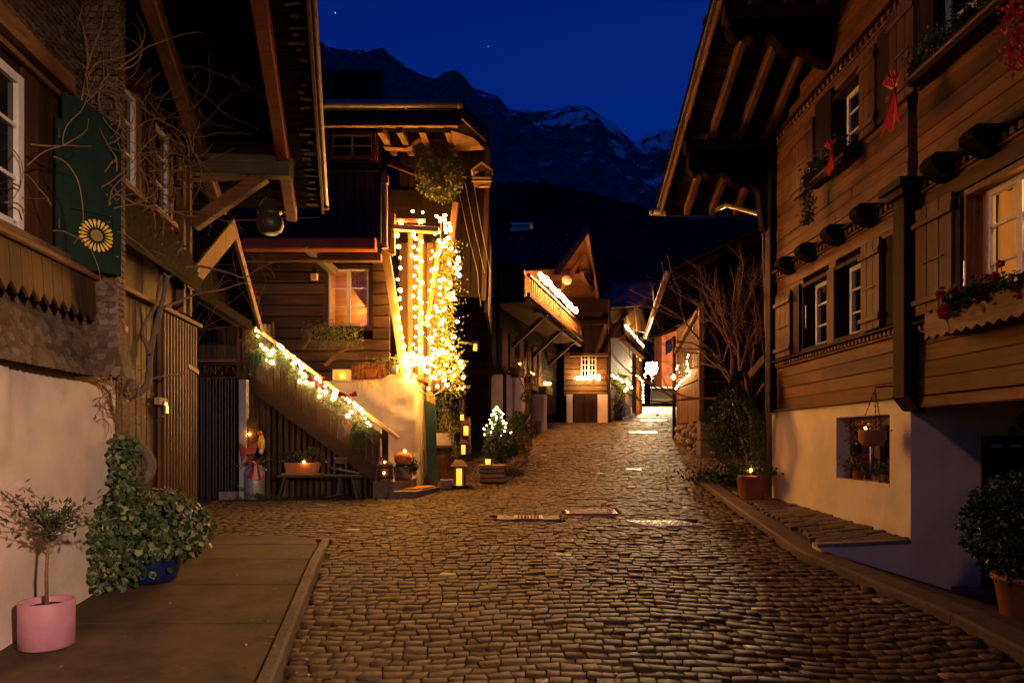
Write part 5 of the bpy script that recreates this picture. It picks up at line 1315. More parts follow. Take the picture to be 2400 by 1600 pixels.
# lower window
def win_b(x0, x1, z0, z1, y, rows, cols, frame, sash, pane, t_=.035, cas=.075):
    m2 = MB(); m2.box((x0-cas,y-.02,z0-cas),(x0,y+.06,z1+cas)); m2.box((x1,y-.02,z0-cas),(x1+cas,y+.06,z1+cas)); m2.box((x0,y-.018,z1),(x1,y+.06,z1+cas)); m2.box((x0,y-.018,z0-cas),(x1,y+.06,z0))
    o = m2.build('window', M[frame], hb); s = MB()
    for k in range(cols):
        a = x0+(x1-x0)*k/cols; b = x0+(x1-x0)*(k+1)/cols
        s.box((a,y,z0),(a+t_,y+.03,z1)); s.box((b-t_,y,z0),(b,y+.03,z1)); s.box((a+t_,y+.001,z0),(b-t_,y+.029,z0+t_)); s.box((a+t_,y+.001,z1-t_),(b-t_,y+.029,z1))
        for r_ in range(1, rows): zz = z0+(z1-z0)*r_/rows; s.box((a+t_,y+.006,zz-.010),(b-t_,y+.024,zz+.010))
    s.build('sash', M[sash], o)
    for k in range(cols):
        for r_ in range(rows):
            a = x0+(x1-x0)*k/cols+t_; b = x0+(x1-x0)*(k+1)/cols-t_; c = z0+(z1-z0)*r_/rows+(t_ if r_ == 0 else .010); e = z0+(z1-z0)*(r_+1)/rows-(t_ if r_ == rows-1 else .010)
            MB().box((a,y+.012,c),(b,y+.016,e)).build('pane', M[pane], o)
    return o
wb = win_b(-3.25,-2.54,2.01,3.02,YB+.0,3,2,'old_z','white','glass')
m_ = MB(); m_.box((-3.30,YB+.66,1.95),(-2.50,YB+.68,3.08)); m_.box((-3.32,YB+.07,1.95),(-3.30,YB+.68,3.08)); m_.box((-2.50,YB+.07,1.95),(-2.48,YB+.68,3.08)); m_.box((-3.30,YB+.07,3.06),(-2.50,YB+.66,3.08)); m_.box((-3.30,YB+.07,1.95),(-2.50,YB+.66,1.97))
m_.build('room_niche', M['pale_x'], wb)
m_ = MB(); k = 24
for i in range(k+1):
    xx = -2.87+.35*i/k; yy = YB+.10+.014*math.sin(i*1.7); m_.v += [(xx,yy,2.28+.45*(1-i/k)**1.2),(xx,yy,3.03)]
for i in range(k): m_.f.append((2*i,2*i+2,2*i+3,2*i+1)); m_.m.append(0)
m_.build('curtain', plain('patterned_curtain', (.45,.22,.10), .9, .5, 60, .1), wb, smooth=True)
ld = bpy.data.lights.new('window_lamp', 'POINT'); ld.energy = 3.0; ld.color = (1.0,.42,.12); ld.shadow_soft_size = .05
lo = bpy.data.objects.new('window_lamp', ld); COL.objects.link(lo); lo.parent = wb; lo.location = Vector((-2.75,YB+.40,2.5))-origin(wb)
t = thing('red_lantern', (-2.64,YB+.20,2.0), 'small red glowing lantern on the window ledge', 'lantern')
m_ = MB(); m_.lathe([(.05,0),(.05,.02),(.04,.03),(.045,.09),(.04,.15),(.02,.18)], (-2.64,YB+.18,2.0), 14); m_.build('glass', glow('red_lantern_glass', (1.0,.05,.02), .5), t, smooth=True)
MB().tube([(-2.68,YB+.18,2.15),(-2.68,YB+.18,2.24),(-2.64,YB+.18,2.28),(-2.60,YB+.18,2.24),(-2.60,YB+.18,2.15)], .004, 4).build('handle', M['red'], t)
# jettied upper storey
for k in range(22):
    x = -5.9+k*.168
    if x > -2.36: break
    MB().beam((x,11.42,3.34),(x,11.42,4.46),.04,.160,(1,0,0),.005).build('upper_board', M['brown_dz'], hb)
MB().box((-6,11.45,3.3),(-2.2,11.5,6.2)).build('upper_wall', M['dark_z'], hb)
MB().beam((-6,11.36,4.50),(-2.2,11.36,4.50),.10,.10,UP,.01).build('upper_rail', M['dark_x'], hb)
MB().beam((-4.42,11.30,3.22),(-2.25,11.30,3.22),.20,.20,UP,.02).build('jetty_beam', M['red_x'], hb)
MB().beam((-4.6,11.52,3.06),(-2.2,11.52,3.06),.16,.12,UP,.01).build('jetty_beam', M['old_x'], hb)
m_ = MB(); m_.beam((-3.42,11.22,3.20),(-3.10,11.95,2.93),.13,.13,UP,.012); m_.build('brace', M['grey_x'], hb)
# upper window
m_ = MB(); m_.box((-3.30,11.38,4.60),(-2.24,11.44,5.12)); m_.build('window_surround', M['red_x'], hb)
uw = win_b(-2.98,-2.32,4.70,5.05,11.33,2,2,'red_x','white','pane_blue',.018,.05)
win_b(-3.75,-3.22,4.70,5.05,11.33,2,2,'red_x','white','pane_blue',.018,.05)
# roof, gutter, fascia
ez = 5.02
rb_ = MB(); rb_.prism([(-6.5,10.5,ez+.06),(-.755,10.5,ez+.06),(-.42,11.3,ez+.08),(-.52,15.5,ez+1.40),(-6.5,15.5,ez+1.40)], (0,0,.07)); rfb = rb_.build('roof', M['roof_dark'], hb)
g = MB(); g.tube([(-6.4,10.42,ez+.10),(-3.6,10.42,ez+.10),(-1.9,10.42,ez+.10),(-.75,10.42,ez+.11)], .065, 12); g.build('gutter', M['copper'], rfb, smooth=True)
for xx in (-2.5,-1.62,-.82): MB().tube([(xx-.012,10.42,ez+.10),(xx+.012,10.42,ez+.10)], .073, 12).build('gutter_clip', M['copper'], rfb)
MB().beam((-6.4,10.52,ez-.05),(-.80,10.52,ez-.05),.04,.19,UP,.006).build('fascia', M['dark_x'], rfb)
MB().beam((-6.4,10.56,ez-.17),(-.84,10.56,ez-.17),.08,.03,UP,.006).build('fascia_strip', M['brown_x'], rfb)
MB().beam((-.78,10.5,ez+.0),(-.44,11.32,ez+.0),.04,.17,UP,.006).build('verge_board', M['brown_y'], rfb)
MB().prism([(-.95,10.6,ez-.19),(-.62,10.95,ez-.15),(-.45,11.4,ez-.15),(-.95,11.4,ez-.19)], (0,0,-.03)).build('soffit', M['brown_x'], rfb)
for xx in (-2.05,-1.75,-1.40,-1.0): MB().beam((xx,10.6,ez-.20),(xx,11.9,ez-.02),.10,.12,UP,.01).build('rafter', M['brown_y'], rfb)
me = MB().box((-.09,-.06,-.01),(.085,.06,.01)).data('roof_shingle', M['roof_dark'])
for k in range(32): piece('roof_shingle', me, rfb, (-6.3+k*.178, 10.46, ez+.155+rc.uniform(-.008,.008)), (.3,0,rc.uniform(-.05,.05)))
for k in range(5): MB().tube([(-3.9+k*.75,10.9,ez+.2),(-3.9+k*.75,10.9,ez+.36)], .012, 5).build('snow_guard_post', M['iron'], rfb)
MB().tube([(-4.2,10.9,ez+.34),(-.9,10.9,ez+.34)], .012, 5).build('snow_guard_rail', M['iron'], rfb)
# gallery at the right side, dark
ga = MB().box((-2.15,12.95,2.7),(-.46,13.0,5.75)).build('gallery_wall', M['dark_z'], hb)
for k in range(10): MB().beam((-2.05+k*.17,12.93,2.7),(-2.05+k*.17,12.93,5.6),.03,.155,(1,0,0),.004).build('gallery_board', M['dark_z'], ga)
MB().box((-.52,12.9,2.4),(-.46,15.6,5.9)).build('gallery_side', M['dark_z'], ga)
MB().beam((-.53,12.86,2.62),(-.45,12.86,5.5),.05,.09,(1,0,0),.006).build('gallery_post', M['old_z'], ga)
m_ = MB(); pr = [(-2.12,5.06),(-1.05,5.06),(-1.03,5.02),(-1.10,4.95),(-1.55,4.95),(-1.63,4.90),(-1.66,4.84),(-1.75,4.80),(-2.12,4.82)]
m_.prism([(p[0],11.25,p[1]) for p in pr], (0,.14,0)); m_.build('carved_bracket', M['brown_x'], hb)
MB().beam((-2.12,11.7,4.75),(-1.6,11.7,4.55),.06,.10,UP,.008).build('porch_lintel', M['brown_x'], hb)
m_ = MB(); m_.beam((-2.13,11.45,3.2),(-2.13,11.45,4.45),.085,.085,(1,0,0),.02); m_.prism([(-2.19,11.40,4.28),(-2.07,11.40,4.28),(-2.07,11.40,4.42),(-2.13,11.40,4.50),(-2.19,11.40,4.42)], (0,.1,0)); m_.build('porch_post', M['pale_z'], hb)
# lit porch: beam, posts, slanted brace board, boarded back
MB().beam((-2.05,11.82,3.67),(-1.27,11.82,3.62),.12,.10,UP,.01).build('porch_beam', M['pale_x'], hb)
MB().beam((-2.05,11.84,3.80),(-1.5,11.84,3.79),.05,.06,UP,.006).build('porch_rail', M['pale_x'], hb)
MB().beam((-2.06,11.82,3.2),(-2.06,11.82,3.9),.07,.08,(1,0,0),.008).build('porch_post', M['pale_z'], hb)
MB().beam((-2.20,11.86,3.28),(-1.86,11.86,1.10),.05,.15,(1,0,0),.008).build('brace_board', M['pale_z'], hb)
MB().beam((-2.24,11.84,3.34),(-2.05,11.84,3.22),.06,.09,UP,.008).build('brace_head', M['pale_x'], hb)
for xx in (-1.78,-1.60): MB().beam((xx,11.96,1.05),(xx,11.96,3.60),.08,.08,(1,0,0),.01).build('porch_post', M['brown_z'], hb)
for k in range(7): MB().beam((-2.0+k*.125,12.5,.9),(-2.0+k*.125,12.5,3.6),.03,.118,(1,0,0),.004).build('porch_board', M['old_z'], hb)
MB().beam((-1.50,12.0,2.0),(-1.30,12.2,3.5),.07,.07,(1,0,0),.008).build('porch_post', M['pale_z'], hb)
MB().beam((-1.27,12.6,2.4),(-1.02,12.4,4.3),.10,.12,(1,0,0),.01).build('raking_strut', M['brown_z'], hb)
MB().box((-2.12,12.0,1.02),(-1.5,12.6,1.10)).build('porch_floor', M['brown_x'], hb)
# plaster foot: uneven, rounded at its right edge
mb = MB(); na, nb = 46, 40
def ptop(u): return interp([760,780,845,895,908,930,970,980,990], [905,893,890,889,880,872,874,882,905], u)
for i in range(na+1):
    u = 690+(990-690)*i/na
    for j in range(nb+1):
        v = ptop(u)+(1165-ptop(u))*j/nb
        y = YB-.20+.03*noise.noise(Vector((u*.03, v*.03, 2)))+.012*noise.noise(Vector((u*.12, v*.12, 5)))
        y += .45*max(0,(u-968)/22)**2.2+.16*max(0,(3-j)/3)**2-.12*max(0,(v-1060)/105)
        mb.v.append(tuple(P(u, v, y)))
for i in range(na):
    for j in range(nb):
        a = i*(nb+1)+j; mb.f.append((a, a+1, a+nb+2, a+nb+1)); mb.m.append(0)
mb.build('plaster_foot', M['plaster_b'], hb, smooth=True)
mb = MB(); mb.prism([P(985,885,12.2),P(1000,905,12.6),P(1003,1150,12.5),P(988,1150,12.1)], (-.4,.4,0)); mb.build('plaster_return', M['plaster_b'], hb)
MB().prism([P(760,893,12.0),P(985,884,12.05),P(985,884,12.5),P(760,893,12.5)], (0,0,-.05)).build('foot_ledge', M['plaster_b'], hb)
MB().prism([P(1000,905,12.3),P(1020,930,12.4),P(1020,1140,12.2),P(1000,1145,12.1)], (0,.15,0)).build('corner_boards', M['pale_z'], hb)
# ---------------------------------------------------------------- outside stairs
YS = 10.95
st = thing('outside_stairs', P(740,1170,YS), 'dark wooden outside stairs with slatted side and garlanded handrail', 'stairs')
def S_(u, v, y=YS): return P(u, v, y)
m_ = MB(); m_.prism([S_(588,878),S_(882,1094),S_(880,1133),S_(586,915)], (0,.07,0)); m_.build('stringer', M['grey_x'] if False else M['old_x'], st)
m_ = MB(); m_.prism([S_(560,905,YS+.10),S_(586,905,YS+.10),S_(880,1120,YS+.10),S_(880,1178,YS+.10),S_(560,1178,YS+.10)], (0,.03,0)); m_.build('side_backing', M['dark_z'], st)
u = 572
while u < 874:
    vt_ = 905 if u < 586 else 915+(u-586)*.742
    if vt_ < 1165: MB().beam(S_(u,vt_,YS+.05), S_(u,1176,YS+.05), .045, .058, (1,0,0), .006).build('slat', M['old_z'], st)
    u += 14.2
def railv(u): return 772+(u-608)*.779
u = 592
while u < 886:
    d_ = 26+34*math.exp(-((u-775)/70)**2); top = railv(u)+d_; bot = 882+(u-588)*.735
    if bot-top > 8: MB().beam(S_(u+8.3,top,YS+.035), S_(u+8.3,bot+6,YS+.035), .03, .107, (1,0,0), .004).build('cladding_board', M['old_z'], st)
    u += 16.6
m_ = MB(); m_.beam(S_(600,768,YS-.02), S_(934,1027,YS-.02), .09, .055, UP, .01); m_.build('handrail', M['pale_x'], st)
m_ = MB(); m_.beam(S_(600,790,YS+.06), S_(905,1030,YS+.06), .04, .07, UP, .01); m_.build('lower_rail', M['grey_x'], st)
MB().beam(S_(903,1000,YS+.03), S_(903,1118,YS+.03), .09, .09, (1,0,0), .008).build('newel_post', M['dark_z'], st)
MB().beam(S_(603,765,YS+.06), S_(603,900,YS+.06), .09, .09, (1,0,0), .008).build('newel_post', M['old_z'], st)
for k in range(9):
    u = 868-k*31; v = 1098-k*23; p = S_(u, v, YS+.1); MB().box((p.x-.14,p.y,p.z-.04),(p.x+.10,p.y+.95,p.z)).build('tread', M['old_x'], st)
MB().beam((-2.75,11.4,1.55),(-3.15,11.5,1.25),.05,.05,UP,.006).build('wall_rail', M['brown_x'], st)
# stone blocks and doorstep
m_ = MB(); m_.box((-2.20,10.80,gz(10.8)-.05),(-1.86,11.1,-.66)); m_.prism([(-1.858,10.82,-.66),(-1.66,11.25,-.66),(-1.66,11.9,-.66),(-2.2,11.9,-.66),(-2.2,11.103,-.66),(-1.858,11.103,-.66)], (0,0,-.3))
solo(m_, 'stone_step', M['kerb'], 'stone step block at the foot of the wooden stairs carrying plant pots', 'step')
m_ = MB(); m_.prism([(-1.93,10.72,gz(10.9)+.09),(-1.50,10.72,gz(10.9)+.09),(-1.20,11.45,gz(11.3)+.08),(-1.62,11.55,gz(11.3)+.08),(-1.84,11.1,gz(11)+.09)], (0,0,-.18)); solo(m_, 'doorstep_slab', M['kerb'], 'low stone doorstep slab at the street edge', 'step')
m_ = MB(); m_.prism([(-1.74,10.95,gz(11)+.10),(-1.46,10.95,gz(11)+.10),(-1.28,11.38,gz(11.3)+.09),(-1.56,11.38,gz(11.3)+.09)], (0,0,.012)); solo(m_, 'door_mat', M['terra'], 'brown door mat on the stone doorstep', 'mat')
# ---------------------------------------------------------------- things before the stairs
YP = 10.62; G0 = gz(10.65)
mc = Vector((P(597,1165,10.70).x,10.70,gz(10.7)-.01)); t = thing('milk_can', mc, 'grey metal milk can decorated with fir sprigs and a red ribbon', 'milk can')
m_ = MB(); m_.lathe([(.145,0),(.155,.015),(.155,.40),(.15,.46),(.11,.52),(.105,.56),(.125,.58),(.125,.60),(.10,.60)], mc, 30, cap1=False); m_.build('can_body', M['milk'], t, smooth=True)
for s in (-1, 1): MB().tube([mc+Vector((s*.14,0,.42)), mc+Vector((s*.19,0,.45)), mc+Vector((s*.13,0,.50))], .010, 6).build('can_handle', M['milk'], t)
def fir(mb, p, d, L_, rr, nl=.045, dens=90):
    d = Vector(d).normalized(); a = d.cross(Vector((.2,.3,1))).normalized(); b = d.cross(a)
    n = int(L_*dens)*4
    for i in range(n):
        s_ = rr.random(); th = rr.uniform(0,6.283); o = (a*math.cos(th)+b*math.sin(th)); q = p+d*(L_*s_)+Vector((0,0,-.12*L_*s_*s_))
        mb.leaf(q, nl*rr.uniform(.7,1.2)*(1-.4*s_), (d*.75+o).normalized(), o.cross(d), asp=.26, fold=.1, rr=rr)
m_ = MB()
for k in range(16):
    a = rc.uniform(0,6.283); fir(m_, mc+Vector((0,0,.60)), Vector((math.cos(a), math.sin(a)*.7-.2, rc.uniform(-.35,.25))), rc.uniform(.24,.42), rc, .05, 45)
m_.build('fir_sprigs', M['fir'], t)
rp_ = mc+Vector((.06,-.17,.58)); m_ = MB()
m_.add([rp_, rp_+Vector((-.10,-.02,.045)), rp_+Vector((-.09,-.02,-.03)), rp_+Vector((.07,-.02,.05)), rp_+Vector((.08,-.02,-.03))], [(0,1,2),(0,4,3)])
m_.add([rp_+Vector((-.01,-.01,0)), rp_+Vector((.015,-.01,0)), rp_+Vector((-.03,-.02,-.26)), rp_+Vector((-.10,-.02,-.22))], [(0,3,2,1)]); m_.add([rp_+Vector((.03,-.005,0)), rp_+Vector((.05,-.005,0)), rp_+Vector((.12,-.02,-.28)), rp_+Vector((.075,-.02,-.27))], [(0,3,2,1)]); m_.build('ribbon', M['red'], t)
m_ = MB(); m_.add([rp_+Vector((.005,-.012,0)), rp_+Vector((.03,-.012,0)), rp_+Vector((.07,-.03,-.27)), rp_+Vector((.0,-.03,-.25))], [(0,3,2,1)]); m_.build('ribbon_tail', M['cream'], t); ball(rp_+Vector((0,-.03,-.02)), .028, M['redball'], 'bauble', t)
t = thing('twig_broom', mc+Vector((-.07,.12,.6)), 'bundle of dry twigs with an orange cloth rising from the milk can', 'broom')
m_ = MB()
for k in range(150): a = rc.uniform(0,6.283); r_ = rc.random()**.5; m_.tube([mc+Vector((-.07+.03*r_*math.cos(a),.03+.02*math.sin(a),.58)), mc+Vector((-.08+.15*r_*math.cos(a),.03+.07*r_*math.sin(a),1.28-.12*rc.random()))], .0028, 3, cap=False)
m_.build('twigs', M['straw'], t)
m_ = MB(); c0 = mc+Vector((-.04,-.12,.82)); m_.add([c0+Vector((-.16,0,.08)), c0+Vector((-.04,-.03,-.02)), c0+Vector((.15,0,.10)), c0+Vector((.10,-.02,-.10)), c0+Vector((-.03,-.04,-.12)), c0+Vector((-.09,-.02,-.24))], [(0,5,4,1),(1,4,3,2)]); m_.build('cloth', M['cloth_o'], t)
ball(mc+Vector((-.06,-.06,1.02)), .020, M['flame'], 'fairy_light', t)
t = thing('hen_figure', mc+Vector((.10,.02,.62)), 'small yellow figure with red head standing in the milk can sprigs', 'figurine')
m_ = MB(); m_.lathe([(.01,.0),(.05,.08),(.055,.18),(.03,.27),(.012,.30)], mc+Vector((.10,.02,.72)), 14); m_.build('body', M['yellow'], t, smooth=True); ball(mc+Vector((.085,.0,1.04)), .042, M['cloth_o'], 'head', t)
ball(mc+Vector((.12,-.06,.74)), .035, M['white'], 'foot', t)
t = thing('fir_branches', mc+Vector((.05,-.12,0)), 'loose fir branches lying at the foot of the milk can', 'branches')
m_ = MB()
for k in range(14): a = rc.uniform(-.6,3.6); fir(m_, mc+Vector((rc.uniform(-.15,.25),-.14,.03+rc.random()*.05)), Vector((math.cos(a), -.25+.3*math.sin(a), rc.uniform(-.05,.25))), rc.uniform(.2,.4), rc, .05, 45)
m_.build('needles', M['fir'], t)
# bench with planter and the wooden toy sledge
bx0, bx1 = P(650,1115,YP).x, P(842,1115,YP).x; bz = -.55; t = thing('bench', ((bx0+bx1)/2, YP+.14, G0), 'plain old wooden bench with splayed legs in front of the stairs', 'bench')
MB().beam((bx0,YP+.13,bz-.02),(bx1,YP+.13,bz-.02),.28,.04,UP,.008).build('seat', M['grey_x'], t)
for (x, s) in ((bx0+.10,-1),(bx1-.12,1)):
    for yy, dy in ((YP+.04,-.03),(YP+.22,.03)): MB().beam((x,yy,bz-.03),(x+s*.09,yy+dy,gz(yy)-.0),.04,.045,(0,1,0),.006).build('leg', M['grey_z'], t)
px = P(705,1100,YP).x; c = Vector((px,YP+.12,bz+.003)); t = thing('flower_trough', c, 'terracotta trough with variegated shrub and glowing light on the bench', 'planter')
MB().box((px-.31,YP+.02,bz+.003),(px+.29,YP+.24,bz+.028)).build('saucer', M['terra'], t)
m_ = MB(); m_.add([(px-.24,YP+.05,bz+.03),(px+.22,YP+.05,bz+.03),(px+.22,YP+.21,bz+.03),(px-.24,YP+.21,bz+.03),(px-.275,YP+.03,bz+.19),(px+.26,YP+.03,bz+.19),(px+.26,YP+.23,bz+.19),(px-.275,YP+.23,bz+.19)], [(3,2,1,0),(0,1,5,4),(1,2,6,5),(2,3,7,6),(3,0,4,7),(4,5,6,7)]); m_.build('trough', M['terra'], t)
m_ = MB()
for (dx, w_, h_) in ((-.17,.28,.17),(.16,.22,.24)):
    for _ in range(650):
        v = rv(rc); v.z = abs(v.z); k = .7+.3*rc.random(); m_.leaf(c+Vector((dx+v.x*w_*k, v.y*.15*k, .20+v.z*h_*k)), rc.uniform(.02,.04), (v+rv(rc)*.7), None, rr=rc)
m_.build('foliage', M['ivy'], t); ball(c+Vector((.05,-.12,.20)), .020, M['flame'], 'fairy_light', t); ball(c+Vector((.16,-.11,.245)), .024, M['redball'], 'bauble', t)
sx = P(790,1100,YP).x; t = thing('wooden_sledge_seat', (sx,YP+.12,bz), 'small old wooden ride-on sledge with back board standing on the bench', 'sledge')
m_ = MB(); m_.beam((sx-.12,YP+.10,bz+.11),(sx+.32,YP+.10,bz+.02),.04,.035,UP,.006); m_.build('runner', M['grey_x'], t)
m_ = MB(); m_.beam((sx-.08,YP+.15,bz+.22),(sx+.12,YP+.15,bz+.22),.03,.10,UP,.012); m_.build('back_board', M['grey_x'], t)
for dx in (-.08,.10): MB().beam((sx+dx,YP+.15,bz+.02),(sx+dx,YP+.15,bz+.20),.03,.03,(1,0,0),.005).build('upright', M['grey_z'], t)
m_ = MB(); m_.beam((sx+.0,YP+.05,bz-.30),(sx+.03,YP+.05,bz-.04),.05,.05,(1,0,0),.006); m_.beam((sx-.2,YP+.05,bz-.345),(sx+.06,YP+.05,bz-.30),.05,.02,UP,.006); m_.build('hook_leg', M['grey_z'], t)
# bucket, tub with pumpkin
c = Vector((-2.03,10.95,-.655)); t = thing('wooden_bucket', c, 'brown wooden bucket with fir greens and red berries on the step', 'bucket')
m_ = MB(); m_.lathe([(.135,0),(.125,.02),(.115,.24),(.12,.26),(.10,.26),(.095,.22)], c, 18, cap1=False); m_.build('staves', M['brown_z'], t)
for zz in (.04,.20): MB().lathe([(.134-.05*zz,zz),(.136-.05*zz,zz+.02)], c, 18, cap0=False, cap1=False).build('hoop', M['iron'], t)
m_ = MB()
for k in range(22): a = rc.uniform(0,6.28); fir(m_, c+Vector((0,0,.25)), Vector((math.cos(a), math.sin(a), rc.uniform(-.1,.9))), rc.uniform(.12,.2), rc, .035, 60)
m_.build('greens', M['leaf_y'], t)
for k in range(5): ball(c+Vector((-.04+rc.gauss(0,.03),-.06+rc.gauss(0,.02),.36+rc.gauss(0,.02))), .018, M['redball'], 'berry', t)
ball(c+Vector((.01,-.11,.30)), .016, M['flame'], 'fairy_light', t); ball(c+Vector((.0,-.13,.13)), .013, M['bulb_w'], 'fairy_light', t)
c = Vector((-1.80,11.30,-.655)); t = thing('zinc_tub', c, 'grey zinc tub with evergreen sprigs below the pumpkin', 'tub')
m_ = MB(); m_.lathe([(.13,0),(.135,.01),(.165,.20),(.17,.21),(.15,.21),(.145,.17)], c, 26, cap1=False); m_.build('tub', M['zinc'], t, smooth=True)
m_ = MB()
for _ in range(460): a = rc.uniform(0,6.28); r_ = .06+.14*rc.random(); m_.leaf(c+Vector((r_*math.cos(a)+.03, r_*math.sin(a), .20+rc.gauss(.02,.035)-(.05 if r_ > .16 else 0))), rc.uniform(.03,.055), None, None, rr=rc)
for _ in range(160): m_.leaf(c+Vector((.19+rc.gauss(0,.03), -.02+rc.gauss(0,.03), .20+rc.gauss(.02,.07))), rc.uniform(.03,.05), None, None, rr=rc)
m_.build('greens', M['leaf'], t)
pc = c+Vector((0,0,.23)); t = thing('pumpkin', pc, 'ribbed orange pumpkin with a small candle light on the zinc tub', 'pumpkin')
m_ = MB(); m_.lathe([(.001,.01),(.08,.0),(.135,.05),(.15,.11),(.135,.17),(.08,.215),(.03,.205),(.001,.195)], pc, 48, cap0=False, cap1=False, lobes=20, lob=.07); m_.build('body', M['pumpkin'], t, smooth=True)
MB().tube([pc+Vector((-.01,0,.20)), pc+Vector((-.02,0,.24)), pc+Vector((-.025,0,.275))], [.018,.012,.013], 7).build('stem', M['straw'], t); ball(pc+Vector((.03,-.03,.235)), .022, M['flame'], 'fairy_light', t)
# green board, broom, heather, lantern
m_ = MB(); m_.prism([P(994,935,11.75),P(1020,948,11.95),P(1026,1142,11.75),P(1003,1143,11.6)], (.0,.03,0)); solo(m_, 'green_board', M['green_board'], 'tall green painted board leaning at the plaster corner', 'board')
c = P(1000,1140,11.62); t = thing('besom', c, 'short worn besom leaning on the plaster corner beside the green board', 'broom')
m_ = MB()
for k in range(90): a = rc.uniform(0,6.28); r_ = rc.random(); m_.tube([c+Vector((.0,0,.30)), c+Vector((.075*r_*math.cos(a),.05*r_*math.sin(a),.0))], .003, 3, cap=False)
m_.build('bristles', M['straw'], t); MB().tube([c+Vector((0,0,.26)), c+Vector((-.07,.08,.62))], .011, 6).build('handle', M['straw'], t)
c = P(1047,1141,11.60); c.z = gz(11.6)+.0; t = thing('heather_pot', c, 'white enamel pot of dry heather beside the big lantern', 'potted plant')
m_ = MB(); m_.lathe([(.07,0),(.085,.01),(.105,.13),(.112,.15),(.112,.165),(.095,.165),(.09,.13)], c, 26, cap1=False); m_.build('pot', M['pot_w'], t, smooth=True); soil(c,.10,.165).build('soil', M['soil'], t)
m_ = MB()
for k in range(46):
    a = rc.uniform(0,6.28); d = Vector((math.cos(a)*.45, math.sin(a)*.4, 1)).normalized(); L_ = rc.uniform(.12,.27); fir(m_, c+Vector((math.cos(a)*.05, math.sin(a)*.05, .15)), d, L_, rc, .018, 60)
m_.build('heather', M['heather'], t); ball(c+Vector((-.01,-.08,.22)), .008, M['redball'], 'berry', t)
def lantern(c, w, h, lab, hang=False, cw=.4):
    t = thing('lantern', c, lab, 'lantern', 'candle lanterns')
    m2 = MB(); m2.lathe([(w*.72,0),(w*.72,h*.05)], c, 4); b = m2.build('base', M['brown_x'], t); b.rotation_euler = (0,0,0)
    for (sx_, sy_) in ((-1,-1),(1,-1),(1,1),(-1,1)): MB().beam(c+Vector((sx_*w*.42,sy_*w*.42,h*.05)), c+Vector((sx_*w*.38,sy_*w*.38,h*.64)), w*.09, w*.09, (1,0,0), .003).build('corner_post', M['brown_z'], t)
    r2 = MB(); r2.add([c+Vector((a*w*.62,b_*w*.62,h*.64)) for (a, b_) in ((-1,-1),(1,-1),(1,1),(-1,1))]+[c+Vector((a*w*.20,b_*w*.20,h*.84)) for (a, b_) in ((-1,-1),(1,-1),(1,1),(-1,1))], [(3,2,1,0),(4,5,6,7),(0,1,5,4),(1,2,6,5),(2,3,7,6),(3,0,4,7)]); r2.build('roof', M['brown_x'], t)
    MB().lathe([(w*.13,h*.84),(w*.10,h*.92),(w*.05,h*.94),(w*.08,h*.98),(.003,h)], c, 10).build('finial', M['iron'], t, smooth=True)
    cd = MB(); cd.lathe([(w*cw*.5,h*.05),(w*cw*.5,h*.55),(w*cw*.4,h*.56)], c, 14); cd.build('candle', M['candle'], t, smooth=True)
    for (sx_, sy_, ex, ey) in ((-1,-1,1,-1),(1,-1,1,1),(1,1,-1,1),(-1,1,-1,-1)): MB().add([c+Vector((sx_*w*.40,sy_*w*.40,h*.06)),c+Vector((ex*w*.40,ey*w*.40,h*.06)),c+Vector((ex*w*.37,ey*w*.37,h*.63)),c+Vector((sx_*w*.37,sy_*w*.37,h*.63))],[(0,1,2,3)]).build('pane', M['glass'], t)
    return t
c = P(1076,1138,11.75); c.z = gz(11.75)+.01; lantern(c, .24, .56, 'large copper-roofed lantern with a thick glowing candle on the ground')
# stand with plants, shelf lanterns behind the green board
c = P(1045,1120,12.3); c.z = gz(12.3); t = thing('plant_stand', c, 'dark wooden stand carrying a white trough behind the green board', 'stand')
m_ = MB(); m_.box((c.x-.22,12.25,c.z),(c.x+.14,12.6,c.z+.62)); m_.build('crate', M['old_z'], t); MB().box((c.x-.25,12.22,c.z+.62),(c.x+.17,12.62,c.z+.66)).build('shelf', M['grey_x'], t)
c2 = Vector((c.x-.03,12.4,c.z+.66)); t = thing('trailing_plant', c2, 'white stone trough with trailing ivy and shrub beside the green board', 'potted plant')
MB().box((c2.x-.17,12.28,c2.z),(c2.x+.15,12.52,c2.z+.22)).build('trough', M['pot_w'], t)
m_ = MB()
for _ in range(900):
    k = rc.random()
    if k < .55: p = c2+Vector((.02+rc.gauss(0,.13), rc.gauss(-.05,.1), .22+abs(rc.gauss(0,.16))))
    else: s_ = rc.random(); p = c2+Vector((.12+.12*s_+rc.gauss(0,.035), -.16+rc.gauss(0,.03), .25-.55*s_))
    m_.leaf(p, rc.uniform(.02,.045), None, None, rr=rc)
m_.build('foliage', M['leaf_y'], t)
m_ = MB()
for _ in range(900): m_.leaf(P(1040+rc.gauss(0,16), 955+rc.gauss(0,28), 12.5+rc.gauss(0,.1)), rc.uniform(.025,.05), None, None, rr=rc)
m_.build('shrub', M['leaf'], t)
for k in range(6): MB().tube([c2+Vector((0,0,.2)), P(1040+rc.uniform(-18,18), 950+rc.uniform(-30,20), 12.5)], .007, 4).build('stem', M['twig_d'], t)
wb_ = thing('leaning_sledge', P(1092,1060,13.4), 'old wooden sledge propped upright with a lantern in front', 'sledge')
for u in (1083,1101): MB().beam(P(u,1062,13.4), P(u-2,978,13.6), .05, .05, (1,0,0), .006).build('runner', M['brown_z'], wb_)
for v in (1045,1018,990): MB().beam(P(1082,v,13.42), P(1102,v,13.42), .04, .05, UP, .006).build('slat', M['brown_x'], wb_)
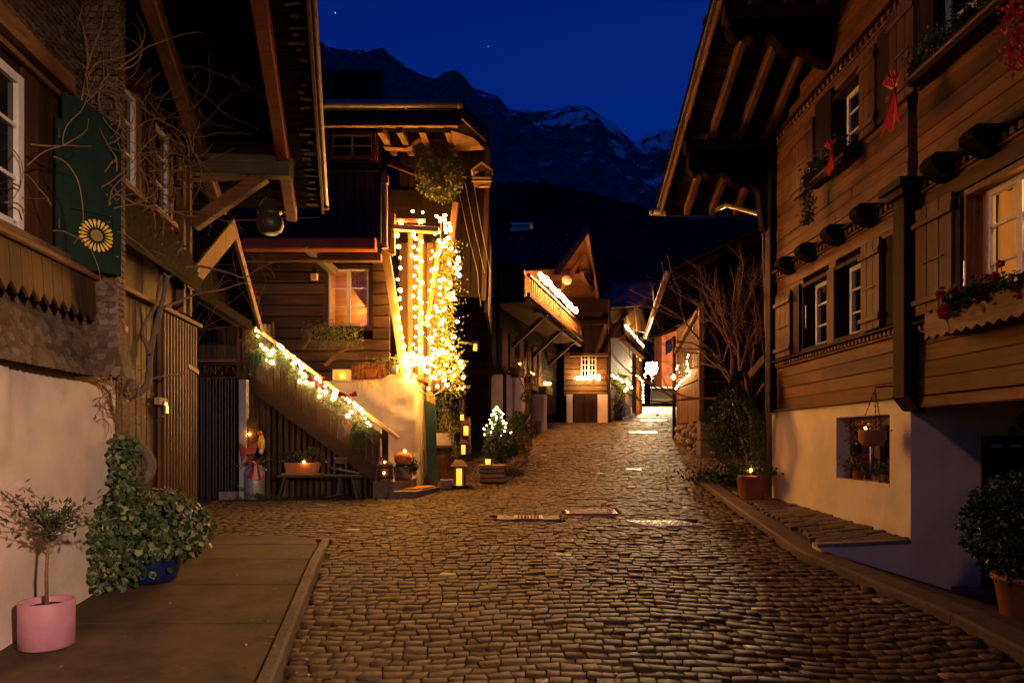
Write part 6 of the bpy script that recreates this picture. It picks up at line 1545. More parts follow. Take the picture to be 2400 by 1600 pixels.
MB().beam(P(1089,1060,13.46), P(1089,982,13.62), .02, .16, (1,0,0), .004).build('seat_board', M['old_z'], wb_)
lantern(P(1092,1022,13.2), .16, .36, 'hanging lantern with glowing candle on the upright sledge', cw=.55)
lantern(P(1086,1066,12.9), .15, .34, 'small lantern with candles on the ground behind the big lantern', cw=.5)
lantern(P(1083,986,13.3), .10, .22, 'tiny lantern on top of the upright sledge', cw=.7)
lantern(P(1114,825,15.6), .16, .34, 'small lantern glowing on a ledge of the dark rear wall', cw=.5)
t = thing('candle_bowl', P(1078,915,13.4), 'bowl of small candles on a bracket beside the entrance', 'candle')
MB().lathe([(.02,-.06),(.10,-.02),(.12,.03)], P(1081,920,13.4), 14).build('bowl', M['iron'], t)
for k in range(4): ball(P(1073+k*5,911-(k%2)*4,13.4), .018, M['flame'], 'candle_flame', t)
MB().tube([P(1081,925,13.4), P(1081,985,13.5)], .012, 6).build('stand_pole', M['iron'], t)
# on the plaster ledge: lantern box, dried flowers, leafy pot
c = P(801,893,11.75); t = thing('glow_box', c, 'small white box lantern glowing on the plaster ledge', 'lantern')
m_ = MB()
for (a, b, e, f_) in ((-.15,-.13,-.0,.20),(.13,.15,0,.20),(-.13,.13,.0,.02),(-.13,.13,.18,.20)): m_.box((c.x+a,11.70,c.z+e),(c.x+b,11.82,c.z+f_))
m_.build('frame', M['white'], t); MB().box((c.x-.13,11.80,c.z+.02),(c.x+.13,11.81,c.z+.18)).build('back', M['yellow'], t); ball(c+Vector((0,.01,.09)), .020, M['flame'], 'candle_flame', t)
c = P(868,888,11.75); t = thing('dried_flower_bunch', c, 'hanging orange-brown dried flower bunch on the plaster ledge', 'plant')
m_ = MB()
for k in range(60):
    dx = rc.uniform(-.28,.28); L_ = rc.uniform(.10,.34)*(1-abs(dx)*1.2)
    fir(m_, c+Vector((dx,-.05-rc.random()*.12,.20+rc.random()*.08)), Vector((dx*.6,-.15,-1)), L_+.1, rc, .028, 55)
m_.build('flower_tassels', M['dried'], t); MB().lathe([(.08,0),(.12,.12)], c+Vector((0,.05,.05)), 14).build('pot', M['terra'], t)
c = P(925,878,11.75); t = thing('ledge_plant', c, 'yellow-green leafy plant in a metal pot beside the lit post', 'potted plant')
MB().lathe([(.05,0),(.065,.15),(.07,.16)], c, 14).build('pot', M['steel'], t, smooth=True); m_ = MB()
for _ in range(320): m_.leaf(c+Vector((-.08+rc.gauss(0,.16), rc.gauss(0,.06), .20+rc.gauss(.03,.06))), rc.uniform(.03,.055), None, None, rr=rc)
m_.build('foliage', M['leaf_y'], t)
# window box plant of the stair house
c = P(785,790,11.85); t = thing('window_plant', c, 'bushy yellow-green plant trailing from a box below the lit window', 'window box')
MB().box((c.x-.38,11.78,c.z-.05),(c.x+.36,11.98,c.z+.10)).build('box', M['dark_x'], t); m_ = MB()
for _ in range(2300):
    dx = max(-.5,min(.5,rc.gauss(0,.24))); p = c+Vector((dx, -.12+rc.gauss(0,.07), .10+rc.gauss(0,.09)-(.22*rc.random() if dx > .1 else .14*rc.random()))); m_.leaf(p, rc.uniform(.02,.04), None, None, rr=rc)
m_.build('foliage', M['leaf_y'], t)
MB().beam(c+Vector((-.55,-.03,-.22)), c+Vector((-.36,0,.04)), .05, .05, UP, .006).build('bracket', M['brown_x'], t)
# round mistletoe-like hanging bush, bird house, wires
c = P(1032,412,11.55); t = thing('hanging_bush', c-Vector((0,0,.4)), 'large round hanging ball of leafy twigs under the eaves', 'hanging plant')
m_ = MB(); leafball(m_, c, .40,.36,.44, 3600, .05, rc, .55); m_.build('foliage', M['leaf_y'], t)
m_ = MB()
for k in range(40): m_.tube([c, c+rv(rc)*.40], .004, 3, cap=False)
m_.build('twigs', M['twig'], t)
for (a, b) in ((990,350),(1065,345)): MB().tube([P(a,b,11.4), c+Vector((.1*(1 if a > 1000 else -1),0,.2))], .005, 4).build('wire', M['steel'], t)
c = P(1129,425,12.3); t = thing('bird_house', c, 'wooden bird feeder house hanging at the gallery corner', 'bird house')
m_ = MB(); m_.prism([c+Vector((-.18,0,.20)), c+Vector((0,0,.33)), c+Vector((.18,0,.20)), c+Vector((.20,0,.215)), c+Vector((0,0,.36)), c+Vector((-.20,0,.215))], (0,.28,0)); m_.build('roof', M['pale_x'], t)
MB().prism([c+Vector((-.16,.03,.20)), c+Vector((.16,.03,.20)), c+Vector((0,.03,.31))], (0,.03,0)).build('gable', M['brown_x'], t)
for zz in (.0,.06): MB().beam(c+Vector((-.18,0,zz)), c+Vector((.18,0,zz)), .03, .025, UP, .004).build('perch_rail', M['pale_x'], t)
MB().box(c+Vector((-.15,.03,-.02)), c+Vector((.15,.25,.0))).build('floor', M['brown_x'], t)
for dx in (-.14,.13): MB().beam(c+Vector((dx,.04,0)), c+Vector((dx,.04,.2)), .02, .02, (1,0,0), .003).build('post', M['pale_z'], t)
MB().tube([c+Vector((-.05,.1,-.06)), c+Vector((.12,.1,-.06))], .022, 8).build('seed_tube', M['pale_x'], t)
t = thing('clothes_line', P(1100,500,12.6), 'bundle of slanting wires running down from the gallery', 'wires')
for (a, b, c_, d_) in ((1076,450,1120,640),(1090,428,1136,640),(1110,428,1150,640),(1120,640,1128,720)): MB().tube([P(a,b,12.4), P((a+c_)/2-2,(b+d_)/2,12.5), P(c_,d_,12.6)], .006, 4).build('wire', M['steel'], t)
# red wreath by the stairs
t = thing('red_wreath', P(592,690,10.2), 'small wreath with red ribbon on the porch bargeboard', 'wreath')
m_ = MB()
for k in range(120): a = rc.uniform(0,6.28); m_.leaf(P(597,705,10.3)+Vector((.07*math.cos(a), rc.gauss(0,.015), .12*math.sin(a))), .04, None, None, rr=rc)
m_.build('leaves', M['leaf'], t); m_ = MB()
for k in range(60): m_.leaf(P(594,690,10.25)+Vector((rc.gauss(0,.03), -.02, rc.gauss(0,.04))), .05, None, None, rr=rc)
m_.build('ribbon', M['red'], t)
t = thing('hanging_lantern', P(737,655,11.6), 'small dark unlit lantern hanging under the jetty', 'lantern')
c = P(737,656,11.6); MB().box(c+Vector((-.05,-.05,0)), c+Vector((.05,.05,.10))).build('case', M['yellow'], t); m_ = MB(); m_.lathe([(.08,.10),(.02,.19),(.005,.2)], c, 8); m_.build('roof', M['iron'], t); MB().tube([c+Vector((0,0,.2)), c+Vector((0,0,.45))], .004, 4).build('wire', M['iron'], t)
# ---------------------------------------------------------------- light strings
BM = MB().lathe([(.001,-1),(.6,-.75),(.95,-.2),(.95,.2),(.6,.75),(.001,1)], (0,0,0), 6, cap0=False, cap1=False)
ME_B = BM.data('bulb', M['bulb'], True); ME_W = BM.data('bulb', M['bulb_w'], True)
def string(name, label, pts, me, cat='light string', grp='light strings', r=.030, wire=True):
    t_ = thing(name, pts[0], label, cat, grp)
    for p in pts:
        q = r*rc.uniform(.5,1.32); piece('bulb', me, t_, p, (rc.random()*3,rc.random()*3,0), (q,q,q*1.2))
    if wire: MB().tube([p+Vector((0,.02,.02)) for p in pts], .004, 3, cap=False).build('cable', M['iron'], t_)
    return t_
pts = [P(u, v, 11.80) for (u, v) in [(940,527),(931,552),(934,578),(938,604),(938,628),(932,655),(938,680),(936,700),(940,722),(934,745),(938,768),(942,790),(946,812),(950,836)]]
string('light_string', 'string lights running down the slanted board left of the porch post', pts, ME_B)
pts = []
for k in range(30):
    pts.append(P(966+(k*11)%27+rc.uniform(-3,3), 548+k*9.6+rc.uniform(-3,3), 11.82))
string('light_string', 'string lights winding down the upright porch post', pts, ME_B)
string('light_string', 'pair of lights above the porch beam', [P(967,495,11.8), P(991,498,11.8), P(986,520,11.8), P(938,520,11.8)], ME_B)
pts = [P(943+rc.uniform(0,52), 838+rc.gauss(5,8), 11.75+rc.uniform(-.08,.1)) for _ in range(26)]+[P(958+rc.gauss(0,6),858+k*7,11.80) for k in range(4)]
string('light_cluster', 'dense knot of lights at the foot of the porch post', pts, ME_B, r=.034)
pts = []
for k in range(120):
    s_ = k/119; v = 500+s_*385; w_ = 14+26*min(1, s_*2.6)
    u = 1037+6*math.sin(s_*5)+(rc.uniform(-1,1))*w_-12*max(0, s_-.45); pts.append(P(u, v+rc.gauss(0,4), 12.05+rc.uniform(-.18,.22)))
string('light_curtain', 'thick cascade of string lights hanging over the climbing plant', pts, ME_B, r=.025)
pts = [P(u, v, 12.0+rc.uniform(-.15,.2)) for (u, v) in [(1008,852),(1003,870),(1025,905),(1048,902),(1041,890),(1065,880),(1083,862),(1078,850),(1043,826),(1052,838),(1032,828),(1020,858),(1012,815),(1060,815),(1070,838),(1064,862),(1086,884),(1018,884),(1005,910),(1030,872),(1000,840)]]
string('light_string', 'scattered lights in the lower twigs of the climbing plant', pts, ME_B, wire=False)
# climbing plant under the cascade
t = thing('climbing_plant', P(1008,945,12.0), 'leafy climbing shrub and bare twigs carrying the light cascade', 'climbing plant')
for pth in ([(1007,945),(1006,900),(1008,860),(1006,820),(1008,780),(1020,700),(1030,600),(1034,520)], [(1007,930),(1030,920),(1060,890),(1082,870),(1090,850)], [(1007,900),(1018,870),(1035,850)], [(1006,925),(985,918),(975,905)]):
    q = smooth_path([P(u, v, 12.1) for (u, v) in pth]); m_ = MB(); m_.tube(q, [.016*(1-.7*i/len(q)) for i in range(len(q))], 5); m_.build('stem', M['twig'], t)
m_ = MB()
for _ in range(1700): s_ = rc.random(); m_.leaf(P(1052+rc.gauss(0,16)-10*s_, 560+s_*330, 12.25+rc.gauss(0,.12)), rc.uniform(.03,.06), None, None, rr=rc)
for k in range(40): fir(m_, P(1060+rc.gauss(0,8), 790+rc.uniform(0,120), 12.2), Vector((rc.uniform(-.2,1), -.3, rc.uniform(-.6,.3))), .25, rc, .045, 50)
m_.build('foliage', M['leaf_y'], t)
# garland on the handrail with its lights
t = thing('fir_garland', P(760,880,YS-.1), 'fir garland with red bows hung along the stair handrail', 'garland')
m_ = MB()
for k in range(230):
    u = rc.uniform(594,875); v = railv(u)+rc.uniform(4,42); dn = rc.uniform(.12,.30)
    fir(m_, P(u, v, YS-.12+rc.gauss(0,.03)), Vector((rc.uniform(-.5,.5), -.3, rc.uniform(-1,.05))), dn, rc, .042, 50)
for (u, k2) in ((612,26),(845,34)):
    for k in range(k2): fir(m_, P(u+rc.gauss(0,14), railv(u)+30+rc.uniform(0,25), YS-.12), Vector((rc.uniform(-.3,.3), -.2, -1)), rc.uniform(.2,.36), rc, .05, 55)
m_.build('fir_sprigs', M['fir'], t)
for (u, v) in ((745,890),(815,925)):
    p = P(u, v, YS-.20); m_ = MB()
    for sgn in (-1, 1):
        m_.add([p, p+Vector((sgn*.13,-.02,.06)), p+Vector((sgn*.16,-.02,-.02)), p+Vector((sgn*.05,-.03,-.03))], [(0,1,2,3)] if sgn < 0 else [(3,2,1,0)]); m_.add([p, p+Vector((sgn*.05,-.02,-.02)), p+Vector((.05+sgn*.08,-.02,-.17)), p+Vector((.02+sgn*.03,-.02,-.15))], [(0,1,2,3)])
    m_.build('bow', M['red'], t)
pts = [P(u, v, YS-.20+rc.uniform(-.03,.03)) for (u, v) in [(600,775),(608,775),(604,787),(612,808),(622,818),(632,831),(637,849),(624,843),(655,810),(661,815),(668,828),(677,834),(688,836),(697,846),(704,853),(708,860),(703,871),(713,880),(702,893),(717,896),(727,898),(733,900),(742,885),(751,893),(762,905),(750,913),(763,918),(749,928),(786,918),(785,925),(782,932),(812,935),(820,940),(829,944),(836,952),(844,958),(850,968),(856,980),(862,990),(868,996),(824,965),(815,975),(640,822),(672,836),(690,850)]]
pts.sort(key=lambda p: p.x)
string('garland_lights', 'bright warm white lights in the fir garland of the stair rail', pts, ME_W, r=.027)
# ================================================================ balcony chalet up the street
rd = random.Random(53)
DC = Vector((.267,.964,0)); NC = Vector((.964,-.267,0))
C0 = Vector((-.56,17.3,0))                                            # near corner of the gable wall
def C(s, z, out=0.0): return C0+DC*s+NC*out+UP*z
def panel(mb, f, s0, s1, z0, z1, o0, o1, nrm): mb.prism([f(s0,z0,o0),f(s1,z0,o0),f(s1,z1,o0),f(s0,z1,o0)], nrm*(o1-o0)); return mb
hc = thing('balcony_chalet', C(3,gz(19.5)), 'dark wooden chalet up the street with a brightly lit balcony under its gable', 'house')
m_ = MB(); m_.prism([C(0,-.6,-.1),C(8.3,-.6,-.1),C(8.3,4.3,-.1),C(6,6.6,-.1),C(5.3,6.6,-.1),C(0,4.15,-.1)], NC*-3.0); m_.build('inner_wall', M['dark_y'], hc)
# front wall towards the camera: dark planks, door, steps
fw = MB(); fw.prism([C(-.03,-.6,.0),C(-.03,4.15,.0),C(-.03,4.15,-2.2),C(-.03,-.6,-2.2)], DC*.05); fwo = fw.build('front_wall', M['dark_x'], hc)
z = 1.0
while z < 4.1: MB().beam(C(-.06,z,.0), C(-.06,z,-2.2), .04, .17, UP, .01).build('plank', M['dark_x'], fwo); z += .178
dr = MB(); dr.prism([C(-.10,gz(17)+.15,-.62),C(-.10,1.42,-.62),C(-.10,1.42,-1.10),C(-.10,gz(17)+.15,-1.10)], DC*.05); dro = dr.build('door', M['brown_z'], hc)
for (a, b) in ((-.66,-.84),(-.88,-1.06)):
    for (c_, d_) in ((1.06,1.34),(.72,1.02)): MB().prism([C(-.115,c_,a),C(-.115,d_,a),C(-.115,d_,b),C(-.115,c_,b)], DC*.012).build('pane', M['pane_blue'] if c_ > 1 else M['white'], dro)
for k in range(3): MB().prism([C(-.15-.28*k,gz(16.6)+.14-.14*k,-.45),C(-.15-.28*k,gz(16.6)+.14-.14*k,-1.35),C(-.45-.28*k,gz(16.6)+.14-.14*k,-1.35),C(-.45-.28*k,gz(16.6)+.14-.14*k,-.45)], (0,0,-.14)).build('door_step', M['grey_x'], hc)
# rounded plaster piers at the corner
for (s0, s1, o0, o1, zt) in ((-.42,.2,.12,.58,1.62),(.35,.75,.42,.74,1.60)):
    m_ = MB(); k = 10; c = C((s0+s1)/2,0,(o0+o1)/2); rx, ry = (o1-o0)/2, (s1-s0)/2
    prof = []
    pts_ = [(math.copysign(abs(math.cos(a))**.45, math.cos(a)), math.copysign(abs(math.sin(a))**.45, math.sin(a))) for a in [2*math.pi*i/20 for i in range(20)]]
    for (kk, zz) in ((1.08,-.5),(1.0,.4),(.97,zt-.12),(.9,zt-.03),(.7,zt)):
        for (a, b) in pts_: q = c+NC*(a*rx*kk)+DC*(b*ry*kk)+UP*zz; m_.v.append(tuple(q))
    for r_ in range(4):
        for j in range(20): m_.f.append((r_*20+j, r_*20+(j+1)%20, (r_+1)*20+(j+1)%20, (r_+1)*20+j)); m_.m.append(0)
    m_.f.append(tuple(range(80,100))); m_.m.append(0)
    m_.build('plaster_pier', M['plaster_b'], hc, smooth=True)
m_ = MB(); q = [C(-.3,4.1,.3),C(-.3,2.0,.3),C(-.32,1.75,.38),C(-.45,1.6,.52),C(-.45,.0,.52)]; m_.tube(q, .045, 8); m_.build('downpipe', M['iron'], hc, smooth=True)
# gable wall: planks, shutters, plaster foot with doors
gw = panel(MB(), C, 0,8.2,.9,4.1,-.04,.0,NC).build('gable_wall', M['dark_y'], hc)
z = 1.55
while z < 4.2: panel(MB(), C, .05,8.1,z,z+.165,.0,.03,NC).build('plank', M['old_z'] if False else M['dark_y'], gw); z += .175
for (s, w_) in ((.9,.55),(1.7,.42),(2.7,.45),(3.7,.4),(4.4,.4),(5.1,.4)): panel(MB(), C, s,s+w_,1.75,2.95,.03,.07,NC).build('shutter', M['brown_z'], hc)
for (s, w_) in ((1.48,.2),(2.2,.45),(3.2,.45)): panel(MB(), C, s,s+w_,1.8,2.9,.03,.05,NC).build('window', M['pane'], hc)
panel(MB(), C, .8,4.4,-.5,.42,.0,.16,NC).build('plaster_foot', M['plaster_b'], hc)
panel(MB(), C, .8,2.0,.42,1.5,.02,.06,NC).build('cellar_door', M['brown_z'], hc)
for (s0, s1, o1, zt) in ((2.15,2.6,.42,1.50),(4.3,4.75,.42,1.42)): panel(MB(), C, s0,s1,-.4,zt,-.05,o1,NC).build('plaster_pillar', M['plaster_r'], hc)
panel(MB(), C, 2.75,4.2,.45,1.4,.02,.07,NC).build('cellar_door', M['brown_z'], hc)
panel(MB(), C, 2.6,4.3,-.3,.60,.16,.34,NC).build('stone_sill', M['kerb'], hc)
# pink-white corner pillar and far frontal wing with the lattice window
wg = thing('door_wing', P(1378,990,25.2), 'narrow wooden house front with a lattice window above a dark plank door', 'house')
YW = 25.2
def Wp(u, v, y=YW): return P(u, v, y)
MB().prism([Wp(1318,700),Wp(1428,700),Wp(1428,1000),Wp(1318,1000)], (0,2.5,0)).build('inner_wall', M['dark_x'], wg)
v = 765
while v < 935:
    MB().beam(Wp(1322,v,YW-.03), Wp(1422,v,YW-.03), .05, .19, UP, .015).build('log', M['brown_x'], wg); v += 13.2
MB().beam(Wp(1335,832,YW-.25), Wp(1425,832,YW-.25), .30, .10, UP, .01).build('pent_beam', M['brown_x'], wg)
for k in range(9): MB().beam(Wp(1340+k*10,762,YW-.10), Wp(1340+k*10,826,YW-.10), .03, .14, (1,0,0), .004).build('upper_board', M['dark_z'], wg)
m_ = MB(); m_.prism([Wp(1362,829,YW-.12),Wp(1397,829,YW-.12),Wp(1397,883,YW-.12),Wp(1362,883,YW-.12)], (0,.05,0)); wo = m_.build('window', M['pane_blue'], wg)
m_ = MB()
for u in (1363,1371,1379,1381,1388,1396): m_.beam(Wp(u,829,YW-.14), Wp(u,883,YW-.14), .03, .05 if u in (1363,1379,1381,1396) else .025, (1,0,0), .003)
for vv in (829.5,842,855,868,882.5): m_.beam(Wp(1362,vv,YW-.15), Wp(1397,vv,YW-.15), .03, .05 if vv in (829.5,882.5) else .025, UP, .003)
m_.build('lattice', M['white'], wo)
panel_ = MB(); panel_.prism([Wp(1345,922,YW-.06),Wp(1401,922,YW-.06),Wp(1401,995,YW-.06),Wp(1345,995,YW-.06)], (0,.05,0)); dd = panel_.build('door', M['dark_z'], wg)
for k in range(6): MB().beam(Wp(1350+k*9.2,923,YW-.08), Wp(1350+k*9.2,995,YW-.08), .03, .135, (1,0,0), .004).build('door_board', M['dark_z'], dd)
for (a, b) in ((1328,1342),(1401,1424)): MB().prism([Wp(a,924,YW-.10),Wp(b,924,YW-.10),Wp(b,996,YW-.10),Wp(a,996,YW-.10)], (0,.3,0)).build('plaster_pillar', M['plaster_l'], wg)
MB().tube([Wp(1428,700,YW-.2),Wp(1428,990,YW-.2)], .06, 8).build('downpipe', M['iron'], wg)
MB().prism([Wp(1318,742,YW-.8),Wp(1412,742,YW-.8),Wp(1430,742,YW+1.5),Wp(1318,742,YW+1.5)], (0,0,.14)).build('roof', M['roof_dark'], wg)
MB().beam(Wp(1322,736,YW-.7), Wp(1412,736,YW-.7), .08, .10, UP, .01).build('eave_board', M['brown_x'], wg)
MB().beam(Wp(1398,830,YW-.2), Wp(1422,760,YW-.9), .12, .14, UP, .01).build('brace', M['old_x'], wg)
string('window_lights', 'row of white fairy lights on the sill below the lattice window', [P(u, 884+rd.uniform(-3,4), YW-.35) for u in (1350,1354,1359,1364,1368,1373,1377,1381,1386,1390,1395,1399,1402)]+[P(1404,880,YW-.35),P(1404,888,YW-.35)], ME_W, r=.042)
t = thing('sill_garland', P(1376,890,YW-.3), 'dark fir garland on the sill below the lattice window', 'garland'); m_ = MB()
for _ in range(26): fir(m_, P(rd.uniform(1350,1402), 887, YW-.32), Vector((rd.uniform(-1,1),-.4,-.5)), .28, rd, .06, 30)
m_.build('fir_sprigs', M['fir'], t)
# roof of the balcony chalet
Rn, Rr, Rf = P(1300,628,17.0), P(1372,535,23.2), P(1407,742,26.5)
bk = -NC*4.6
rfc = MB().prism([Rn,Rr,Rr+bk,Rn+bk], (0,0,.10)).build('roof', M['roof_dark'], hc)
MB().prism([Rr,Rf,Rf+bk*.6,Rr+bk*.6], (0,0,.10)).build('roof_slope', M['roof_dark'], rfc)
for i in range(13):
    q = Rn.lerp(Rr,(i+.3)/13)+UP*.12
    MB().beam(q, q+bk, .55, .03, (Rr-Rn).cross(bk).normalized(), .01).build('shingle_course', M['roof_dark'], rfc)
me = MB().lathe([(.02,0),(.03,.03),(.01,.06)], (0,0,0), 6).data('snow_hook', M['zinc'])
for i in range(4):
    for j in range(10): piece('snow_hook', me, rfc, Rn.lerp(Rr,(i+.6)/5.6)+bk*((j+.5*(i%2)+.3)/12.5)+UP*.15)
d_ = Vector((.10,-.03,0))
def bargec(p, q, w_, mat): 
    m2 = MB(); m2.prism([p,q,q-UP*w_,p-UP*w_], d_); return m2.build('bargeboard', M[mat], rfc)
bargec(Rn+UP*.08, Rr+UP*.08, .26, 'brown_y'); bargec(Rr+UP*.08, Rf+UP*.08, .30, 'pale_z')
# lit soffit under the far half, gable boarding
m_ = MB(); off = -NC*1.5
for k in range(12):
    a, b = k/12, (k+.94)/12; m_.prism([Rr.lerp(Rf,a)-UP*.04, Rr.lerp(Rf,b)-UP*.04, Rr.lerp(Rf,b)-UP*.04+off, Rr.lerp(Rf,a)-UP*.04+off], (0,0,.03))
m_.build('soffit_boards', M['brown_y'], rfc)
m_ = MB(); m_.prism([Rn-UP*.03,Rr-UP*.03,Rr-UP*.03+off,Rn-UP*.03+off], (0,0,.02)); m_.build('near_soffit', M['brown_y'], rfc)
for k in range(16):
    s = 1.2+k*.42; zt = min(4.25+(s)*.44, 4.9+(8.9-s)*.62)
    panel(MB(), C, s,s+.40,4.1,zt,.0,.04,NC).build('gable_board', M['brown_z'], gw)
for s in (3.2,5.3,7.3): MB().beam(C(s,min(4.25+s*.44,4.9+(8.9-s)*.62)-.15,0), C(s,min(4.25+s*.44,4.9+(8.9-s)*.62)-.15,1.4), .18, .2, UP, .01).build('purlin', M['brown_x'], rfc)
MB().beam(C(6.2,5.55,1.3), C(8.6,5.55,1.3), .14, .16, UP, .01).build('tie_beam', M['brown_y'], rfc)
MB().beam(C(6.2,4.4,.1), C(7.0,6.4,1.2), .14, .14, UP, .01).build('brace', M['brown_y'], rfc)
chm = MB(); cc = P(1222,545,23.5); chm.box(cc+Vector((-.30,0,-.8)), cc+Vector((.30,.6,.25))); cho = chm.build('chimney', M['plaster_r'], rfc); MB().box(cc+Vector((-.36,-.06,.25)), cc+Vector((.40,.66,.33))).build('chimney_cap', M['steel'], rfc)
# balcony
BL0, BL1 = P(1239,644,17.0), P(1365,764,24.7); BL1.z = BL0.z
bal = MB().prism([BL0-UP*.60,BL1-UP*.60,BL1-UP*.60-NC*1.0,BL0-UP*.60-NC*1.0], (0,0,.07)).build('balcony', M['brown_y'], hc)
MB().beam(BL0, BL1, .09, .07, UP, .01).build('balcony_rail', M['brown_y'], bal); MB().beam(BL0-UP*.50, BL1-UP*.50, .09, .12, UP, .01).build('balcony_sill', M['brown_y'], bal)
me = MB().prism([(-.055,0,.22),(.055,0,.22),(.038,0,.12),(.02,0,.05),(.038,0,-.03),(.025,0,-.12),(.038,0,-.22),(-.038,0,-.22),(-.025,0,-.12),(-.038,0,-.03),(-.02,0,.05),(-.038,0,.12)], (0,.02,0)).data('baluster', M['pale_z'])
n_b = 32; ang = math.atan2(DC.y, DC.x)
for i in range(n_b): piece('baluster', me, bal, BL0.lerp(BL1,(i+.5)/n_b)-UP*.245, (0,0,ang))
ue = panel(MB(), C, -.12,.0,3.42,4.22,-1.4,.93,NC).build('upper_end', M['dark_z'], hc)
for k in range(14): MB().beam(C(-.15,3.43,-1.36+k*.17), C(-.15,4.21,-1.36+k*.17), .03, .16, NC, .004).build('upper_board', M['dark_z'], ue)
for s in (.25,.55,.85): p = BL0.lerp(BL1,s); MB().beam(p-UP*.62, p-NC*1.0-UP*1.5, .12, .12, UP, .01).build('balcony_brace', M['old_x'], bal)
MB().beam(BL0.lerp(BL1,.15)-UP*.68-NC*.1, BL0.lerp(BL1,1)-UP*.68-NC*.1, .14, .10, UP, .01).build('balcony_joist', M['brown_y'], bal)
# chain of lights along the balcony
LB0, LB1 = BL0.lerp(BL1,.08)+NC*.16+UP*.13, BL0.lerp(BL1,.74)+NC*.16+UP*.13
t = thing('balcony_lights', LB0, 'dazzling band of warm lights along the balcony rail of the chalet', 'light string', 'light strings')
nb_ = 46
for i in range(nb_):
    p = LB0.lerp(LB1,i/(nb_-1))+Vector((rd.gauss(0,.015), 0, rd.gauss(0,.03))); piece('bulb', ME_T if 'ME_T' in globals() else globals().setdefault('ME_T', BM.data('bulb', M['tube_l'], True)), t, p, (0,0,0), (.048,.048,.06))
MB().tube([LB0+UP*.05, LB1+UP*.05], .012, 4).build('cable', M['iron'], t)
t = thing('satellite_dish', P(1326,660,24.0), 'round pale satellite dish on the gable of the balcony chalet', 'satellite dish')
m_ = MB(); c = P(1328,657,23.2); n = Vector((.2,-1,.1)).normalized(); a = n.cross(UP).normalized(); b = a.cross(n)
m_.add([c]+[c+(a*math.cos(k/24*6.283)+b*math.sin(k/24*6.283))*.17-n*-.04 for k in range(24)]+[c+(a*math.cos(k/24*6.283)+b*math.sin(k/24*6.283))*.17+n*.02 for k in range(24)]+[c-n*.05], [(0,1+(k+1)%24,1+k) for k in range(24)]+[(49,25+k,25+(k+1)%24) for k in range(24)]+[(1+k,1+(k+1)%24,25+(k+1)%24,25+k) for k in range(24)]); m_.build('dish', M['white'], t, smooth=True)
MB().tube([c+Vector((-.15,.1,-.3)), c+Vector((-.15,.1,.15))], .02, 6).build('mast', M['steel'], t)
# flower boxes of the balcony chalet
for (s, z, w_, lab, lit) in ((1.35,1.95,.55,'nearest flower box with a candle light on the balcony chalet wall',1),(2.7,1.85,.7,'middle flower box with small lights on the balcony chalet wall',2),(4.6,1.68,1.0,'far flower box with fairy lights under the balcony',6)):
    c = C(s,z,.30); t = thing('flower_box', c, lab, 'flower box')
    panel(MB(), C, s,s+w_,z-.22,z,.18,.42,NC).build('box', M['brown_y'], t); m_ = MB()
    for _ in range(170): m_.leaf(C(s+rd.uniform(0,w_), z+abs(rd.gauss(0,.09)), .3+rd.gauss(0,.07)), .06, None, None, rr=rd)
    m_.build('foliage', M['leaf_dry'] if lit < 6 else M['leaf_y'], t)
    for k in range(lit): ball(C(s+w_*(k+.5)/lit, z+.10+rd.uniform(0,.08), .36), .028, M['flame'] if lit < 6 else M['bulb'], 'fairy_light', t)
# ================================================================ tiled house further up
ht = thing('tiled_house', P(1440,985,27.2), 'house with a small brown tiled roof and lit balcony beyond the plank door', 'house')
D0 = Vector((3.92,27.4,0)); DD = Vector((.272,.962,0)); ND = Vector((.962,-.272,0))
def D(s, z, out=0.0): return D0+DD*s+ND*out+UP*z
panel(MB(), D, 0,14,.4,5.2,-3.0,-.05,ND).build('inner_wall', M['dark_y'], ht)
dwl = panel(MB(), D, 0,14,.8,5.2,-.05,0,ND).build('street_wall', M['old_z'], ht)
s = 0.0
while s < 13: panel(MB(), D, s,s+.26,1.7,4.3,.0,.035,ND).build('wall_board', M['brown_z'], dwl); s += .29
panel(MB(), D, 0,6.5,-.2,1.55,.0,.30,ND).build('plaster_foot', M['plaster_b'], ht)
for s in (5.2,7.0,8.6): MB().beam(D(s,1.2,.45), D(s,4.1,.45), .16, .16, (1,0,0), .01).build('porch_post', M['pale_z'], ht)
T0, T1 = P(1413,722,27.0), P(1503,714,28.2); T2, T3 = P(1528,664,34.0), P(1448,668,34.0)
rft = MB().prism([T0,T1,T2,T3], (0,0,-.12)).build('roof', M['roof_dark'], ht)
nT = (T1-T0).cross(T3-T0).normalized()
if nT.z < 0: nT = -nT
me = MB().box((-.13,-.24,-.02),(.13,.24,.02)).data('roof_tile', M['roof_tile'])
rot = Matrix((Vector((T1-T0).normalized()), Vector(nT.cross((T1-T0).normalized())), nT)).transposed()
tf_ = MB(); cnt = 0
for i in range(18):
    for j in range(12):
        p = (T0.lerp(T3,(i+.5)/18)).lerp(T1.lerp(T2,(i+.5)/18),(j+.5)/12)+nT*(.05+rd.uniform(0,.02)); piece('roof_tile', me, rft, p, rot)
MB().tube([T0+Vector((0,-.1,-.02)), T1+Vector((0,-.1,-.02))], .07, 8).build('gutter', M['copper'], rft)
MB().prism([T1,T2,T2-UP*.3,T1-UP*.3], (.08,0,0)).build('bargeboard', M['brown_y'], rft); MB().prism([T2,P(1534,745,38),P(1534,752,38),T2-UP*.35], (.08,0,0)).build('bargeboard', M['pale_z'], rft)
MB().prism([P(1420,728,27.4),P(1502,722,28.4),P(1522,780,31),P(1420,760,28)], (0,.3,0)).build('eave_wall', M['brown_x'], ht)
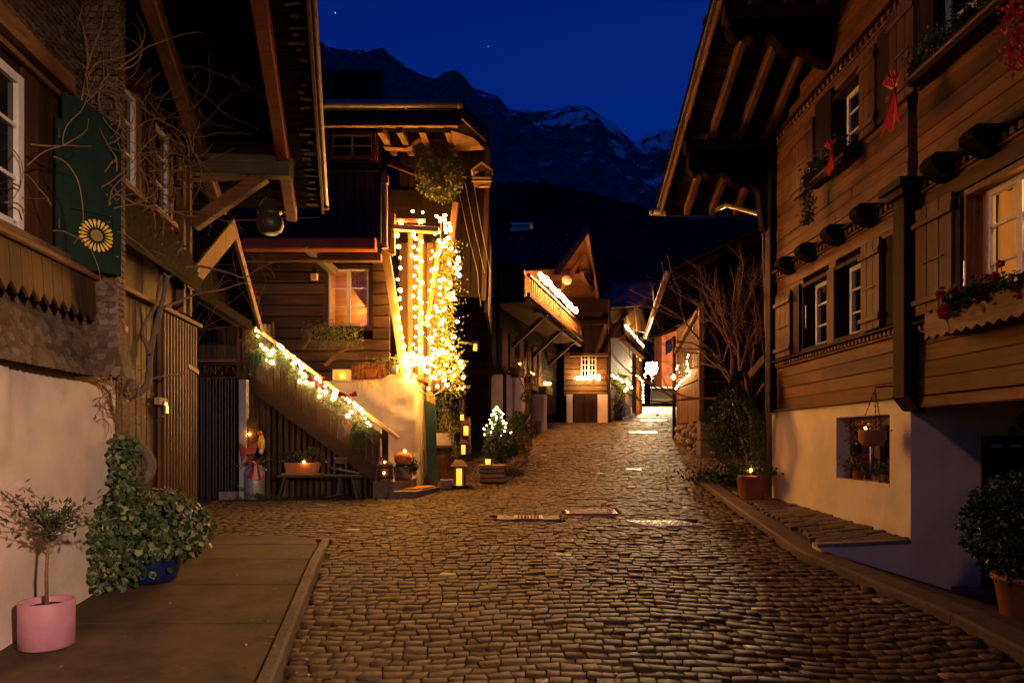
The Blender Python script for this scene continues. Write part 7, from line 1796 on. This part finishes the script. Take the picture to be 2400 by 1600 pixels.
for (u, v, u2, v2) in ((1490,715,1497,775),(1466,735,1476,760)): MB().beam(P(u,v,27.8), P(u2,v2,28.0), .14, .14, (0,1,0), .01).build('strut', M['pale_z'], ht)
MB().beam(P(1425,790,27.2), P(1470,730,27.4), .14, .16, UP, .01).build('strut', M['old_x'], ht)
Q0, Q1 = P(1460,792,27.2), P(1507,836,34.0)
MB().beam(Q0, Q1, .25, .22, UP, .01).build('balcony_beam', M['brown_y'], ht)
MB().beam(Q0+UP*.8, Q1+UP*.8, .08, .08, UP, .01).build('balcony_rail', M['brown_y'], ht)
for k in range(34): MB().beam(Q0.lerp(Q1,(k+.5)/34)+UP*.1, Q0.lerp(Q1,(k+.5)/34)+UP*.78, .03, .15, (0,1,0), .004).build('balcony_board', M['old_z'], ht)
for k in range(5): MB().beam(P(1425+k*8,757,27.6), P(1425+k*8,792,27.6), .03, .13, (1,0,0), .004).build('balcony_board', M['old_z'], ht)
string('balcony_lights', 'short row of white lights on the tiled house balcony', [P(1467+40*k/15, 763+48*k/15+rd.gauss(0,1), 27.4+k*.42) for k in range(16)], ME_W, r=.05)
string('porch_lights', 'string of small lights over the far porch posts', [P(u, v, 33) for (u, v) in ((1491,880),(1495,882),(1499,886),(1503,890),(1506,894),(1507,902),(1507,910),(1507,918),(1507,926),(1507,934),(1508,942),(1512,878),(1512,884))], ME_B, r=.045)
t = thing('rose_shrub', P(1445,975,26.8), 'lit climbing shrub with fairy lights at the plaster foot', 'shrub'); m_ = MB()
for _ in range(1100): s_ = rd.random(); m_.leaf(P(1452+rd.gauss(0,11)*(1-.5*(1-s_)), 880+110*(1-s_)**1.3*1.0, 26.9+rd.gauss(0,.2)), rd.uniform(.07,.12), None, None, rr=rd)
m_.build('foliage', M['leaf'], t); MB().tube([P(1441,985,26.9), P(1444,930,26.9), P(1450,890,26.9)], .03, 5).build('stem', M['twig'], t)
for (u, v) in ((1436,880),(1441,884),(1446,884),(1450,887),(1455,890),(1459,894),(1468,893),(1471,902),(1469,911),(1480,908),(1465,915),(1474,898)): piece('bulb', ME_B, t, P(u, v, 26.5), (0,0,0), (.045,.045,.05))
# ================================================================ street lamp
lp = P(1527,953,46); t = thing('street_lamp', lp, 'blazing white street lamp on a thin pole at the far end', 'street lamp')
LG = P(1527,863,46); MB().tube([lp, LG-UP*.2], [.05,.04], 8).build('pole', M['iron'], t)
m_ = MB(); m_.lathe([(.09,-.42),(.30,-.30),(.42,0),(.30,.30),(.03,.42)], LG, 16); m_.build('globe', M['lamp_w'], t, smooth=True); MB().lathe([(.42,.36),(.15,.50),(.01,.56)], LG, 12).build('cap', M['iron'], t)
# banks and wall beyond the lamp
m_ = MB(); m_.prism([P(1524,935,54),P(1600,935,54),P(1600,897,60),P(1524,897,60)], (0,0,-.3)); m_.build('grass_bank', M['earth'], None, kind='structure')
m_ = MB(); m_.beam(P(1524,908,56), P(1600,908,56), .2, .14, UP, .01); solo(m_, 'guard_rail', M['alu'], 'pale horizontal rail across the far end of the street', 'railing')
m_ = MB(); m_.prism([P(1530,889,62),P(1562,889,62),P(1562,883,62),P(1530,883,62)], (0,.3,0)); solo(m_, 'far_wall', M['plaster_r'], 'low pale wall on the slope beyond the far rail', 'wall')
# ================================================================ barn on the right side
be = thing('barn', P(1640,1060,16.2), 'dark barn with plank wall, long gutter and rubble base on the right', 'barn')
E0 = Vector((4.42,16.0,0)); DE = Vector((.068,.998,0)); NE = Vector((-.998,.068,0))
def E(s, z, out=0.0): return E0+DE*s+NE*out+UP*z
panel(MB(), E, 0,3.25,-.6,3.2,-4.0,-.06,NE).build('inner_wall', M['dark_y'], be)
ew = panel(MB(), E, 0,3.2,.42,3.1,-.06,-.02,NE).build('plank_wall', M['dark_z'], be)
s = 0.0
while s < 3.1: panel(MB(), E, s,s+.165,.44,1.40,-.02,.02,NE).build('plank', M['brown_z'], ew); s += .178
panel(MB(), E, -.02,3.15,1.42,1.66,-.02,.05,NE).build('sill_board', M['brown_y'], ew)
s = 0.0
while s < 3.1: panel(MB(), E, s,s+.14,1.66,min(3.15, 3.1),-.02,.01,NE).build('plank', M['old_z'], ew); s += .178
fh = thing('red_house', P(1600,905,58), 'far reddish house wall with a window above the bend of the street', 'house')
MB().prism([P(1551,770,57),P(1640,700,57),P(1640,925,57),P(1551,905,57)], (0,3,0)).build('wall', M['red_x'], fh)
MB().prism([P(1560,800,56.9),P(1575,792,56.9),P(1575,822,56.9),P(1560,832,56.9)], (0,.1,0)).build('window', M['pane_blue'], fh)
MB().prism([P(1545,775,56.5),P(1640,690,56.5),P(1640,680,58),P(1545,765,58)], (0,2,.1)).build('roof', M['roof_dark'], fh)
MB().beam(E(-.05,.3,.0), E(-.05,3.2,.0), .14, .12, (1,0,0), .01).build('corner_post', M['brown_z'], be)
MB().tube([E(3.2,2.9,.08), E(3.2,-.02,.08)], .05, 8).build('downpipe', M['iron'], be, smooth=True)
# rubble base and stone post
rr_ = random.Random(3)
for k in range(48):
    s = .35+rr_.uniform(0,2.6); z = -.30+rr_.uniform(0,.68); w_ = rr_.uniform(.09,.2)
    m_ = MB(); c = E(s,z+.0,.0); m_.lathe([(.001,-w_*.5),(w_*.6,-w_*.35),(w_*.75,0),(w_*.55,w_*.4),(.001,w_*.5)], c, 7, cap0=False, cap1=False); m_.build('rubble_stone', M['rock'], be)
panel(MB(), E, .3,3.1,-.6,.42,-.06,-.02,NE).build('base_core', M['rock'], be)
for (za, zb, w_) in ((-.55,-.02,.36),(.0,.42,.34)): MB().beam(E(-.1,za,-.10), E(-.1,zb,-.10), w_, w_, (1,0,0), .03).build('stone_post', M['kerb'], be)
# roof with long level gutter
G0_, G1_ = Vector((3.25,14.0,3.41)), Vector((4.48,22.75,3.41))
rfe = MB().prism([G0_+UP*.02,G1_+UP*.02,G1_+Vector((4,-.5,1.9)),G0_+Vector((4.6,-.5,2.1))], (0,0,.08)).build('roof', M['roof_dark'], be)
for k in range(16):
    p = G0_.lerp(G1_,(k+.5)/16); MB().beam(p+Vector((.05,0,-.03)), p+Vector((2.2,-.3,.95)), .10, .12, UP, .01).build('rafter', M['dark_x'], rfe)
MB().tube([G0_+Vector((-.05,0,0)), G1_+Vector((-.05,0,0))], .075, 10).build('gutter', M['copper'], rfe, smooth=True)
me = MB().tube([(0,-.012,0),(0,.012,0)], .084, 10).data('gutter_clip', M['copper'])
for k in range(14): piece('gutter_clip', me, rfe, G0_.lerp(G1_,(k+.4)/14)+Vector((-.05,0,0)), (0,0,-.14))
MB().beam(G1_+Vector((0,.02,-.05)), G1_+Vector((1.2,-.1,.35)), .05, .14, UP, .01).build('eave_board', M['pale_x'], rfe)
MB().beam(E(.0,3.05,.05), E(3.3,2.45,.05), .07, .10, UP, .01).build('lean_to_edge', M['brown_y'], be)
# frontal dark part with gate and garden wall
fg = thing('barn_gate', P(1690,1060,15.8), 'dark wooden gate and boarded front beside the barn', 'gate')
MB().prism([P(1650,880,15.9),P(1780,880,15.9),P(1780,1075,15.9),P(1650,1075,15.9)], (0,.1,0)).build('gate_back', M['dark_z'], fg)
for k in range(12): MB().beam(P(1660+k*10.2,884,15.85), P(1660+k*10.2,1065,15.85), .03, .096, (1,0,0), .004).build('gate_board', M['dark_z'], fg)
MB().beam(P(1650,882,15.75), P(1745,882,15.75), .10, .08, UP, .01).build('top_rail', M['dark_x'], fg); MB().beam(P(1663,895,15.78), P(1705,893,15.78), .03, .02, UP, .004).build('upper_edge', M['grey_x'], fg)
MB().tube([P(1698,935,15.7), P(1704,935,15.7)], .012, 6).build('latch', M['steel'], fg)
bs = thing('barn_loft', P(1700,880,16.5), 'dim boarded loft front above the gate, behind the bare tree', 'barn')
MB().prism([P(1648,610,16.6),P(1800,560,16.6),P(1800,880,16.6),P(1648,880,16.6)], (0,.2,0)).build('loft_wall', M['dark_z'], bs)
for k in range(15): MB().beam(P(1653+k*9.5,640+ (60 if k%4==1 else 0),16.5), P(1653+k*9.5,878,16.5), .03, .095, (1,0,0), .004).build('loft_board', M['old_z'], bs)
for u in (1675,1733): MB().beam(P(u,820,16.4), P(u,879,16.4), .04, .06, (1,0,0), .005).build('loft_post', M['pale_z'], bs)
string('barn_lights', 'zigzag of small white lights on the barn plank wall', [E(3.0-2.5*(u-1600)/33.0, (CY-v)/CAMF*17.2, .13) for (u, v) in ((1600,862),(1604,868),(1607,852),(1609,846),(1612,864),(1601,872),(1596,866),(1613,892),(1617,888),(1605,900),(1608,896),(1622,886),(1627,884),(1626,848),(1627,856),(1629,836),(1627,840),(1628,866),(1625,870),(1632,876),(1630,882))], ME_W, r=.019, wire=False)
# plank rail of the neighbouring stairs by the chalet corner
m_ = MB(); m_.beam(P(1757,880,11.6), P(1803,828,11.2), .05, .12, UP, .01); solo(m_, 'stair_rail', M['brown_x'], 'slanting wooden stair rail board at the far chalet corner', 'handrail')
# ================================================================ bare tree behind the chalet corner
rw = random.Random(99)
tb = Vector((4.75,13.4,gz(13.4))); t = thing('bare_tree', tb, 'leafless spreading tree between barn and right chalet', 'tree')
segs = []
def grow(p, d, L_, r, lev, pth):
    n = 4; pts = [p]
    for i in range(n):
        d = (d+rv(rw)*.20+Vector((-.02,0,.05))).normalized(); p = p+d*(L_/n); pts.append(p)
    segs.append((pts, r, r*.55, lev))
    if lev >= 4: return
    for k in range(3 if lev < 3 else 2):
        q = pts[rw.choice((2,3,4))]; nd = (d+rv(rw)*.75+Vector((0,-.0,.18))).normalized(); grow(q, nd, L_*rw.uniform(.60,.82), r*.55, lev+1, pth)
trunk = [tb, tb+Vector((-.05,-.1,.6)), tb+Vector((-.12,-.15,1.35))]
MB().tube(smooth_path(trunk), [.085-.004*i for i in range(len(smooth_path(trunk)))], 8).build('trunk', M['bark'], t, smooth=True)
top = trunk[-1]
for d in ((-.75,-.3,.55),(-.35,-.2,1.0),(-.6,-.1,.9),(-.15,-.3,1.0),(.15,0,1.0),(-.9,.2,.25),(.4,-.3,.9),(-.55,.3,.85)): grow(top-UP*rw.uniform(0,.3), Vector(d).normalized(), 1.42, .040, 1, None)
thick = [s for s in segs if s[3] <= 2]; thin = MB()
for (pts_, a, b, lv_) in segs:
    q = smooth_path(pts_,1); rs_ = [max(.0045, a+(b-a)*i/(len(q)-1)) for i in range(len(q))]
    if lv_ <= 2: MB().tube(q, rs_, 6).build('branch', M['twig'], t, smooth=True)
    else: thin.tube(q, rs_, 4, cap=False)
thin.build('twigs', M['twig'], t)
# ================================================================ small garden before the balcony chalet
c = P(1155,1130,12.25); c.z = gz(12.25); t = thing('stone_trough', c, 'layered stone trough at the street edge with a candle glass', 'trough')
for k in range(4): MB().beam((c.x-.23,12.25,c.z+.045+k*.08), (c.x+.21+.01*(k%2),12.25,c.z+.045+k*.08), .36, .072, UP, .012).build('stone_course', M['rock'], t)
cg = Vector((c.x-.08,12.1,c.z+.33)); tt = thing('candle_glass', cg, 'small glowing candle glass on the stone trough', 'candle'); MB().lathe([(.04,0),(.05,.09)], cg, 12).build('glass', M['candle'], tt); ball(cg+UP*.06+Vector((0,-.03,0)), .018, M['flame'], 'candle_flame', tt)
def shrub(name, cen, rx, ry, rz, n, size, mat, lab, rr=rd):
    t_ = thing(name, Vector(cen)-UP*rz, lab, 'shrub', 'shrubs in the front garden'); m2 = MB(); leafball(m2, cen, rx, ry, rz, n, size, rr, .6); m2.build('foliage', M[mat], t_)
    m2 = MB()
    for k in range(12): m2.tube([Vector(cen)-UP*rz*.95, Vector(cen)+rv(rr)*rx*.7], [.014,.004], 4)
    m2.build('stem', M['twig_d'], t_); return t_
shrub('garden_shrub', P(1172,1045,13.0), .33,.36,.34, 2600, .045, 'leaf', 'rounded dark shrub behind the stone trough')
shrub('garden_shrub', P(1205,1020,14.2), .30,.40,.44, 2000, .05, 'leaf', 'taller dark shrub beside the lit little tree')
shrub('garden_shrub', P(1228,1045,14.0), .16,.20,.26, 700, .05, 'leaf_dry', 'small dry shrub at the street corner of the garden')
shrub('garden_shrub', P(1245,1005,15.5), .16,.2,.24, 500, .05, 'leaf_dry', 'dry wispy shrub against the plaster foot')
c = P(1165,1015,13.2); t = thing('lit_fir_tree', c, 'tiny fir tree wound with white fairy lights in the garden', 'tree'); m_ = MB()
for k in range(170):
    s_ = rd.random(); a = rd.uniform(0,6.283); r_ = .27*(1-s_)+.02; fir(m_, c+UP*(.52*s_), Vector((math.cos(a), math.sin(a), -.1)), r_, rd, .04, 60)
m_.build('foliage', M['fir'], t); MB().tube([c-UP*.25, c+UP*.55], [.02,.006], 6).build('trunk', M['bark'], t)
for k in range(36): s_ = (k/35)**1.15; a = k*1.35+rd.uniform(-.5,.5); q_ = rd.uniform(.009,.015); piece('bulb', ME_W, t, c+UP*(.50*s_+rd.gauss(0,.02))+Vector((math.cos(a)*(.27*(1-s_)**.7*rd.uniform(.7,1.1)+.01), math.sin(a)*(.27*(1-s_)**.7)-.02, 0)), (0,0,0), (q_,q_,q_*1.2))
c = P(1228,1000,15.0); t = thing('gnarled_trunk', c, 'gnarled pollarded trunk with thin whips before the plaster pier', 'tree')
q = smooth_path([P(1215,1010,15.0),P(1222,985,15.0),P(1236,970,15.0),P(1240,945,15.0),P(1236,925,15.0)]); MB().tube(q, [.09-.002*i for i in range(len(q))], 8).build('trunk', M['twig_d'], t, smooth=True)
for k in range(16): a = rd.uniform(-1,1); MB().tube([P(1236,925,15.0), P(1236+a*20,895,15.0), P(1238+a*45,860-rd.uniform(0,50),15.0)], [.012,.007,.003], 4).build('whip', M['twig'], t)
m_ = MB(); leafball(m_, P(1236,930,15.0), .14,.14,.12, 300, .04, rd); m_.build('moss_tuft', M['leaf'], t)
c = P(1213,975,14.6); t = thing('topiary_ball', c, 'dark round topiary head beside the gnarled trunk', 'plant'); m_ = MB(); leafball(m_, c, .11,.11,.12, 420, .035, rd); m_.build('foliage', M['leaf'], t); MB().tube([c-UP*.4, c], .015, 5).build('stem', M['bark'], t)
